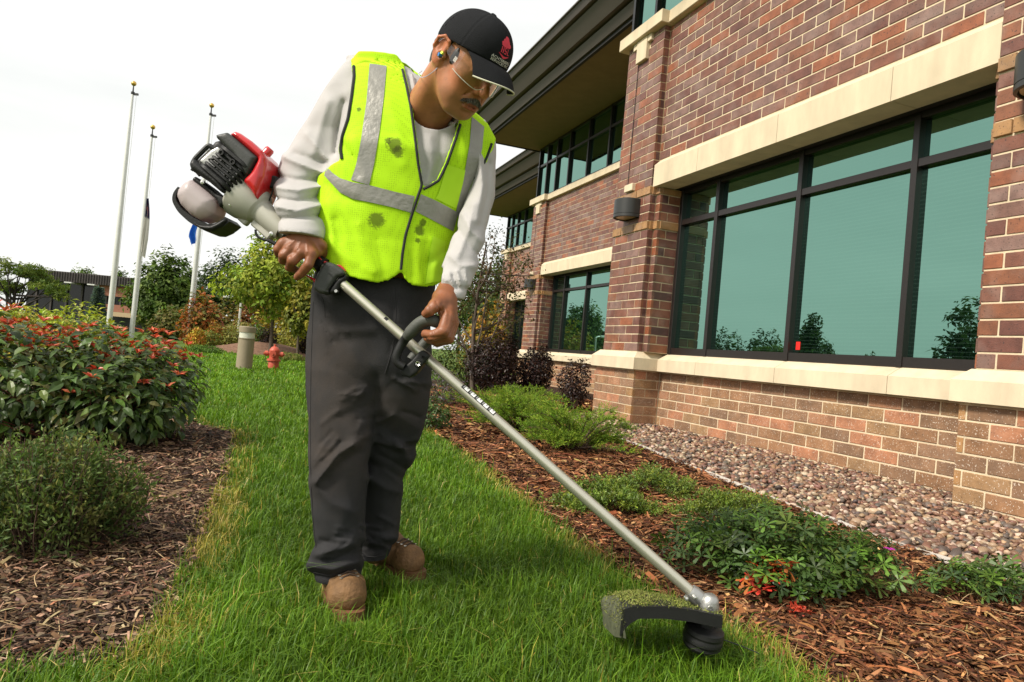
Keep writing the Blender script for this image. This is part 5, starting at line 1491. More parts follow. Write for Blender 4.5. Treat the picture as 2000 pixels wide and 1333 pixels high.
def head_field():
    G = Grid((-0.11,-0.16,-0.24), (0.11,0.15,0.14), 0.0023)
    f = f_ell(G, (0,-0.012,0.042), (0.077,0.099,0.086))
    f = smin(f, f_ell(G, (0,0.035,-0.022), (0.066,0.066,0.088)), 0.03)
    f = smin(f, f_ell(G, (0,0.046,-0.078), (0.050,0.050,0.040)), 0.025)
    f = smin(f, f_ell(G, (0,0.078,-0.102), (0.022,0.018,0.017)), 0.018)
    for s in (-1,1):
        f = smin(f, f_cap(G, (s*0.056,0.002,-0.045), (s*0.03,0.062,-0.098), 0.018, 0.016), 0.025)
        f = smin(f, f_ell(G, (s*0.043,0.062,-0.014), (0.022,0.022,0.020)), 0.02)
        f = smin(f, f_ell(G, (s*0.040,0.055,-0.055), (0.020,0.026,0.030)), 0.02)          # fleshy cheek
    f = smin(f, f_cap(G, (-0.036,0.083,0.034), (0.036,0.083,0.034), 0.013), 0.015)
    for s in (-1,1):
        f = smax(f, -f_ell(G, (s*0.032,0.107,0.012), (0.018,0.016,0.013)), 0.012)
        f = smin(f, f_ell(G, (s*0.031,0.078,0.011), (0.015,0.014,0.013)), 0.004)
        f = smin(f, f_cap(G, (s*0.018,0.093,0.006), (s*0.044,0.080,0.008), 0.0035), 0.004)
    f = smin(f, f_cap(G, (0,0.092,0.022), (0,0.118,-0.020), 0.0095, 0.0135), 0.010)
    for s in (-1,1): f = smin(f, f_ell(G, (s*0.0145,0.104,-0.026), (0.0095,0.012,0.009)), 0.005)
    for s in (-1,1): f = smax(f, -f_ell(G, (s*0.007,0.110,-0.0345), (0.0038,0.005,0.004)), 0.003)
    # mouth
    f = smin(f, f_ell(G, (0,0.088,-0.058), (0.030,0.020,0.020)), 0.012)
    f = smin(f, f_cap(G, (-0.019,0.100,-0.061), (0.019,0.100,-0.061), 0.0055), 0.006)
    f = smin(f, f_cap(G, (-0.016,0.100,-0.0745), (0.016,0.100,-0.0745), 0.0065), 0.006)
    for a, b in (((-0.026,0.094,-0.0695),(0,0.1085,-0.0672)), ((0,0.1085,-0.0672),(0.026,0.094,-0.0695))):
        f = smax(f, -f_cap(G, a, b, 0.0022), 0.003)
    f = smax(f, -f_cap(G, (-0.014,0.102,-0.0865), (0.014,0.102,-0.0865), 0.004), 0.008)
    for s in (-1,1):      # nasolabial fold and jaw crease
        f = smax(f, -f_cap(G, (s*0.021,0.100,-0.028), (s*0.037,0.082,-0.064), 0.0022), 0.005)
        f = smax(f, -f_cap(G, (s*0.036,0.080,-0.070), (s*0.033,0.078,-0.092), 0.0018), 0.006)
    # ears
    for s in (-1,1):
        e = f_ell(G, (s*0.083,-0.013,0.0), (0.010,0.021,0.035))
        e = smin(e, f_ell(G, (s*0.078,-0.004,-0.026), (0.006,0.011,0.014)), 0.006)
        rim = f_chain(G, [(s*0.079,0.009,0.012),(s*0.087,0.003,0.031),(s*0.094,-0.013,0.036),(s*0.097,-0.029,0.024),(s*0.094,-0.032,0.0),(s*0.086,-0.022,-0.020)], [0.0042]*6, 0.003)
        e = smin(e, rim, 0.004)
        e = smax(e, -f_ell(G, (s*0.097,-0.009,0.010), (0.011,0.012,0.018)), 0.005)
        e = smax(e, -f_ell(G, (s*0.088,-0.001,-0.008), (0.010,0.007,0.009)), 0.004)
        e = smin(e, f_ell(G, (s*0.080,0.008,-0.006), (0.005,0.004,0.006)), 0.004)
        f = smin(f, e, 0.006)
    # neck
    nb = l2h(neck_base); nb2 = l2h(neck_base+np.array([-0.02,0.03,-0.06]))
    f = smin(f, f_cap(G, (0,-0.035,-0.02), tuple(nb), 0.058, 0.068), 0.035)
    f = smin(f, f_cap(G, (-0.052,-0.02,-0.03), tuple(l2h(neck_base+HR*0.03+np.array([0,-0.03,0]))), 0.018, 0.022), 0.03)
    return G, f
G, f = head_field(); Vh, Qh = surface(G, f)
Vh = relax(Vh, Qh, 1, 0.4)
Vh = h2l(Vh)
if np.linalg.det(HMAT) < 0: Qh = Qh[:, ::-1]

# --- hands
def hand(grid, parts, palm, k=0.006):
    G = grid; f = None
    for (a, b, ra, rb) in palm:
        g = f_cap(G, a, b, ra, rb); f = g if f is None else smin(f, g, 0.014)
    for pts, rad in parts:
        g = f_chain(G, pts, rad, 0.003)
        f = smin(f, g, k)
    return f
def P3(l): return [loc(*q) for q in l]
# right hand on the rear grip
wr, kn = loc(591, 440, 2.00), {}
R_M = P3([(608,497,1.955),(588,494,1.952),(568,486,1.955),(553,476,1.962)])
G = Grid(loc(528, 565, 1.90)-np.array([0.02,0,0.02])*1, loc(650, 405, 2.08)+np.array([0.02,0.0,0.02]), 0.0019)
lo = np.minimum(loc(525,570,1.9), loc(525,570,2.1)); hi = np.maximum(loc(655,395,2.1), loc(655,395,1.9))
G = Grid((lo[0]-0.02, 1.90, lo[2]-0.01), (hi[0]+0.02, 2.10, hi[2]+0.01), 0.0020)
palm = [(loc(592,436,2.0), loc(591,464,1.985), 0.028, 0.031)]
for q, r_ in zip(R_M, (0.0175,0.017,0.016,0.0145)): palm.append((loc(591,466,1.982), q, 0.024, r_))
palm.append((loc(606,465,1.99), loc(618,490,1.985), 0.023, 0.020))
fr = [ (P3([(608,497,1.955),(602,518,1.945),(588,534,1.955),(581,541,1.965)]), [0.0165,0.0135,0.0125,0.0105]),
       (P3([(588,494,1.952),(571,510,1.945),(566,522,1.975),(582,530,2.02)]), [0.0165,0.0145,0.0130,0.010]),
       (P3([(568,486,1.955),(554,499,1.95),(553,509,1.98),(570,518,2.03)]), [0.0155,0.0138,0.0125,0.010]),
       (P3([(553,476,1.962),(543,487,1.962),(544,496,1.985),(558,506,2.03)]), [0.014,0.0125,0.0112,0.009]),
       (P3([(606,462,1.99),(627,480,1.985),(630,497,2.02),(615,510,2.045)]), [0.022,0.0165,0.0145,0.011]) ]
f = hand(G, fr, palm)
for (p, q, a) in [((575,470),(560,484),0.0020),((588,470),(578,490),0.0018),((600,472),(600,492),0.0018),((581,488),(570,500),-0.0018),((562,482),(552,492),-0.0018),((600,500),(584,520),-0.0016)]:
    f = f-a*np.exp(-(f_line2(*px_of(G.X,G.Y,G.Z), [p,q])/2.5)**2)
f = noise3(G, f, 0.0006, 150, 61, 0.01)
Vr, Qr = surface(G, f); Vr = relax(Vr, Qr, 1, 0.35)
# left hand closed round the loop handle
lo = loc(812, 690, 2.0); hi = loc(905, 545, 2.0)
G = Grid((lo[0]-0.02, 1.77, lo[2]-0.02), (hi[0]+0.03, 2.02, hi[2]+0.03), 0.0020)
palm = [(loc(876,566,1.93), loc(868,582,1.90), 0.030, 0.031), (loc(866,585,1.885), loc(850,598,1.85), 0.024, 0.019)]
for q, r_ in ((loc(874,622,1.855),0.0185),(loc(880,628,1.885),0.018),(loc(883,632,1.915),0.017),(loc(884,634,1.94),0.015)):
    palm.append((loc(869,590,1.895), q, 0.026, r_))
fr = [ (P3([(860,592,1.865),(848,600,1.842),(840,607,1.838),(832,613,1.845)]), [0.019,0.0155,0.0145,0.0115]),
       (P3([(874,622,1.855),(866,648,1.835),(846,656,1.838),(831,653,1.858)]), [0.0185,0.0165,0.0145,0.0115]),
       (P3([(880,628,1.885),(872,658,1.868),(850,664,1.868),(834,660,1.885)]), [0.018,0.016,0.014,0.011]),
       (P3([(883,632,1.915),(876,662,1.90),(854,668,1.90),(838,664,1.915)]), [0.017,0.015,0.0135,0.0105]),
       (P3([(884,634,1.94),(878,660,1.93),(858,667,1.93),(842,664,1.94)]), [0.015,0.0135,0.012,0.0095]) ]
f = hand(G, fr, palm)
for (p, q, a) in [((852,590),(858,606),-0.0026),((858,606),(852,614),-0.0024),((868,596),(872,614),0.0016),((862,594),(864,612),-0.0010),((878,610),(874,634),-0.0012),((830,660),(866,658),-0.0020),((846,649),(849,660),-0.0012),((841,600),(845,611),-0.0012)]:
    f = f-a*np.exp(-(f_line2(*px_of(G.X,G.Y,G.Z), [p,q])/2.5)**2)
f = noise3(G, f, 0.0006, 150, 62, 0.01)
Vl, Ql = surface(G, f); Vl = relax(Vl, Ql, 1, 0.35)

# --- body under the clothes (torso, arms and legs, coarse), one mesh with head and hands
G = Grid(loc(600,1190,2.12)*np.array([1,0,0])+np.array([-0.22,1.80,0.06]), (loc(960,200,2.1)[0]+0.12, 2.50, 1.50), 0.011)
def J(px, py, d): return tuple(loc(px, py, d))
f = f_cap(G, J(760,280,2.14), J(745,520,2.16), 0.11, 0.105)
f = smin(f, f_cap(G, J(710,200,2.17), J(880,280,2.17), 0.055, 0.04), 0.06)
f = smin(f, f_cap(G, J(800,240,2.13), J(838,205,2.08), 0.07, 0.05), 0.05)
for ch, rd in (([J(690,190,2.16),J(585,345,2.125),J(591,440,2.01)],[0.05,0.034,0.028]), ([J(925,305,2.19),J(932,430,2.075),J(876,566,1.93)],[0.025,0.028,0.026]),
               ([J(680,580,2.17),J(660,890,2.09),J(660,1130,2.08)],[0.08,0.045,0.035]), ([J(790,580,2.2),J(760,890,2.24),J(733,1080,2.38)],[0.08,0.042,0.033])):
    f = smin(f, f_chain(G, ch, rd, 0.02), 0.03)
Vb, Qb = surface(G, f)
Vbody = np.concatenate([Vh, Vr, Vl, Vb]); o1, o2, o3 = len(Vh), len(Vh)+len(Vr), len(Vh)+len(Vr)+len(Vl)
Qbody = np.concatenate([Qh, Qr+o1, Ql+o2, Qb+o3])
hp_ = l2h(Vh); ch_ = np.ones((len(Vbody), 3))
lip = smoothstep(0.026, 0.018, np.abs(hp_[:,0]))*smoothstep(-0.083,-0.078,hp_[:,2])*smoothstep(-0.056,-0.060,hp_[:,2])*smoothstep(0.088,0.096,hp_[:,1])
chk = np.exp(-((np.abs(hp_[:,0])-0.045)/0.025)**2-((hp_[:,2]+0.02)/0.03)**2)*(hp_[:,1] > 0.03); nos = np.exp(-(hp_[:,0]/0.016)**2-((hp_[:,2]+0.02)/0.02)**2)*(hp_[:,1] > 0.095)
beard = smoothstep(-0.045,-0.07,hp_[:,2])*smoothstep(0.02,0.05,hp_[:,1])*(1-lip); earr = smoothstep(0.082,0.09,np.abs(hp_[:,0]))
hc_ = np.ones((len(Vh),3))+lip[:,None]*(np.array([0.78,0.55,0.62])-1)+chk[:,None]*np.array([0.10,-0.06,-0.08])+nos[:,None]*np.array([0.08,-0.08,-0.10])+beard[:,None]*np.array([-0.16,-0.10,-0.06])+earr[:,None]*np.array([0.08,-0.10,-0.12])
fr_ = vnoise(hp_, 210, 21); hc_ *= (1-0.10*smoothstep(0.75,1.2,fr_))[:,None]
ch_[:len(Vh)] = hc_; ch_[len(Vh):len(Vh)+len(Vr)+len(Vl)] = np.array([0.60,0.53,0.50])
MAN = mlink('person', Vbody, Qbody, M_SKIN, None, np.clip(ch_, 0.3, 1.3), label='man in yellow safety vest, black cap and charcoal trousers using a string trimmer', cat='person')
MAN.location = man_world(); MAN.rotation_euler.z = -YAW

# --- trousers
G = Grid((loc(590,900,2.1)[0]-0.03, 1.90, 0.06), (loc(862,600,2.2)[0]+0.03, 2.56, 0.99), 0.0043)
dP, hP = lerp([(530,2.165),(900,2.165)]), lerp([(530,0.125),(640,0.138),(700,0.128),(760,0.10),(800,0.065),(840,0.03)])
pel = f_slab(G, [(620,538),(614,570),(610,640),(610,720),(620,800),(645,840)], [(850,555),(843,600),(838,650),(835,720),(822,800),(795,840)], dP, hP, 2.5)
dR, hR = lerp([(600,2.165),(700,2.15),(880,2.09),(1000,2.085),(1080,2.095),(1140,2.115)]), lerp([(600,0.05),(660,0.10),(720,0.122),(880,0.10),(1000,0.092),(1080,0.088),(1105,0.096),(1130,0.088)])
lr = f_slab(G, [(640,600),(618,660),(611,710),(608,780),(607,850),(609,930),(613,1000),(617,1045),(613,1075),(607,1095),(610,1110),(620,1124)], [(715,600),(735,660),(742,730),(734,800),(726,870),(716,930),(711,1000),(708,1060),(707,1095),(706,1124)], dR, hR, 2.3)
dL, hL = lerp([(600,2.17),(700,2.19),(860,2.23),(960,2.29),(1090,2.375)]), lerp([(600,0.05),(660,0.10),(720,0.122),(860,0.105),(960,0.095),(1090,0.095)])
ll = f_slab(G, [(755,600),(740,670),(738,700),(728,800),(716,880),(708,950),(704,1010),(700,1060),(700,1094)], [(815,600),(830,660),(835,710),(831,780),(821,840),(808,885),(790,922),(782,960),(782,1010),(776,1050),(762,1078),(758,1094)], dL, hL, 2.3)
f = smin(pel, smin(lr, ll, 0.012), 0.05)
TS = [([(617,942),(640,915),(662,885),(690,870)], 0.017, 9), ([(640,935),(665,905),(700,884)], -0.013, 9), ([(690,868),(722,850)], 0.010, 8), ([(622,960),(650,985),(690,1000)], 0.007, 12),
      ([(604,1106),(650,1112),(700,1098)], 0.014, 8), ([(612,1122),(650,1128),(698,1115)], -0.013, 6), ([(618,1085),(655,1075),(690,1062)], 0.011, 9), ([(610,1066),(640,1058),(680,1040)], -0.008, 8), ([(640,1098),(680,1085),(704,1080)], -0.009, 6),
      ([(735,765),(700,740),(664,722)], -0.009, 9), ([(732,790),(700,800),(668,822)], -0.010, 10), ([(730,815),(705,835),(690,845)], 0.007, 9), ([(655,668),(690,662),(730,660)], -0.010, 9), ([(650,650),(690,645),(735,640)], 0.006, 9),
      ([(745,770),(775,740),(812,722)], -0.008, 9), ([(745,800),(780,815),(815,835)], 0.008, 10), ([(745,830),(775,848),(806,870)], -0.008, 9), ([(776,866),(800,905),(812,890)], 0.010, 10), ([(725,905),(760,922),(792,940)], -0.008, 9), ([(722,935),(752,955),(782,962)], 0.007, 9),
      ([(705,1050),(735,1058),(772,1052)], 0.008, 8), ([(703,1068),(735,1074),(766,1066)], -0.007, 6), ([(770,560),(768,620),(762,690)], -0.006, 3), ([(780,560),(779,640),(772,700)], 0.004, 6), ([(735,740),(733,800),(726,860)], -0.016, 8), ([(658,700),(655,760),(660,830)], 0.005, 16)]
TS = [(p, a*(1.0 if a > 0 else 0.6)*(0.8 if p[0][1] < 860 else 1.15), w*(1.5 if p[0][1] < 860 else 1.15)) for p, a, w in TS]
f = strokes(G, f, TS)
rs_ = np.random.default_rng(31)
XS = []
for (cx_, cy_, sx_, sy_, ang_, n_s) in ((665,885,40,40,-0.6,9),(770,890,30,40,0.5,8),(690,780,45,40,-0.35,8),(790,770,35,35,0.4,6),(655,1070,40,45,-0.15,10),(740,1040,28,35,0.1,7),(640,640,30,40,0.9,5),(800,640,35,35,0.2,5)):
    for _ in range(n_s):
        x_, y_ = cx_+rs_.normal()*sx_*0.6, cy_+rs_.normal()*sy_*0.6; a_ = ang_+rs_.normal()*0.3; l_ = rs_.uniform(12, 30)
        XS.append(([(x_-l_*math.cos(a_), y_-l_*math.sin(a_)), (x_, y_+rs_.normal()*2), (x_+l_*math.cos(a_), y_+l_*math.sin(a_))], rs_.choice([-1,1])*rs_.uniform(0.002,0.005), rs_.uniform(3.0,5.5)))
f = strokes(G, f, XS)
f = noise3(G, f, 0.0022, 17.0, 3, stretch=(1,1,0.6))
f = noise3(G, f, 0.0009, 60.0, 4)
V, Q = surface(G, f); V = relax(V, Q, 1, 0.3)
M_TROUS = cloth_mat('charcoal_twill', (0.031, 0.0305, 0.032), 500, 0.3, var=0.25)
TROUS = mlink('trousers', V, Q, M_TROUS, MAN)
patches(M_TROUS, (0.075, 0.056, 0.042), [(loc(640,690,2.04)-ORG, 0.20), (loc(662,800,2.02)-ORG, 0.24), (loc(650,900,2.0)-ORG, 0.20), (loc(790,800,2.08)-ORG, 0.14)], 9, 0.75, 0.30)
BV_T = BVHTree.FromPolygons([Vector(v) for v in V], Q.tolist())
SEAMS = [[(774,566),(773,620),(768,680),(752,730)], [(612,590),(608,700),(606,820),(607,930),(612,1020),(617,1070)], [(622,566),(632,590),(636,620)], [(733,800),(727,860),(716,940),(711,1010),(706,1080)], [(612,1118),(640,1124),(680,1121),(702,1118)], [(704,1086),(730,1088),(754,1084)]]

# --- shirt: torso and sleeves
TL = [(686,127),(672,170),(664,230),(660,290),(650,330),(641,380),(637,430),(636,480),(637,540)]
TR = [(800,133),(850,172),(921,226),(952,256),(962,285),(948,330),(925,368),(903,410),(886,450),(876,500),(868,545)]
dT = lerp([(125,2.175),(180,2.155),(300,2.135),(560,2.165)]); hT = lerp([(122,0.035),(150,0.085),(200,0.11),(300,0.132),(400,0.138),(480,0.138),(560,0.128)])
def torso(G): return f_slab(G, TL, TR, dT, hT, 2.3, shear=0.12, zpad=0.004)
G = Grid((loc(530,350,2.15)[0]-0.03, 1.86, loc(700,600,2.1)[2]-0.03), (loc(972,300,2.1)[0]+0.03, 2.36, loc(690,118,2.15)[2]+0.05), 0.0049)
ft = torso(G)
dA, hA = lerp([(120,2.17),(260,2.165),(345,2.125),(400,2.055),(460,1.985)]), lerp([(120,0.05),(180,0.075),(260,0.078),(345,0.082),(400,0.078),(432,0.068),(440,0.064),(466,0.062)])
ra = f_slab(G, [(690,126),(664,146),(640,180),(613,224),(590,262),(566,300),(550,330),(541,360),(538,392),(543,420),(546,432),(546,458)], [(715,150),(705,200),(690,260),(668,312),(648,338),(634,370),(628,400),(624,420),(629,440),(630,464)], dA, hA, 2.2)
dB, hB = lerp([(250,2.19),(300,2.18),(340,2.145),(430,2.07),(500,1.995),(590,1.915)]), lerp([(250,0.05),(300,0.07),(430,0.064),(500,0.057),(548,0.050),(556,0.044),(595,0.042)])
la = f_slab(G, [(944,248),(950,285),(940,322),(925,352),(906,400),(889,450),(875,495),(858,535),(850,556),(852,572)], [(950,250),(964,276),(968,320),(966,380),(955,430),(943,480),(930,525),(918,556),(905,584)], dB, hB, 2.2)
f = smin(ft, smin(ra, la, 0.01), 0.03)
SS = [([(556,306),(590,322),(632,338)], 0.010, 7), ([(545,345),(580,352),(628,352)], -0.009, 6), ([(541,366),(580,372),(628,364)], 0.009, 6), ([(540,388),(580,394),(626,384)], -0.008, 5), ([(541,404),(580,412),(624,402)], 0.009, 6), ([(545,428),(585,426),(626,422)], -0.008, 4),
      ([(600,262),(630,300),(645,325)], 0.007, 8), ([(575,300),(605,310),(640,318)], -0.006, 6), ([(640,200),(625,250),(612,300)], 0.005, 10), ([(672,200),(660,250),(655,300)], -0.006, 7), ([(548,445),(590,447),(628,452)], 0.002, 8),
      ([(935,300),(942,360),(932,430)], 0.008, 10), ([(955,320),(952,380),(938,440)], -0.005, 8), ([(905,420),(920,450),(940,470)], 0.007, 8), ([(895,450),(915,480),(935,500)], -0.006, 7), ([(925,400),(915,450),(895,500)], 0.006, 7), ([(880,500),(900,520),(928,520)], 0.006, 6),
      ([(862,538),(872,550)], 0.006, 5), ([(876,534),(886,556)], 0.007, 4), ([(892,530),(900,556)], 0.007, 4), ([(908,530),(914,556)], 0.006, 4), ([(884,540),(892,560)], -0.006, 3), ([(852,558),(880,562),(916,566)], -0.004, 4),
      ([(805,160),(822,215),(852,242),(893,250)], 0.0, 5), ([(840,270),(845,320),(832,360)], 0.004, 9), ([(862,262),(860,310),(850,345)], -0.004, 8), ([(815,250),(826,300),(830,350)], -0.003, 7)]
SS = [(p, a*1.45, w) for p, a, w in SS]
f = strokes(G, f, SS)
f = noise3(G, f, 0.0024, 19.0, 5); f = noise3(G, f, 0.0011, 55.0, 6)
# openings: neck hole, cuffs
f = np.maximum(f, np.where((G.X > loc(640,500,2.1)[0]) & (G.X < loc(880,500,2.1)[0]), loc(740,522,2.1)[2]-G.Z, -1))
hole = f_cap(G, neck_base+np.array([-0.01,0.02,-0.05]), h2l((0,-0.03,-0.06)), 0.064, 0.075)
f = smax(f, -hole, 0.006)
col_ring = None
V, Q = surface(G, f); V = relax(V, Q, 1, 0.5)
SHIRT = mlink('shirt', V, Q, M_SHIRT, MAN)
BV_S = BVHTree.FromPolygons([Vector(v) for v in V], Q.tolist())
def cast(px, py, bv, off=0.003):
    o = Vector((0, 0, EYE)); h = bv.ray_cast(o, loc_ray(px, py), 10)
    if h[0] is None or h[0][1] > (2.22 if bv is not BV_T else 2.5): return None
    n = h[1]
    if n.dot(loc_ray(px, py)) > 0: n = -n
    return np.array(h[0]+n*off)
def resample(pts, n):
    p = np.array(pts, float); s = np.concatenate([[0], np.cumsum(np.linalg.norm(np.diff(p, axis=0), axis=1))])
    t = np.linspace(0, s[-1], n); return np.stack([np.interp(t, s, p[:,k]) for k in range(p.shape[1])], 1)
def smooth_line(P, it=2):
    P = np.array(P)
    for _ in range(it): P[1:-1] = (P[:-2]+2*P[1:-1]+P[2:])/4
    return P
def surf_tube(pts, bv, r, off, name, mat, parent, n=None, seg=6):
    q = resample(pts, n or max(8, int(len(pts)*6))); P = [cast(x, y, bv, off) for x, y in q]; P = [p for p in P if p is not None]
    if len(P) < 3: return None
    # drop depth jumps
    P = smooth_line(P, 2)
    return mbuild(MB().tube(P, r, seg), name, mat, parent)
def surf_patch(left, right, bv, off, name, mat, parent, nu=8, nv=40, thick=0.0015):
    A, B_ = resample(left, nv), resample(right, nv); V = np.full((nv, nu, 3), np.nan)
    for i in range(nv):
        for j in range(nu):
            t = j/(nu-1); p = cast(*(A[i]*(1-t)+B_[i]*t), bv, off)
            if p is not None: V[i,j] = p
    ok = ~np.isnan(V[:,:,0]); idx = np.arange(nv*nu).reshape(nv, nu); F = []
    for i in range(nv-1):
        for j in range(nu-1):
            if ok[i,j] and ok[i+1,j] and ok[i,j+1] and ok[i+1,j+1]:
                q = V[[i,i,i+1,i+1],[j,j+1,j+1,j],1]
                if q.max()-q.min() < 0.06: F.append((idx[i,j], idx[i,j+1], idx[i+1,j+1], idx[i+1,j]))
    Vf = np.nan_to_num(V.reshape(-1,3)); used = np.unique(np.array(F)); remap = np.full(len(Vf), -1); remap[used] = np.arange(len(used))
    return mlink(name, Vf[used], remap[np.array(F)], mat, parent)
M_SEAM = simple_mat('trouser_seam', (0.022,0.021,0.022), 0.9)
for q_ in SEAMS: surf_tube(q_, BV_T, 0.0014, 0.0004, 'seam', M_SEAM, TROUS, n=60, seg=5)
# crew collar
surf_tube([(803,150),(808,178),(820,205),(838,226),(862,239),(890,246)], BV_S, 0.008, 0.0015, 'collar', M_SHIRT, SHIRT, n=40, seg=8)

# --- safety vest
M_VEST = simple_mat('vest_mesh', (0.43, 0.74, 0.007), 0.75, spec=0.25, var=0.05, scale=7)
def vest_weave(m):
    N, L = m.node_tree.nodes, m.node_tree.links; B = N['Principled BSDF']
    tcx = nd(N, 'ShaderNodeTexCoord')
    vo = nd(N, 'ShaderNodeTexVoronoi', inp={'Scale': 165.0, 'Randomness': 0.25}); L.new(tcx.outputs['Object'], vo.inputs['Vector'])
    mr = nd(N, 'ShaderNodeMapRange', inp={1: 0.05, 2: 0.45, 3: 0.72, 4: 1.06}); L.new(vo.outputs['Distance'], mr.inputs[0])
    src = B.inputs['Base Color'].links[0].from_socket
    sc2 = nd(N, 'ShaderNodeVectorMath', operation='SCALE'); L.new(src, sc2.inputs[0]); L.new(mr.outputs[0], sc2.inputs['Scale'])
    L.new(sc2.outputs[0], B.inputs['Base Color'])
vest_weave(M_VEST)
G = Grid((loc(620,400,2.15)[0]-0.03, 1.93, loc(700,600,2.1)[2]-0.01), (loc(972,300,2.15)[0]+0.03, 2.34, loc(690,112,2.15)[2]+0.03), 0.0047)
ft = torso(G)-0.016
flare = np.clip((loc(700,470,2.1)[2]-G.Z)/0.12, 0, 1)
ft = ft-flare*0.012
VS = [([(640,470),(680,505),(730,535)], 0.007, 12), ([(655,430),(665,480),(700,520)], -0.006, 10), ([(700,440),(712,490),(730,530)], 0.006, 10), ([(640,400),(650,450),(645,510)], 0.005, 10), ([(735,470),(745,510),(752,545)], -0.004, 9), ([(690,270),(700,320),(712,350)], 0.004, 10), ([(760,200),(780,260),(790,320)], 0.004, 12), ([(668,280),(690,310),(700,340)], -0.006, 7),
      ([(845,470),(852,510),(848,550)], 0.009, 11), ([(868,490),(850,505),(835,515)], -0.006, 8), ([(820,470),(818,520),(822,555)], 0.004, 9), ([(800,500),(806,540)], -0.004, 7), ([(905,250),(908,300),(900,350)], 0.004, 9), ([(870,330),(868,370),(862,400)], -0.003, 8), ([(640,360),(660,380),(700,395)], -0.004, 8)]
ft = strokes(G, ft, VS); ft = noise3(G, ft, 0.0022, 15.0, 8); ft = noise3(G, ft, 0.0009, 60.0, 9)
VEST_POLY = [(684,118),(700,100),(770,100),(791,128),(798,165),(807,208),(816,273),(822,323),(828,366),(852,350),(868,317),(886,267),(896,232),(905,200),(935,205),(952,240),(969,272),(964,290),(946,330),(930,356),(915,385),(905,420),(890,460),(883,500),(876,545),(850,559),(830,562),(807,560),(791,548),(784,531),(776,538),(758,549),(737,554),(708,548),(679,540),(650,533),(600,525),(600,352),(630,338),(648,321),(664,313),(660,291),(665,266),(676,233),(683,190),(688,150)]
m = np.abs(ft) < 0.03
U_, V_ = px_of(G.X[m], G.Y[m], G.Z[m])
reg = np.full(ft.shape, 0.05, np.float32)
reg[m] = f_poly2(U_, V_, VEST_POLY)*0.00152
# back half: its own simpler outline
dcz = np.interp(G.Z[0,0,:], [0.9,1.2,1.5], [2.165,2.135,2.16]).astype(np.float32)
back = (G.Y > dcz+0.01)
BACK_POLY = [(662,150),(684,118),(790,122),(812,140),(870,180),(905,205),(960,262),(958,300),(945,330),(920,380),(890,470),(880,556),(640,545),(600,525),(600,318),(640,322),(655,290),(652,240),(655,190)]
bm = m & back; mb_ = back[m]
if mb_.any():
    t_ = reg[m]; t_[mb_] = f_poly2(U_[mb_], V_[mb_], BACK_POLY)*0.00152; reg[m] = t_
inner = -(ft+0.008)
f = smax(smax(ft, reg, 0.003), inner, 0.002)
# trim under the arm: keep the vest off the right sleeve
V, Q = surface(G, f); V = relax(V, Q, 3, 0.5)
VEST = mlink('safety_vest', V, Q, M_VEST, MAN)
BV_V = BVHTree.FromPolygons([Vector(v) for v in V], Q.tolist())
patches(M_VEST, (0.045, 0.05, 0.006), [(cast(770,283,BV_V)-ORG, 0.034), (cast(778,297,BV_V)-ORG, 0.026), (cast(758,275,BV_V)-ORG, 0.016), (cast(735,430,BV_V)-ORG, 0.036), (cast(820,450,BV_V)-ORG, 0.024), (cast(816,470,BV_V)-ORG, 0.013), (cast(701,214,BV_V)-ORG, 0.011), (cast(826,435,BV_V)-ORG, 0.016)], 85, 0.30, 0.75)
M_REFL = simple_mat('reflective_tape', (0.27, 0.262, 0.235), 0.42, spec=0.5, metal=0.25, var=0.10, scale=25, bump=0.25, bscale=55)
M_BLACKTAPE = simple_mat('black_binding', (0.012, 0.012, 0.013), 0.75, var=0.1)
surf_patch([(722,126),(716,200),(706,270),(697,320),(686,352)], [(755,130),(750,190),(741,260),(731,320),(721,362)], BV_V, 0.0022, 'reflective_strip', M_REFL, VEST, nv=60)
surf_patch([(638,325),(650,338),(665,349),(690,357),(720,362),(770,375),(810,384)], [(635,344),(652,362),(665,376),(690,389),(720,395),(765,405),(803,416)], BV_V, 0.0032, 'reflective_strip', M_REFL, VEST, nv=60)
surf_patch([(822,380),(850,392),(875,405),(894,416)], [(811,413),(840,428),(862,440),(884,452)], BV_V, 0.0032, 'reflective_strip', M_REFL, VEST, nv=30)
surf_patch([(921,229),(917,280),(908,330),(898,375),(889,418)], [(945,249),(941,290),(933,330),(915,372),(897,425)], BV_V, 0.0022, 'reflective_strip', M_REFL, VEST, nv=50)
surf_tube([(786,137),(793,165),(802,208),(811,273),(817,323),(824,362),(814,390),(803,424),(792,460),(786,496),(783,527)], BV_V, 0.0042, 0.001, 'binding', M_BLACKTAPE, VEST, n=110)
surf_tube([(827,370),(841,363),(857,353),(873,320),(891,269),(899,244)], BV_V, 0.0045, 0.001, 'binding', M_BLACKTAPE, VEST, n=60)
surf_tube([(691,130),(692,150),(687,190),(680,233),(669,266),(665,291),(668,311)], BV_V, 0.0050, 0.0005, 'binding', M_BLACKTAPE, VEST, n=70)
surf_tube([(960,281),(951,306),(940,329),(926,350)], BV_V, 0.0042, 0.001, 'binding', M_BLACKTAPE, VEST, n=40)
M_POCK = simple_mat('vest_pocket', (0.46, 0.78, 0.010), 0.7, var=0.04, scale=6)
surf_patch([(873,322),(866,345),(856,378),(850,388)], [(908,333),(903,360),(894,395),(890,408)], BV_V, 0.0025, 'pocket', M_POCK, VEST, nv=24)
surf_patch([(845,462),(838,500),(830,555)], [(869,472),(866,500),(862,548)], BV_V, 0.0030, 'pocket', M_POCK, VEST, nv=24)

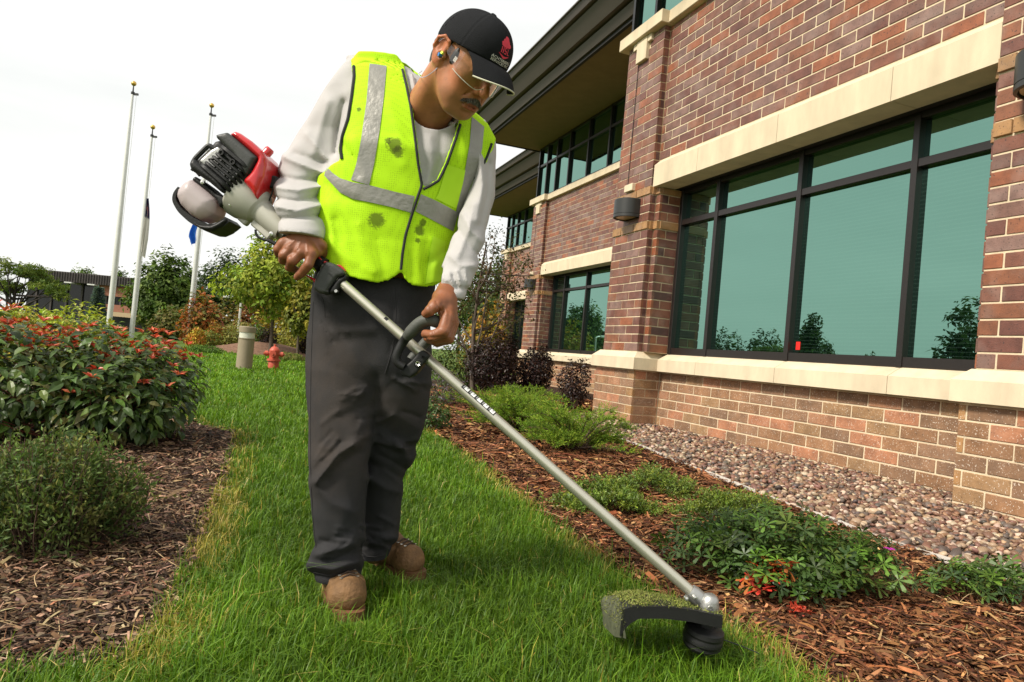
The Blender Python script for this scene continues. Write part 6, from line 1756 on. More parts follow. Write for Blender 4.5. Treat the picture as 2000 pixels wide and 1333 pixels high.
# --- boots
M_BOOT = simple_mat('tan_boot', (0.17, 0.088, 0.032), 0.75, var=0.35, scale=28, bump=0.5, bscale=90)
M_SOLE = simple_mat('boot_sole', (0.15, 0.065, 0.025), 0.8, var=0.2)
M_LACE = simple_mat('boot_lace', (0.05, 0.03, 0.018), 0.8)
M_EYELET = simple_mat('eyelet', (0.75, 0.72, 0.62), 0.3, metal=0.8, var=0.0)
def boot(toe, heel, ankle, nm_parent):
    """toe/heel: ground points (x,y), ankle 3-D"""
    toe, heel = np.array(toe), np.array(heel); ax = (toe-heel)/np.linalg.norm(toe-heel); L_ = np.linalg.norm(toe-heel)
    sd_ = np.array([ax[1], -ax[0]])
    lo = np.array([min(toe[0],heel[0])-0.11, min(toe[1],heel[1])-0.11, -0.01]); hi = np.array([max(toe[0],heel[0])+0.11, max(toe[1],heel[1])+0.11, 0.26])
    G = Grid(lo, hi, 0.0040)
    q = lambda t, s, z: (heel[0]+ax[0]*t*L_+sd_[0]*s, heel[1]+ax[1]*t*L_+sd_[1]*s, z)
    f = f_cap(G, q(0.12,0,0.052), q(0.80,0.0,0.050), 0.042, 0.049)
    f = smin(f, f_cap(G, q(0.66,-0.018,0.045), q(0.80,0.012,0.042), 0.040, 0.042), 0.02)
    f = smin(f, f_cap(G, q(0.74,0,0.048), q(0.40,0,0.068), 0.036, 0.042), 0.03)
    f = smin(f, f_cap(G, q(0.28,0,0.07), tuple(ankle), 0.044, 0.044), 0.03)
    f = smin(f, f_cap(G, q(0.14,0,0.06), q(0.2,0,0.16), 0.040, 0.046), 0.03)
    f = smax(f, 0.022-G.Z, 0.004)
    for t, a in ((0.60,0.0022),(0.66,-0.0022),(0.71,0.0018)):
        g = f_cap(G, q(t,-0.06,0.08), q(t+0.02,0.06,0.08), 0.0)
        f = f-a*np.exp(-(g/0.007)**2)*3
    f = noise3(G, f, 0.0012, 70, 12)
    V, Q = surface(G, f); V = relax(V, Q, 1, 0.4)
    b = mlink('boot', V, Q, M_BOOT, nm_parent)
    # sole
    n = 36; out = []
    for i in range(n):
        a = 2*math.pi*i/n; t = 0.5+0.54*math.cos(a); w = (0.051+0.008*math.cos(a))*abs(math.sin(a))**0.62*np.sign(math.sin(a))
        out.append(q(t, w, 0)[:2])
    mb = MB(); V2 = [(x,y,0.0) for x,y in out]+[(x,y,0.024) for x,y in out]; F2 = [tuple(range(n))[::-1], tuple(range(n,2*n))]+[(i,(i+1)%n,n+(i+1)%n,n+i) for i in range(n)]
    mbuild(mb.add(V2, F2), 'sole', M_SOLE, b, smooth=False)
    bv = BVHTree.FromPolygons([Vector(v) for v in V], Q.tolist())
    def top(t, s):
        h = bv.ray_cast(Vector(q(t, s, 0.4)), Vector((0,0,-1)), 1)
        return None if h[0] is None else np.array(h[0])+np.array([0,0,0.002])
    for t in (0.60, 0.68, 0.76):
        p0, p1, pm = top(t,-0.024), top(t+0.04,0.024), top(t+0.02,0)
        if p0 is None or p1 is None or pm is None: continue
        mbuild(MB().tube([p0, pm+np.array([0,0,0.003]), p1], 0.0028, 6), 'lace', M_LACE, b)
        for p in (p0, p1): mbuild(MB().lathe([(0.0025,0.0),(0.0055,0.0012),(0.0025,0.0024)], axis_o=p, n=10), 'eyelet', M_EYELET, b)
    return b
tz = on_z(692, 1216); t1 = np.array([tz@R0, tz[0]*SY_+tz[1]*CY_])
boot(t1+np.array([-0.012,0.010]), t1+np.array([-0.13,0.27]), loc(657,1100,2.12), MAN)
tz = on_z(818, 1136); t2 = np.array([tz@R0, tz[0]*SY_+tz[1]*CY_])
boot(t2+np.array([-0.005,0.02]), t2+np.array([-0.19,0.215]), loc(733,1075,2.385), MAN)

# --- cap
M_CAP = simple_mat('black_cap', (0.010, 0.0105, 0.012), 0.85, spec=0.15, var=0.25, scale=14, bump=0.3, bscale=500)
M_PIPE = simple_mat('cap_piping', (0.62, 0.60, 0.45), 0.7)
G = Grid((-0.11,-0.14,-0.05), (0.11,0.13,0.16), 0.003)
f = f_ell(G, (0,-0.008,0.038), (0.0865,0.110,0.102))
f = smin(f, f_ell(G, (0,0.030,0.055), (0.075,0.077,0.085)), 0.02)
rim = 0.034+0.19*G.Y       # rim plane height
f = smax(f, rim-G.Z, 0.003)
f = np.maximum(f, -(f_ell(G, (0,-0.008,0.036), (0.083,0.1065,0.097))))
ang = np.arctan2(G.X, G.Y+0.008)
rr_ = np.sqrt(G.X**2+(G.Y+0.008)**2)
for s in range(6):
    a0 = s*math.pi/3
    da = np.abs((ang-a0+math.pi) % (2*math.pi)-math.pi)*rr_
    f = f+0.0011*np.exp(-(da/0.0025)**2)-0.0006*np.exp(-((da-0.005)/0.003)**2)
V, Q = surface(G, f); V = h2l(relax(V, Q, 1, 0.4))
if np.linalg.det(HMAT) < 0: Q = Q[:, ::-1]
CAP = mlink('cap', V, Q, M_CAP, MAN)
BV_C = BVHTree.FromPolygons([Vector(v) for v in V], Q.tolist())
mbuild(MB().lathe([(0.0085,0),(0.0085,0.003),(0.005,0.0055),(0.0005,0.006)], n=12).xform(Matrix([[*(HMAT[0]),0],[*(HMAT[1]),0],[*(HMAT[2]),0],[0,0,0,1]])).xform(Matrix.Translation(Vector(h2l((0,-0.006,0.1395))))), 'button', M_CAP, CAP)
def brim():
    nu, nv = 41, 12; V = []
    for i in range(nu):
        u = (i/(nu-1)*2-1); ph = u*0.98
        bx_, by_ = 0.084*math.sin(ph), -0.006+0.104*math.cos(ph)
        bz_ = 0.034+0.19*by_+0.003
        ox, oy = 0.079*math.sin(ph*1.04), by_+0.088*math.cos(ph)**0.45
        for j in range(nv):
            v = j/(nv-1); x, y = bx_+(ox-bx_)*v, by_+(oy-by_)*v
            z = bz_-0.006*v-0.026*(x/0.085)**2*v-0.016*v*v+0.006*math.sin(v*math.pi)
            V.append((x, y, z))
    V = np.array(V); n = len(V); F = []
    for i in range(nu-1):
        for j in range(nv-1):
            a, b = i*nv+j, (i+1)*nv+j; F.append((a, b, b+1, a+1)); F.append((n+a, n+a+1, n+b+1, n+b))
    for i in range(nu-1): a, b = i*nv+nv-1, (i+1)*nv+nv-1; F.append((a, b, n+b, n+a)); a, b = i*nv, (i+1)*nv; F.append((b, a, n+a, n+b))
    for i in (0, nu-1):
        for j in range(nv-1): a = i*nv+j; F.append((a, a+1, n+a+1, n+a))
    edge = np.array([V[i*nv+nv-1] for i in range(nu)])+np.array([0,0,-0.0015])
    mbuild(MB().add(h2l(np.concatenate([V, V+np.array([0,0,-0.0035])])), F), 'brim', M_CAP, CAP, angle=50)
    mbuild(MB().tube(h2l(edge), 0.0021, 6), 'piping', M_PIPE, CAP)
brim()
# embroidered badge and lettering on the front panels
M_RED = simple_mat('red_thread', (0.62, 0.03, 0.06), 0.7, var=0.15, scale=120)
M_WHITE = simple_mat('white_thread', (0.7, 0.66, 0.6), 0.7)
def on_cap(V2, off=0.0012):
    """flat artwork (x across, z up, metres) laid on the cap front"""
    out = []
    for x, z in V2:
        a = x/0.095
        o = h2l((0.25*math.sin(a), 0.25*math.cos(a), z)); c = h2l((0, -0.008, z)); d = Vector(c-o).normalized()
        h = BV_C.ray_cast(Vector(o), d, 1); p = np.array(h[0]) if h[0] is not None else o+np.array(d)*0.15
        out.append(p-np.array(d)*off)
    return np.array(out)
def cap_art(polys, name, mat):
    mb = MB()
    for poly in polys:
        # subdivide as a fan around the centroid
        P = resample(list(poly)+[poly[0]], 18)[:-1]; c = P.mean(0)
        V2 = np.concatenate([[c], P, (P+c)/2]); n = len(P); F = []
        for i in range(n):
            j = (i+1)%n; F += [(0,1+n+i,1+n+j), (1+n+i,1+i,1+j,1+n+j)]
        mb.add(on_cap(V2), F)
    mbuild(mb, name, mat, CAP, smooth=False)
def disc(cx, cz, rx, rz): return [(cx+rx*math.cos(a), cz+rz*math.sin(a)) for a in np.linspace(0, 6.283, 13)[:-1]]
bz0 = 0.094
cap_art([disc(0.0,bz0+0.020,0.013,0.006), disc(-0.008,bz0+0.015,0.009,0.004), disc(0.009,bz0+0.014,0.010,0.005), disc(0.001,bz0+0.026,0.008,0.004), disc(-0.004,bz0+0.011,0.012,0.003)], 'badge', M_RED)
def rect(x0, x1, z0, z1): return [(x0,z0),(x1,z0),(x1,z1),(x0,z1)]
cap_art([rect(-0.013,-0.0105,bz0-0.006,bz0+0.008), rect(-0.008,-0.0055,bz0-0.006,bz0+0.008), rect(-0.003,0.004,bz0+0.006,bz0+0.008), rect(-0.003,-0.001,bz0+0.001,bz0+0.008), rect(-0.003,0.004,bz0,bz0+0.002), rect(0.002,0.004,bz0-0.005,bz0+0.002), rect(-0.003,0.004,bz0-0.006,bz0-0.004), rect(0.007,0.0095,bz0-0.006,bz0+0.008), rect(0.0095,0.014,bz0-0.006,bz0-0.004),
         [(-0.018,bz0-0.008),(0.0,bz0-0.014),(0.018,bz0-0.008),(0.0,bz0-0.018)]], 'badge_letters', M_RED)
def text_mesh(s, size):
    cu = bpy.data.curves.new('t', 'FONT'); cu.body = s; cu.size = size; cu.align_x = 'CENTER'; cu.resolution_u = 2
    o = bpy.data.objects.new('t', cu); COL.objects.link(o); bpy.context.view_layer.update()
    me = bpy.data.meshes.new_from_object(o.evaluated_get(bpy.context.evaluated_depsgraph_get()))
    V = np.array([v.co[:] for v in me.vertices]); F = [tuple(p.vertices) for p in me.polygons]
    bpy.data.objects.remove(o); bpy.data.curves.remove(cu); bpy.data.meshes.remove(me)
    return V, F
for s, z in (('ACHTERBERG', bz0-0.0255), ('SERVICES INC', bz0-0.0335)):
    V, F = text_mesh(s, 0.0095)
    mbuild(MB().add(on_cap(np.stack([V[:,0], V[:,1]+z], 1)), F), 'lettering', M_WHITE, CAP, smooth=False)

# --- hair, moustache
G = Grid((-0.10,-0.14,-0.12), (0.10,0.06,0.06), 0.003)
f = f_ell(G, (0,-0.014,0.035), (0.0805,0.1035,0.088))
f = smin(f, f_cap(G, (0,-0.06,-0.03), (0,-0.05,-0.06), 0.05, 0.045), 0.03)
f = smax(f, G.Y-(-0.005+0.15*(G.Z+0.02)), 0.004); f = smax(f, (-0.062-0.25*(G.Y+0.06))-G.Z, 0.004)
f = noise3(G, f, 0.0022, 160, 14, 0.02)
for s in (-1,1):
    f = np.minimum(f, f_ell(G, (s*0.070,0.028,0.012), (0.007,0.010,0.024)))     # sideburn
V, Q = surface(G, f); mlink('hair', h2l(V), Q if np.linalg.det(HMAT) > 0 else Q[:, ::-1], M_HAIR, MAN)
BV_H = BVHTree.FromPolygons([Vector(v) for v in Vh], Qh.tolist())
def moustache():
    rs = np.random.default_rng(15); parts = []; n = 900
    x = rs.uniform(-0.034, 0.034, n); t = np.abs(x)/0.034
    z = -0.041-0.017*t**1.7-rs.random(n)*0.013*(1-0.5*t)
    P, D = [], []
    for xi, zi in zip(x, z):
        o = h2l((xi*1.2, 0.20, zi)); d = Vector(h2l((xi*0.8, 0.0, zi))-o).normalized(); h = BV_H.ray_cast(Vector(o), d, 1)
        P.append(np.array(h[0])-np.array(d)*0.0005 if h[0] is not None else o)
        D.append(HMAT@np.array([xi*22+rs.normal()*0.15, 0.35+rs.random()*0.2, -0.75]))
    P, D = np.array(P), unit(np.array(D))
    c = np.array([(0.06,0.045,0.035),(0.035,0.028,0.022),(0.20,0.17,0.14),(0.36,0.33,0.29)])[rs.choice(4, n, p=[0.34,0.2,0.26,0.2])]
    v, f, cc = leaves(P, D, np.tile(HF, (n,1))+rs.normal(size=(n,3))*0.3, 0.0085*rs.uniform(0.6,1.3,n), 0.0014, c, DIAM)
    mlink('moustache', v, f, M_STACHE, MAN, cc, smooth=False)
moustache()
# --- safety glasses
def glasses_mat():
    m, N, L, B = new_mat('clear_lens')
    tr = nd(N, 'ShaderNodeBsdfTransparent', inp={'Color': (0.93,0.93,0.9,1)}); gl = nd(N, 'ShaderNodeBsdfGlossy', inp={'Color': (1,1,1,1), 'Roughness': 0.06})
    lw = nd(N, 'ShaderNodeLayerWeight', inp={'Blend': 0.25}); mr = nd(N, 'ShaderNodeMapRange', inp={1:0.0, 2:1.0, 3:0.06, 4:0.55}); L.new(lw.outputs['Fresnel'], mr.inputs[0])
    ms = nd(N, 'ShaderNodeMixShader'); L.new(mr.outputs[0], ms.inputs[0]); L.new(tr.outputs[0], ms.inputs[1]); L.new(gl.outputs[0], ms.inputs[2])
    L.new(ms.outputs[0], N['Material Output'].inputs['Surface']); return m
M_LENSC = glasses_mat()
def glasses():
    mb = MB(); nu, nv = 40, 9; V = []
    for i in range(nu):
        a = (i/(nu-1)*2-1)*1.30
        for j in range(nv):
            v = j/(nv-1); nose = math.exp(-(a/0.22)**2)
            z0, z1 = -0.024+0.022*nose+0.012*abs(a)**2*0.5, 0.036
            z = z0+(z1-z0)*v
            V.append((0.080*math.sin(a), 0.030+0.088*math.cos(a)-0.03*(0.03-z)*0.5, z))
    F = [(i*nv+j, (i+1)*nv+j, (i+1)*nv+j+1, i*nv+j+1) for i in range(nu-1) for j in range(nv-1)]
    g = mbuild(mb.add(h2l(V), F), 'safety_glasses', M_LENSC, MAN)
    mbuild(MB().tube(h2l([V[i*nv] for i in range(nu)]), 0.0011, 5), 'lens_edge', simple_mat('lens_edge', (0.6,0.58,0.5), 0.2, var=0.05), g)
    tm_ = M_LENSC
    for s in (-1,1):
        m2 = MB(); V2 = []; k = 12
        for i in range(k):
            t = i/(k-1); y = 0.056-0.085*t; wz = 0.016*(1-t)+0.004
            zc = 0.012+0.012*t
            V2 += [(s*(0.080+0.004*math.sin(t*3)), y, zc-wz), (s*(0.080+0.004*math.sin(t*3)), y, zc+wz*0.8)]
        m2.add(h2l(V2), [(2*i,2*i+2,2*i+3,2*i+1) for i in range(k-1)])
        mbuild(m2, 'temple', tm_, g)
    mk_ = MB()
    for i in range(4): mk_.add(h2l([(-0.0865,0.050+i*0.003,0.003),(-0.0865,0.0515+i*0.003,0.003),(-0.0865,0.0515+i*0.003,0.016),(-0.0865,0.050+i*0.003,0.016)]), [(0,1,2,3)])
    mbuild(mk_, 'temple_marking', M_WHITE, g, smooth=False)
glasses()
# --- banded ear plug
M_PLUGB = simple_mat('plug_blue', (0.03, 0.22, 0.55), 0.4); M_PLUGY = simple_mat('plug_yellow', (0.65, 0.75, 0.05), 0.5); M_CORD = simple_mat('plug_cord', (0.5, 0.53, 0.68), 0.4)
e0 = h2l((-0.084, -0.001, -0.008))
ep = mbuild(MB().tube([h2l((-0.078,0.001,-0.007)), h2l((-0.092,-0.003,-0.010))], 0.0052, 10), 'ear_plug', M_PLUGB, MAN)
mbuild(MB().tube([h2l((-0.083,0.003,-0.002)), h2l((-0.091,0.003,-0.001))], 0.0045, 10), 'plug_tip', M_PLUGY, ep)
cp = [h2l((-0.092,-0.003,-0.010)), loc(858,130,1.90), loc(843,143,1.91), loc(830,151,1.925), loc(822,152,1.945), loc(816,145,1.97), loc(824,139,2.0)]
mbuild(MB().tube(smooth_line(resample(cp, 30), 2), 0.0011, 5), 'cord', M_CORD, ep)
# ------------------------------------------------------------------ the string trimmer
M_ALU = simple_mat('satin_aluminium', (0.55, 0.53, 0.44), 0.36, metal=0.75, var=0.05, scale=30)
M_CAST = simple_mat('cast_aluminium', (0.42, 0.42, 0.40), 0.42, metal=0.85, var=0.10, scale=60, bump=0.1)
M_GREYP = simple_mat('grey_housing', (0.40, 0.39, 0.33), 0.38, var=0.05, scale=12)
M_BLK = simple_mat('black_plastic', (0.013, 0.013, 0.013), 0.5, spec=0.35, var=0.15, scale=30, bump=0.08)
M_BLKG = simple_mat('charcoal_plastic', (0.038, 0.040, 0.037), 0.5, var=0.1, scale=30, bump=0.1)
M_RUB = simple_mat('grip_rubber', (0.075, 0.078, 0.068), 0.62, var=0.12, scale=20, bump=0.1)
M_REDP = simple_mat('red_plastic', (0.52, 0.012, 0.016), 0.25, var=0.06, scale=6, coat=0.6)
M_TANK = simple_mat('fuel_tank', (0.68, 0.60, 0.60), 0.35, var=0.05, scale=4, trans=0.35, tr_tint=(1.0,0.85,0.85))
M_STEEL = simple_mat('bolt_steel', (0.7, 0.69, 0.66), 0.25, metal=0.9, var=0.03)
M_CLIP = simple_mat('clippings', (1,1,1), 0.8, var=0.3, scale=80, vcol=True)
SA, SB = loc(548, 447, 2.035), loc(1372, 1176, 1.775)       # shaft ends
SD = (SA-SB)/np.linalg.norm(SA-SB)                           # towards the engine
TORG = loc(1372, 1250, 1.775); TORG[2] = 0.0
TRIM = empty('string_trimmer', (float(TORG[0]*CY_+TORG[1]*SY_), float(-TORG[0]*SY_+TORG[1]*CY_), 0.0), -YAW, label='petrol string trimmer with red engine held by the man', cat='trimmer')
def tlink(name, V, F, mat, parent=TRIM, cols=None, smooth=True, **k):
    return link(name, np_mesh(name, V-TORG, F, cols, smooth), mat, parent, **k)
def tbuild(mb, name, mat, parent=TRIM, smooth=True, angle=40, **k):
    mb.v = [v-TORG for v in mb.v]; return mb.build(name, mat, parent, smooth=smooth, angle=angle, **k)
def on_shaft(px, py):
    """closest point of the shaft axis to a pixel ray"""
    o = np.array([0,0,EYE]); d = np.array(loc_ray(px, py)); w = SB-o
    a, b, c = 1.0, d@SD, 1.0; den = a*c-b*b
    t = (b*(d@w)-(SD@w))/den; return SB+SD*t
SE2 = np.cross(SD, np.array([0,-1.0,0])); SE2 /= np.linalg.norm(SE2)         # across the shaft, in the picture plane
if SE2[2] < 0: SE2 = -SE2
SE3 = np.cross(SD, SE2); 
if SE3[1] > 0: SE3 = -SE3                                                    # towards the viewer
def frame(o):
    m = np.eye(4); m[:3,0], m[:3,1], m[:3,2], m[:3,3] = SE2, SE3, SD, o; return m     # lathe axis z -> along the shaft to the engine
tbuild(MB().tube(np.linspace(SB+SD*0.01, SA-SD*0.01, 12), 0.0138, 24), 'shaft', M_ALU)
# --- clutch housing
pf = [(0.001,-0.012),(0.0165,-0.012),(0.0165,0.004),(0.022,0.006)]
tbuild(MB().lathe([(0.0145,-0.03),(0.021,-0.03),(0.021,0.0),(0.0145,0.001)], n=24).xform(frame(SA)), 'shaft_clamp', M_CAST)
tbuild(MB().lathe([(0.023,-0.012),(0.0305,-0.014),(0.032,0.0),(0.035,0.075),(0.038,0.082),(0.046,0.088),(0.055,0.105),(0.066,0.135),(0.070,0.160),(0.066,0.168),(0.001,0.17)], n=36).xform(frame(SA)), 'clutch_housing', M_GREYP, angle=18)
rib = frame(SA)
mb = MB().box((-0.048,-0.014,0.0),(-0.028,0.016,0.075), bev=0.004).box((-0.062,-0.012,0.088),(-0.040,0.012,0.12), bev=0.004); tbuild(mb.xform(rib), 'housing_rib', M_GREYP, smooth=False)
tbuild(MB().lathe([(0.001,0.0),(0.006,0.0),(0.006,0.004),(0.001,0.005)], n=10).xform(Matrix.Translation(Vector(loc(530,457,1.985)))@Matrix.Rotation(math.pi/2, 4, 'X')), 'bolt', M_STEEL)
# --- engine parts traced in the picture plane and given real depth
ED = 2.065
def slab3(poly, hd, rnd, name, mat, parent=TRIM, d=ED, h=0.003, cuts=(), cut_depth=None, relax_n=2, noise=0.0, extra=None):
    """rounded solid: outline poly (photo pixels at distance d), half depth hd, rounding rnd"""
    Pl = np.array([loc(x, y, d) for x, y in poly])
    lo = Pl.min(0)-0.02; hi = Pl.max(0)+0.02
    G = Grid((lo[0], d-hd-0.02, lo[2]), (hi[0], d+hd+0.02, hi[2]), h)
    d2 = f_poly2(G.X[:,0,:], G.Z[:,0,:], Pl[:,[0,2]])[:,None,:]
    a, b = d2+rnd, np.abs(G.Y-d)-hd+rnd
    f = np.sqrt(np.maximum(a,0)**2+np.maximum(b,0)**2)+np.minimum(np.maximum(a,b),0)-rnd
    for c in cuts:
        Pc = np.array([loc(x, y, d-hd) for x, y in c])
        c2 = f_poly2(G.X[:,0,:], G.Z[:,0,:], Pc[:,[0,2]])[:,None,:]
        f = smax(f, -np.maximum(c2, G.Y-(d-hd+cut_depth)), 0.0015)
    if extra is not None: f = extra(G, f)
    V, Q = surface(G, f); V = relax(V, Q, relax_n, 0.45)
    return tlink(name, V, Q, mat, parent)
c4 = lambda l: [(340+x/6.345, 260+y/6.345) for x, y in l]
# silver engine core seen through the slots
slab3(c4([(420,420),(560,290),(650,240),(880,400),(940,520),(820,690),(640,620)]), 0.064, 0.006, 'cylinder', M_CAST, d=ED)
# black slotted cover
def quad(a, b, w):
    a, b = np.array(a, float), np.array(b, float); n = np.array([-(b-a)[1], (b-a)[0]]); n /= np.linalg.norm(n); n *= w/2
    return [tuple(a+n), tuple(b+n), tuple(b-n), tuple(a-n)]
slab3(c4([(365,430),(395,370),(525,250),(590,165),(650,150),(930,330),(1010,450),(1000,600),(830,760),(780,810),(700,800),(560,680),(345,540),(322,470)]), 0.056, 0.016, 'engine_cover', M_BLK, h=0.003, relax_n=1)
slab3(c4([(330,440),(380,400),(690,655),(760,800),(700,800),(560,680),(345,540),(322,470)]), 0.080, 0.016, 'cover_foot', M_BLK, h=0.003, relax_n=1)
for i in range(7):
    t = i/6; P0, P1, P2 = (350+t*262, 402-t*222), (625+t*262, 640-t*232), (772+t*235, 800-t*205)
    pts = [loc(*c4([P0])[0], ED-0.055), loc(*c4([(P0[0]+18, P0[1]+14)])[0], ED-0.079), loc(*c4([P1])[0], ED-0.081), loc(*c4([((P1[0]+P2[0])/2, (P1[1]+P2[1])/2)])[0], ED-0.066), loc(*c4([P2])[0], ED-0.05)]
    tbuild(MB().tube(smooth_line(resample(pts, 18), 1), 0.0048 if 0 < i < 6 else 0.0075, 6), 'cover_slat', M_BLK)
for (a, b) in (((430,330),(640,300)), ((500,430),(720,230)), ((600,560),(830,330)), ((640,650),(890,415))):
    tbuild(MB().tube([loc(*c4([a])[0], ED-0.076), loc(*c4([b])[0], ED-0.076)], 0.0042, 6), 'cover_rib', M_BLK)
slab3(c4([(650,125),(790,92),(900,180),(1140,390),(1060,540),(1020,610),(960,520),(860,360),(660,160)]), 0.084, 0.012, 'top_shroud', M_BLKG, h=0.003)
slab3(c4([(800,100),(870,66),(930,90),(1060,180),(1110,225),(1200,310),(1240,390),(1240,480),(1220,620),(1170,770),(1120,880),(1060,790),(955,665),(1010,600),(1060,540),(1140,395)]), 0.080, 0.022, 'starter_cover', M_REDP, h=0.003)
tbuild(MB().lathe([(0.001,0.018),(0.011,0.017),(0.014,0.012),(0.014,-0.01)], n=18).xform(Matrix.Translation(Vector(loc(*c4([(1150,250)])[0], ED)))@Matrix.Rotation(math.radians(35), 4, 'Y')), 'starter_knob', M_REDP)
# bracket loop at the upper left
tbuild(MB().tube(smooth_line(resample([loc(x, y, ED-0.05) for x, y in c4([(330,520),(240,420),(225,385),(270,310),(430,150),(480,190),(545,240)])], 40), 3), 0.0075, 8), 'cover_handle', M_BLK)
tbuild(MB().tube(smooth_line(resample([loc(x, y, ED-0.05) for x, y in c4([(250,430),(300,350),(470,200)])], 20), 1)+SE2*-0.012, 0.004, 6), 'cover_handle_rib', M_BLK)
for (x, y, r) in ((590,250,32),(730,365,34)):
    p = loc(*c4([(x, y)])[0], ED-0.083); rr = r/6.345*ED/F_PX
    tbuild(MB().lathe([(rr*0.6,0.006),(rr,0.006),(rr*1.05,-0.01),(rr*0.6,-0.01),(rr*0.6,0.006)], n=18).xform(Matrix.Translation(Vector(p))@Matrix.Rotation(math.pi/2, 4, 'X')), 'cover_boss', M_BLK)
    tbuild(MB().lathe([(rr*0.58,0.0),(0.001,0.004)], n=14).xform(Matrix.Translation(Vector(p))@Matrix.Rotation(math.pi/2, 4, 'X')), 'bolt', M_STEEL)
# fuel tank and its guard
slab3(c4([(112,820),(130,740),(200,660),(290,615),(380,670),(520,790),(590,860),(595,930),(555,1030),(480,1080),(380,1105),(280,1050),(160,930)]), 0.066, 0.036, 'fuel_tank', M_TANK, h=0.003, relax_n=3)
slab3(c4([(300,625),(340,580),(480,680),(600,790),(720,830),(760,880),(740,920),(640,960),(600,870),(520,790)]), 0.05, 0.01, 'engine_base', M_BLK, h=0.003)
gpath = [loc(x, y, ED) for x, y in c4([(150,720),(95,790),(85,880),(160,1000),(290,1110),(420,1180),(520,1210),(620,1190),(700,1140),(735,1105)])]
gp = smooth_line(resample(gpath, 36), 2); V, F = [], []
for i, p in enumerate(gp):
    t = gp[min(i+1,35)]-gp[max(i-1,0)]; t /= np.linalg.norm(t); nrm = np.cross(t, [0,1,0]); nrm /= np.linalg.norm(nrm)
    w = 0.046; th = 0.0035+0.006*min(1, i/20)
    V += [p-nrm*th+np.array([0,-w,0]), p+nrm*th+np.array([0,-w,0]), p+nrm*th+np.array([0,w,0]), p-nrm*th+np.array([0,w,0])]
    if i:
        for k in range(4): F.append(((i-1)*4+k, (i-1)*4+(k+1)%4, i*4+(k+1)%4, i*4+k))
F += [(0,1,2,3), (35*4+3,35*4+2,35*4+1,35*4)]
tbuild(MB().add(V, F), 'tank_guard', M_BLK, angle=50)
slab3(c4([(300,1120),(420,1180),(560,1180),(700,1110),(740,1100),(735,1140),(660,1215),(560,1260),(480,1255),(400,1215)]), 0.06, 0.014, 'stand_foot', M_BLK, h=0.003)
tbuild(MB().lathe([(0.001,0.004),(0.0055,0.003),(0.006,-0.004)], n=12).xform(Matrix.Translation(Vector(loc(*c4([(353,612)])[0], ED-0.055)))@Matrix.Rotation(math.pi/2, 4, 'X')), 'bolt', M_STEEL)
tbuild(MB().lathe([(0.001,0.004),(0.0045,0.003),(0.005,-0.004)], n=12).xform(Matrix.Translation(Vector(loc(*c4([(700,890)])[0], ED-0.055)))@Matrix.Rotation(math.pi/2, 4, 'X')), 'bolt', M_STEEL)
tbuild(MB().box(tuple(loc(*c4([(1215,640)])[0], ED)-0.012), tuple(loc(*c4([(1270,540)])[0], ED)+np.array([0.004,0.03,0.0])), bev=0.004), 'air_intake', M_BLK, smooth=False)
tbuild(MB().tube(smooth_line(resample([loc(x, y, ED-0.02) for x, y in c4([(1225,690),(1210,760),(1180,830),(1150,890)])], 14), 1), 0.0022, 6), 'wire', M_BLK)
cab = [loc(x, y, 2.0) for x, y in [(499,449),(500,460),(508,466),(522,470),(538,476),(552,486)]]
tbuild(MB().tube(smooth_line(resample(cab, 24), 2), 0.0035, 8), 'throttle_cable', M_BLK)
tbuild(MB().tube([loc(524,470,1.997), loc(545,480,1.997)], 0.006, 10), 'cable_sleeve', M_BLK)
# --- rear grip, throttle housing
g0, g1 = on_shaft(556, 455), on_shaft(632, 521)
tbuild(MB().tube([g0, g0*0.8+g1*0.2, g0*0.5+g1*0.5, g0*0.1+g1*0.9, g1], [0.017,0.019,0.0185,0.021,0.025], 20), 'rear_grip', M_BLK)
c3_ = lambda l: [(600+x/13.33, 490+y/13.33) for x, y in l]
HD_ = float(on_shaft(650, 540)[1])
slab3(c3_([(470,390),(560,315),(640,325),(780,375),(1000,530),(1040,620),(960,690),(840,720),(780,790),(650,980),(600,1060),(620,1110),(480,1150),(340,1110),(240,1030),(228,960),(260,800),(330,620)]), 0.030, 0.010, 'throttle_housing', M_BLKG, d=HD_, h=0.0019, relax_n=1)
slab3(c3_([(850,720),(960,690),(1035,620),(1080,680),(1060,760),(900,930),(820,1120),(760,1150),(640,1130),(610,1060),(660,980),(780,800)]), 0.024, 0.010, 'housing_clamp', M_BLK, d=HD_, h=0.0019, relax_n=1)
slab3(c3_([(270,170),(310,150),(440,270),(560,300),(500,350),(440,330)]), 0.012, 0.004, 'safety_lever', M_REDP, d=HD_, h=0.0015)
slab3(c3_([(760,370),(880,375),(960,440),(1035,545),(1000,560),(900,480)]), 0.012, 0.004, 'stop_switch', M_REDP, d=HD_, h=0.0015)
slab3(c3_([(-60,610),(20,640),(180,720),(290,755),(250,930),(200,830),(100,740),(0,680)]), 0.010, 0.004, 'throttle_trigger', M_REDP, d=HD_, h=0.0015)
tbuild(MB().lathe([(0.001,0.003),(0.0042,0.003),(0.005,0.0),(0.005,-0.012)], n=14).xform(Matrix.Translation(Vector(loc(*c3_([(752,1052)])[0], HD_-0.026)))@Matrix.Rotation(math.pi/2, 4, 'X')), 'bolt', M_STEEL)
V, F = text_mesh('shindaiwa', 0.0085)
tp0, tp1 = loc(*c3_([(500,525)])[0], HD_-0.0305), loc(*c3_([(740,740)])[0], HD_-0.0305)
tx = (tp1-tp0)/np.linalg.norm(tp1-tp0); tz_ = np.cross(tx, [0,1,0]); tz_ = tz_ if tz_[2] > 0 else -tz_
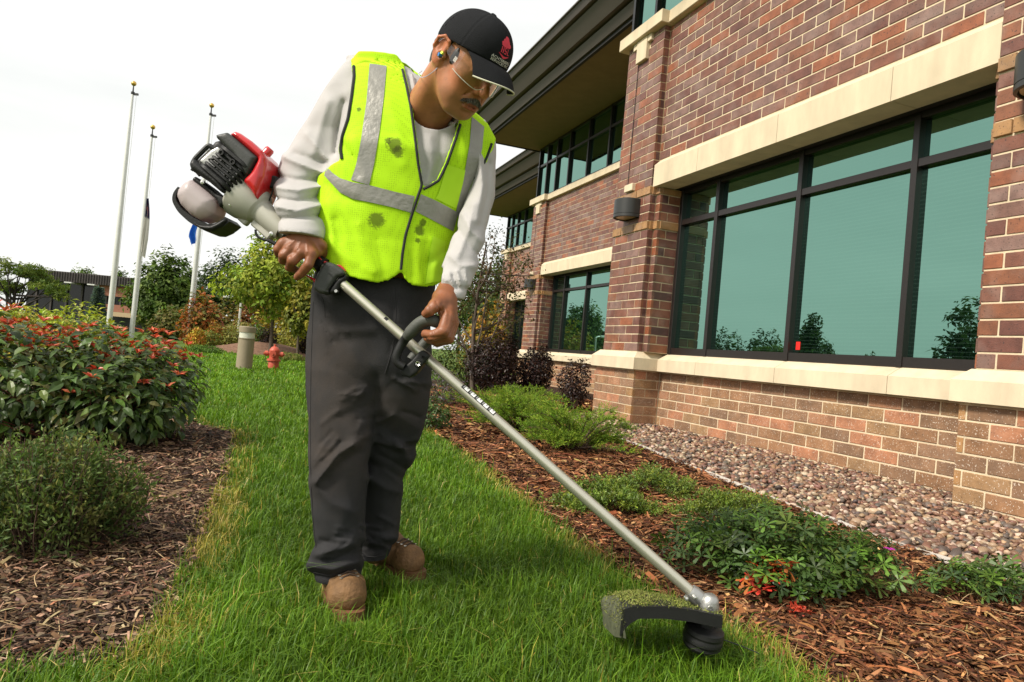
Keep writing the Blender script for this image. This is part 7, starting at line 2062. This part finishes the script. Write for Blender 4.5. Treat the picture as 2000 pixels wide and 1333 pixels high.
Vt = (tp0+tp1)/2+np.outer(V[:,0]*0.6, tx)+np.outer(V[:,1]-0.003, tz_)
tbuild(MB().add(Vt, F), 'lettering', M_BLK, smooth=False)
# --- loop handle and clamp
c5_ = lambda l, d: [loc(740+x/6.667, 560+y/6.667, d) for x, y in l]
hs = float(on_shaft(800, 680)[1])
front = c5_([(330,1050),(230,1000),(215,940),(260,820),(330,700)], hs-0.035)
up_ = [loc(740+x/6.667, 560+y/6.667, d_) for x, y, d_ in [(400,610,1.888),(480,520,1.880),(560,455,1.874),(650,428,1.868)]]
turn = [loc(852,628,1.868), loc(864,634,1.885), loc(868,646,1.925)]
dn = [loc(740+x/6.667, 560+y/6.667, d_) for x, y, d_ in [(720,680,1.955),(640,690,1.965),(560,780,1.965),(480,880,1.96),(420,960,1.955)]]
path = smooth_line(resample([*front, *up_, *turn, *dn], 70), 4)
rad = np.interp(np.linspace(0,1,70), [0,0.2,0.26,0.3,0.75,0.85,1], [0.011,0.0125,0.013,0.0168,0.0165,0.012,0.011])
tbuild(MB().tube(path[:20], rad[:20], 14), 'handle_base', M_BLK)
tbuild(MB().tube(path[18:], np.maximum(rad[18:], 0.0145), 16), 'loop_handle', M_RUB)
slab3([(740+x/6.667, 560+y/6.667) for x, y in [(540,850),(590,830),(640,850),(690,900),(650,950),(560,1060),(520,1120),(420,1190),(330,1150),(290,1090),(330,1060),(450,960)]], 0.034, 0.006, 'handle_clamp', M_BLK, d=hs, h=0.0022, relax_n=1)
for (x, y, r, m_) in ((510,1005,0.0075,M_STEEL),(575,918,0.004,M_BLK)):
    p = loc(740+x/6.667, 560+y/6.667, hs-0.035)
    if m_ is M_STEEL: tbuild(MB().lathe([(0.0105,0.002),(0.0115,0.0),(0.0115,-0.006)], n=20).xform(Matrix.Translation(Vector(p))@Matrix.Rotation(math.pi/2, 4, 'X')), 'washer', M_BLKG)
    tbuild(MB().lathe([(0.0028,0.004),(0.006*r/0.0075,0.006),(r,0.004),(r,-0.004)], n=16).xform(Matrix.Translation(Vector(p))@Matrix.Rotation(math.pi/2, 4, 'X')), 'bolt', m_)
# --- decals on the shaft
M_DBLK = simple_mat('decal_black', (0.012,0.012,0.012), 0.4, var=0.0); M_DWHT = simple_mat('decal_white', (0.8,0.8,0.77), 0.4, var=0.03); M_DGRY = simple_mat('decal_grey', (0.3,0.3,0.3), 0.4)
def decal(p0, p1, a0, a1, r, mat, name, parent):
    """patch wrapped on the shaft between axis points, angles measured from the viewer side towards up"""
    n = 8; V, F = [], []
    for q in (p0, p1):
        for i in range(n):
            a = a0+(a1-a0)*i/(n-1); V.append(q+r*(math.cos(a)*SE3+math.sin(a)*SE2))
    for i in range(n-1): F.append((i, i+1, n+i+1, n+i))
    return tbuild(MB().add(V, F), name, mat, parent)
dA_, dB_ = on_shaft(902, 757), on_shaft(965, 813)
lab = decal(dA_, dB_, 0.25, 1.7, 0.01395, M_DBLK, 'warning_label', TRIM)
for i in range(5):
    t0, t1 = (i+0.10)/5, (i+0.26)/5; t2, t3 = (i+0.34)/5, (i+0.93)/5; P_ = lambda t: dA_+(dB_-dA_)*(t*0.97+0.015)
    decal(P_(t0), P_(t1), 0.55, 1.6, 0.01405, M_DGRY, 'label_mark', lab); decal(P_(t2), P_(t3), 0.42, 1.6, 0.01405, M_DWHT, 'label_field', lab)
    decal(P_(t2+0.05), P_(t2+0.075), 0.8, 1.5, 0.01415, M_DGRY, 'label_mark', lab)
decal(on_shaft(750,626), on_shaft(756,631), 0.3, 1.0, 0.01395, M_DBLK, 'shaft_mark', TRIM)
# --- gear box
gb = loc(1382, 1187, 1.765)
tbuild(MB().lathe([(0.0145,-0.012),(0.0195,-0.012),(0.0205,0.0),(0.0205,0.030),(0.0185,0.040),(0.0145,0.040)], n=24).xform(frame(SB)), 'gear_case_clamp', M_CAST)
for (px_, py_) in ((1341,1170),(1357,1168)):
    tbuild(MB().lathe([(0.001,0.004),(0.0048,0.003),(0.0052,-0.01)], n=12).xform(Matrix.Translation(Vector(loc(px_, py_, 1.752)))@Matrix.Rotation(math.pi/2, 4, 'X')), 'bolt', M_STEEL)
lo, hi = gb-0.06, gb+0.06; G = Grid(lo, hi, 0.0024)
f = f_cap(G, SB-SD*0.005, gb, 0.020, 0.023)
f = smin(f, f_cap(G, loc(1386,1176,1.765), loc(1388,1206,1.765), 0.0225, 0.021), 0.008)
f = smax(f, G.Z-loc(1386,1159,1.765)[2], 0.004)
V, Q = surface(G, f); tlink('gear_case', relax(V, Q, 1, 0.4), Q, M_CAST)
tbuild(MB().lathe([(0.003,0.003),(0.0065,0.003),(0.0075,0.0),(0.0075,-0.012)], n=14).xform(Matrix.Translation(Vector(loc(1387,1189,1.743)))@Matrix.Rotation(math.pi/2, 4, 'X')), 'bolt', M_STEEL)
# --- cutting head
hc = loc(1374, 1240, 1.77)
prof = [(0.001,0.040),(0.018,0.040),(0.020,0.026),(0.040,0.024),(0.047,0.018),(0.049,0.008),(0.047,0.004),(0.047,0.001),(0.0495,-0.003),(0.0495,-0.012),(0.046,-0.016),(0.046,-0.020),(0.047,-0.024),(0.040,-0.034),(0.020,-0.038),(0.001,-0.038)]
tbuild(MB().lathe(prof, n=36).xform(Matrix.Translation(Vector(hc))@Matrix.Rotation(math.radians(6), 4, 'Y')@Matrix.Rotation(math.radians(8), 4, 'X')), 'cutting_head', M_BLK, angle=35)
tbuild(MB().tube(smooth_line(np.array([hc+np.array([0.049,-0.005,-0.006]), hc+np.array([0.09,-0.02,-0.012]), hc+np.array([0.13,-0.03,-0.022])]), 0), 0.0014, 5), 'cutting_line', M_DBLK)
# --- debris shield: arched plate with skirt
def shield():
    nu, nv = 40, 16
    back = resample([loc(x, y, 1.92) for x, y in [(1197,1163),(1240,1157),(1300,1168),(1350,1182),(1410,1200)]], nu)
    frontl = resample([loc(x, y, 1.70) for x, y in [(1216,1192),(1236,1186),(1300,1186),(1350,1192),(1412,1205)]], nu)
    V = []
    for i in range(nu):
        t = i/(nu-1)
        for j in range(nv):
            v = j/(nv-1); p = back[i]*(1-v)+frontl[i]*v
            p = p+np.array([0,0,0.012*math.sin(v*math.pi)*(1-0.5*t)])
            V.append(p)
    V = np.array(V); th = np.array([0,0,-0.004])
    n = len(V); F = []
    for i in range(nu-1):
        for j in range(nv-1):
            a, b = i*nv+j, (i+1)*nv+j; F.append((a, a+1, b+1, b)); F.append((n+a, n+b, n+b+1, n+a+1))
    s = tbuild(MB().add(np.concatenate([V, V+th]), F), 'debris_shield', M_BLK)
    # front rim
    def wall(top, drop, thick, name):
        m = len(top); V2, F2 = [], []
        for p, dz in zip(top, drop): V2 += [p+np.array([0,0,0.001]), p+dz, p+dz+thick, p+thick+np.array([0,0,0.001])]
        for i in range(m-1):
            for k in range(4): F2.append((i*4+k, i*4+(k+1)%4, (i+1)*4+(k+1)%4, (i+1)*4+k))
        F2 += [(0,1,2,3), ((m-1)*4+3,(m-1)*4+2,(m-1)*4+1,(m-1)*4)]
        return tbuild(MB().add(V2, F2), name, M_BLK, s, smooth=True, angle=30)
    dz = [np.array([0,0,-(0.064-0.036*min(1, i/7)**0.6)]) for i in range(nu)]
    wall(frontl, dz, np.array([0,0.011,0]), 'shield_rim')
    wall(back, [np.array([0,0,-0.03])]*nu, np.array([0,-0.005,0]), 'shield_rim')
    # end skirt, bending down at the left
    e0 = [V[j] for j in range(nv)]; n2 = 14; V3 = []
    tgt = resample([loc(1178,1200,1.92), loc(1178,1222,1.84), loc(1200,1244,1.745), loc(1219,1247,1.70)], nv)
    for k in range(n2):
        u = k/(n2-1)
        for j in range(nv):
            bulge = math.sin(u*math.pi)*0.018*(1-0.85*j/(nv-1))
            V3.append(np.array(e0[j])*(1-u)+tgt[j]*u+np.array([-bulge,0,bulge*0.7]))
    V3 = np.array(V3); n3 = len(V3); F3 = []
    for k in range(n2-1):
        for j in range(nv-1): a, b = k*nv+j, (k+1)*nv+j; F3 += [(a, b, b+1, a+1), (n3+a, n3+a+1, n3+b+1, n3+b)]
    for k in range(n2-1):
        for j in (0, nv-1): a, b = k*nv+j, (k+1)*nv+j; F3.append((a, b, n3+b, n3+a))
    for j in range(nv-1): a = (n2-1)*nv+j; F3.append((a, a+1, n3+a+1, n3+a))
    tbuild(MB().add(np.concatenate([V3, V3+np.array([0.005,0.0,-0.001])]), F3), 'shield_skirt', simple_mat('dusty_plastic', (0.075,0.082,0.045), 0.75, var=0.5, scale=35), s, angle=60)
    # clippings lying on top
    rs = np.random.default_rng(77); m = 15000
    uu, vv = rs.random(m), rs.random(m); dens = (1-uu*0.8)*(0.55+0.45*np.sin(vv*math.pi))*(0.6+0.4*np.sin(uu*17+vv*5)*np.sin(vv*9)); k = rs.random(m) < dens; uu, vv = uu[k], vv[k]; m = len(uu)
    i0 = np.minimum((uu*(nu-1)).astype(int), nu-2); j0 = np.minimum((vv*(nv-1)).astype(int), nv-2); fu, fv = (uu*(nu-1)-i0)[:,None], (vv*(nv-1)-j0)[:,None]
    q = lambda a, b: V[a*nv+b]
    P = (q(i0,j0)*(1-fu)+q(i0+1,j0)*fu)*(1-fv)+(q(i0,j0+1)*(1-fu)+q(i0+1,j0+1)*fu)*fv
    P = P+np.stack([0*uu, 0*uu, 0.001+rs.random(m)*0.006*np.exp(-uu*1.2)], 1)
    c = pick([(0.15,0.18,0.025),(0.19,0.21,0.035),(0.11,0.14,0.02),(0.21,0.21,0.06)], m, 0.2, rs)
    ks = rs.random(900); kk = np.minimum((ks*n2).astype(int), n2-1); jj = rs.integers(0, nv, 900)
    P2 = V3[kk*nv+jj]+rs.normal(size=(900,3))*np.array([0.004,0.006,0.004])+np.array([-0.002,-0.001,0.002])
    keep = rs.random(900) < (1-ks)**1.5; P2 = P2[keep]
    PA = np.concatenate([P, P2]); CA = np.concatenate([c, pick([(0.14,0.15,0.03)], len(P2), 0.2, rs)])
    v, f, cc = leaves(PA, rdir(len(PA), 0, rs), rdir(len(PA), 1.0, rs), 0.007*rs.uniform(0.5,1.4,len(PA)), 0.0024, CA, DIAM)
    tlink('grass_clippings', v, f, M_CLIP, s, cc, smooth=False, kind='stuff')
shield()
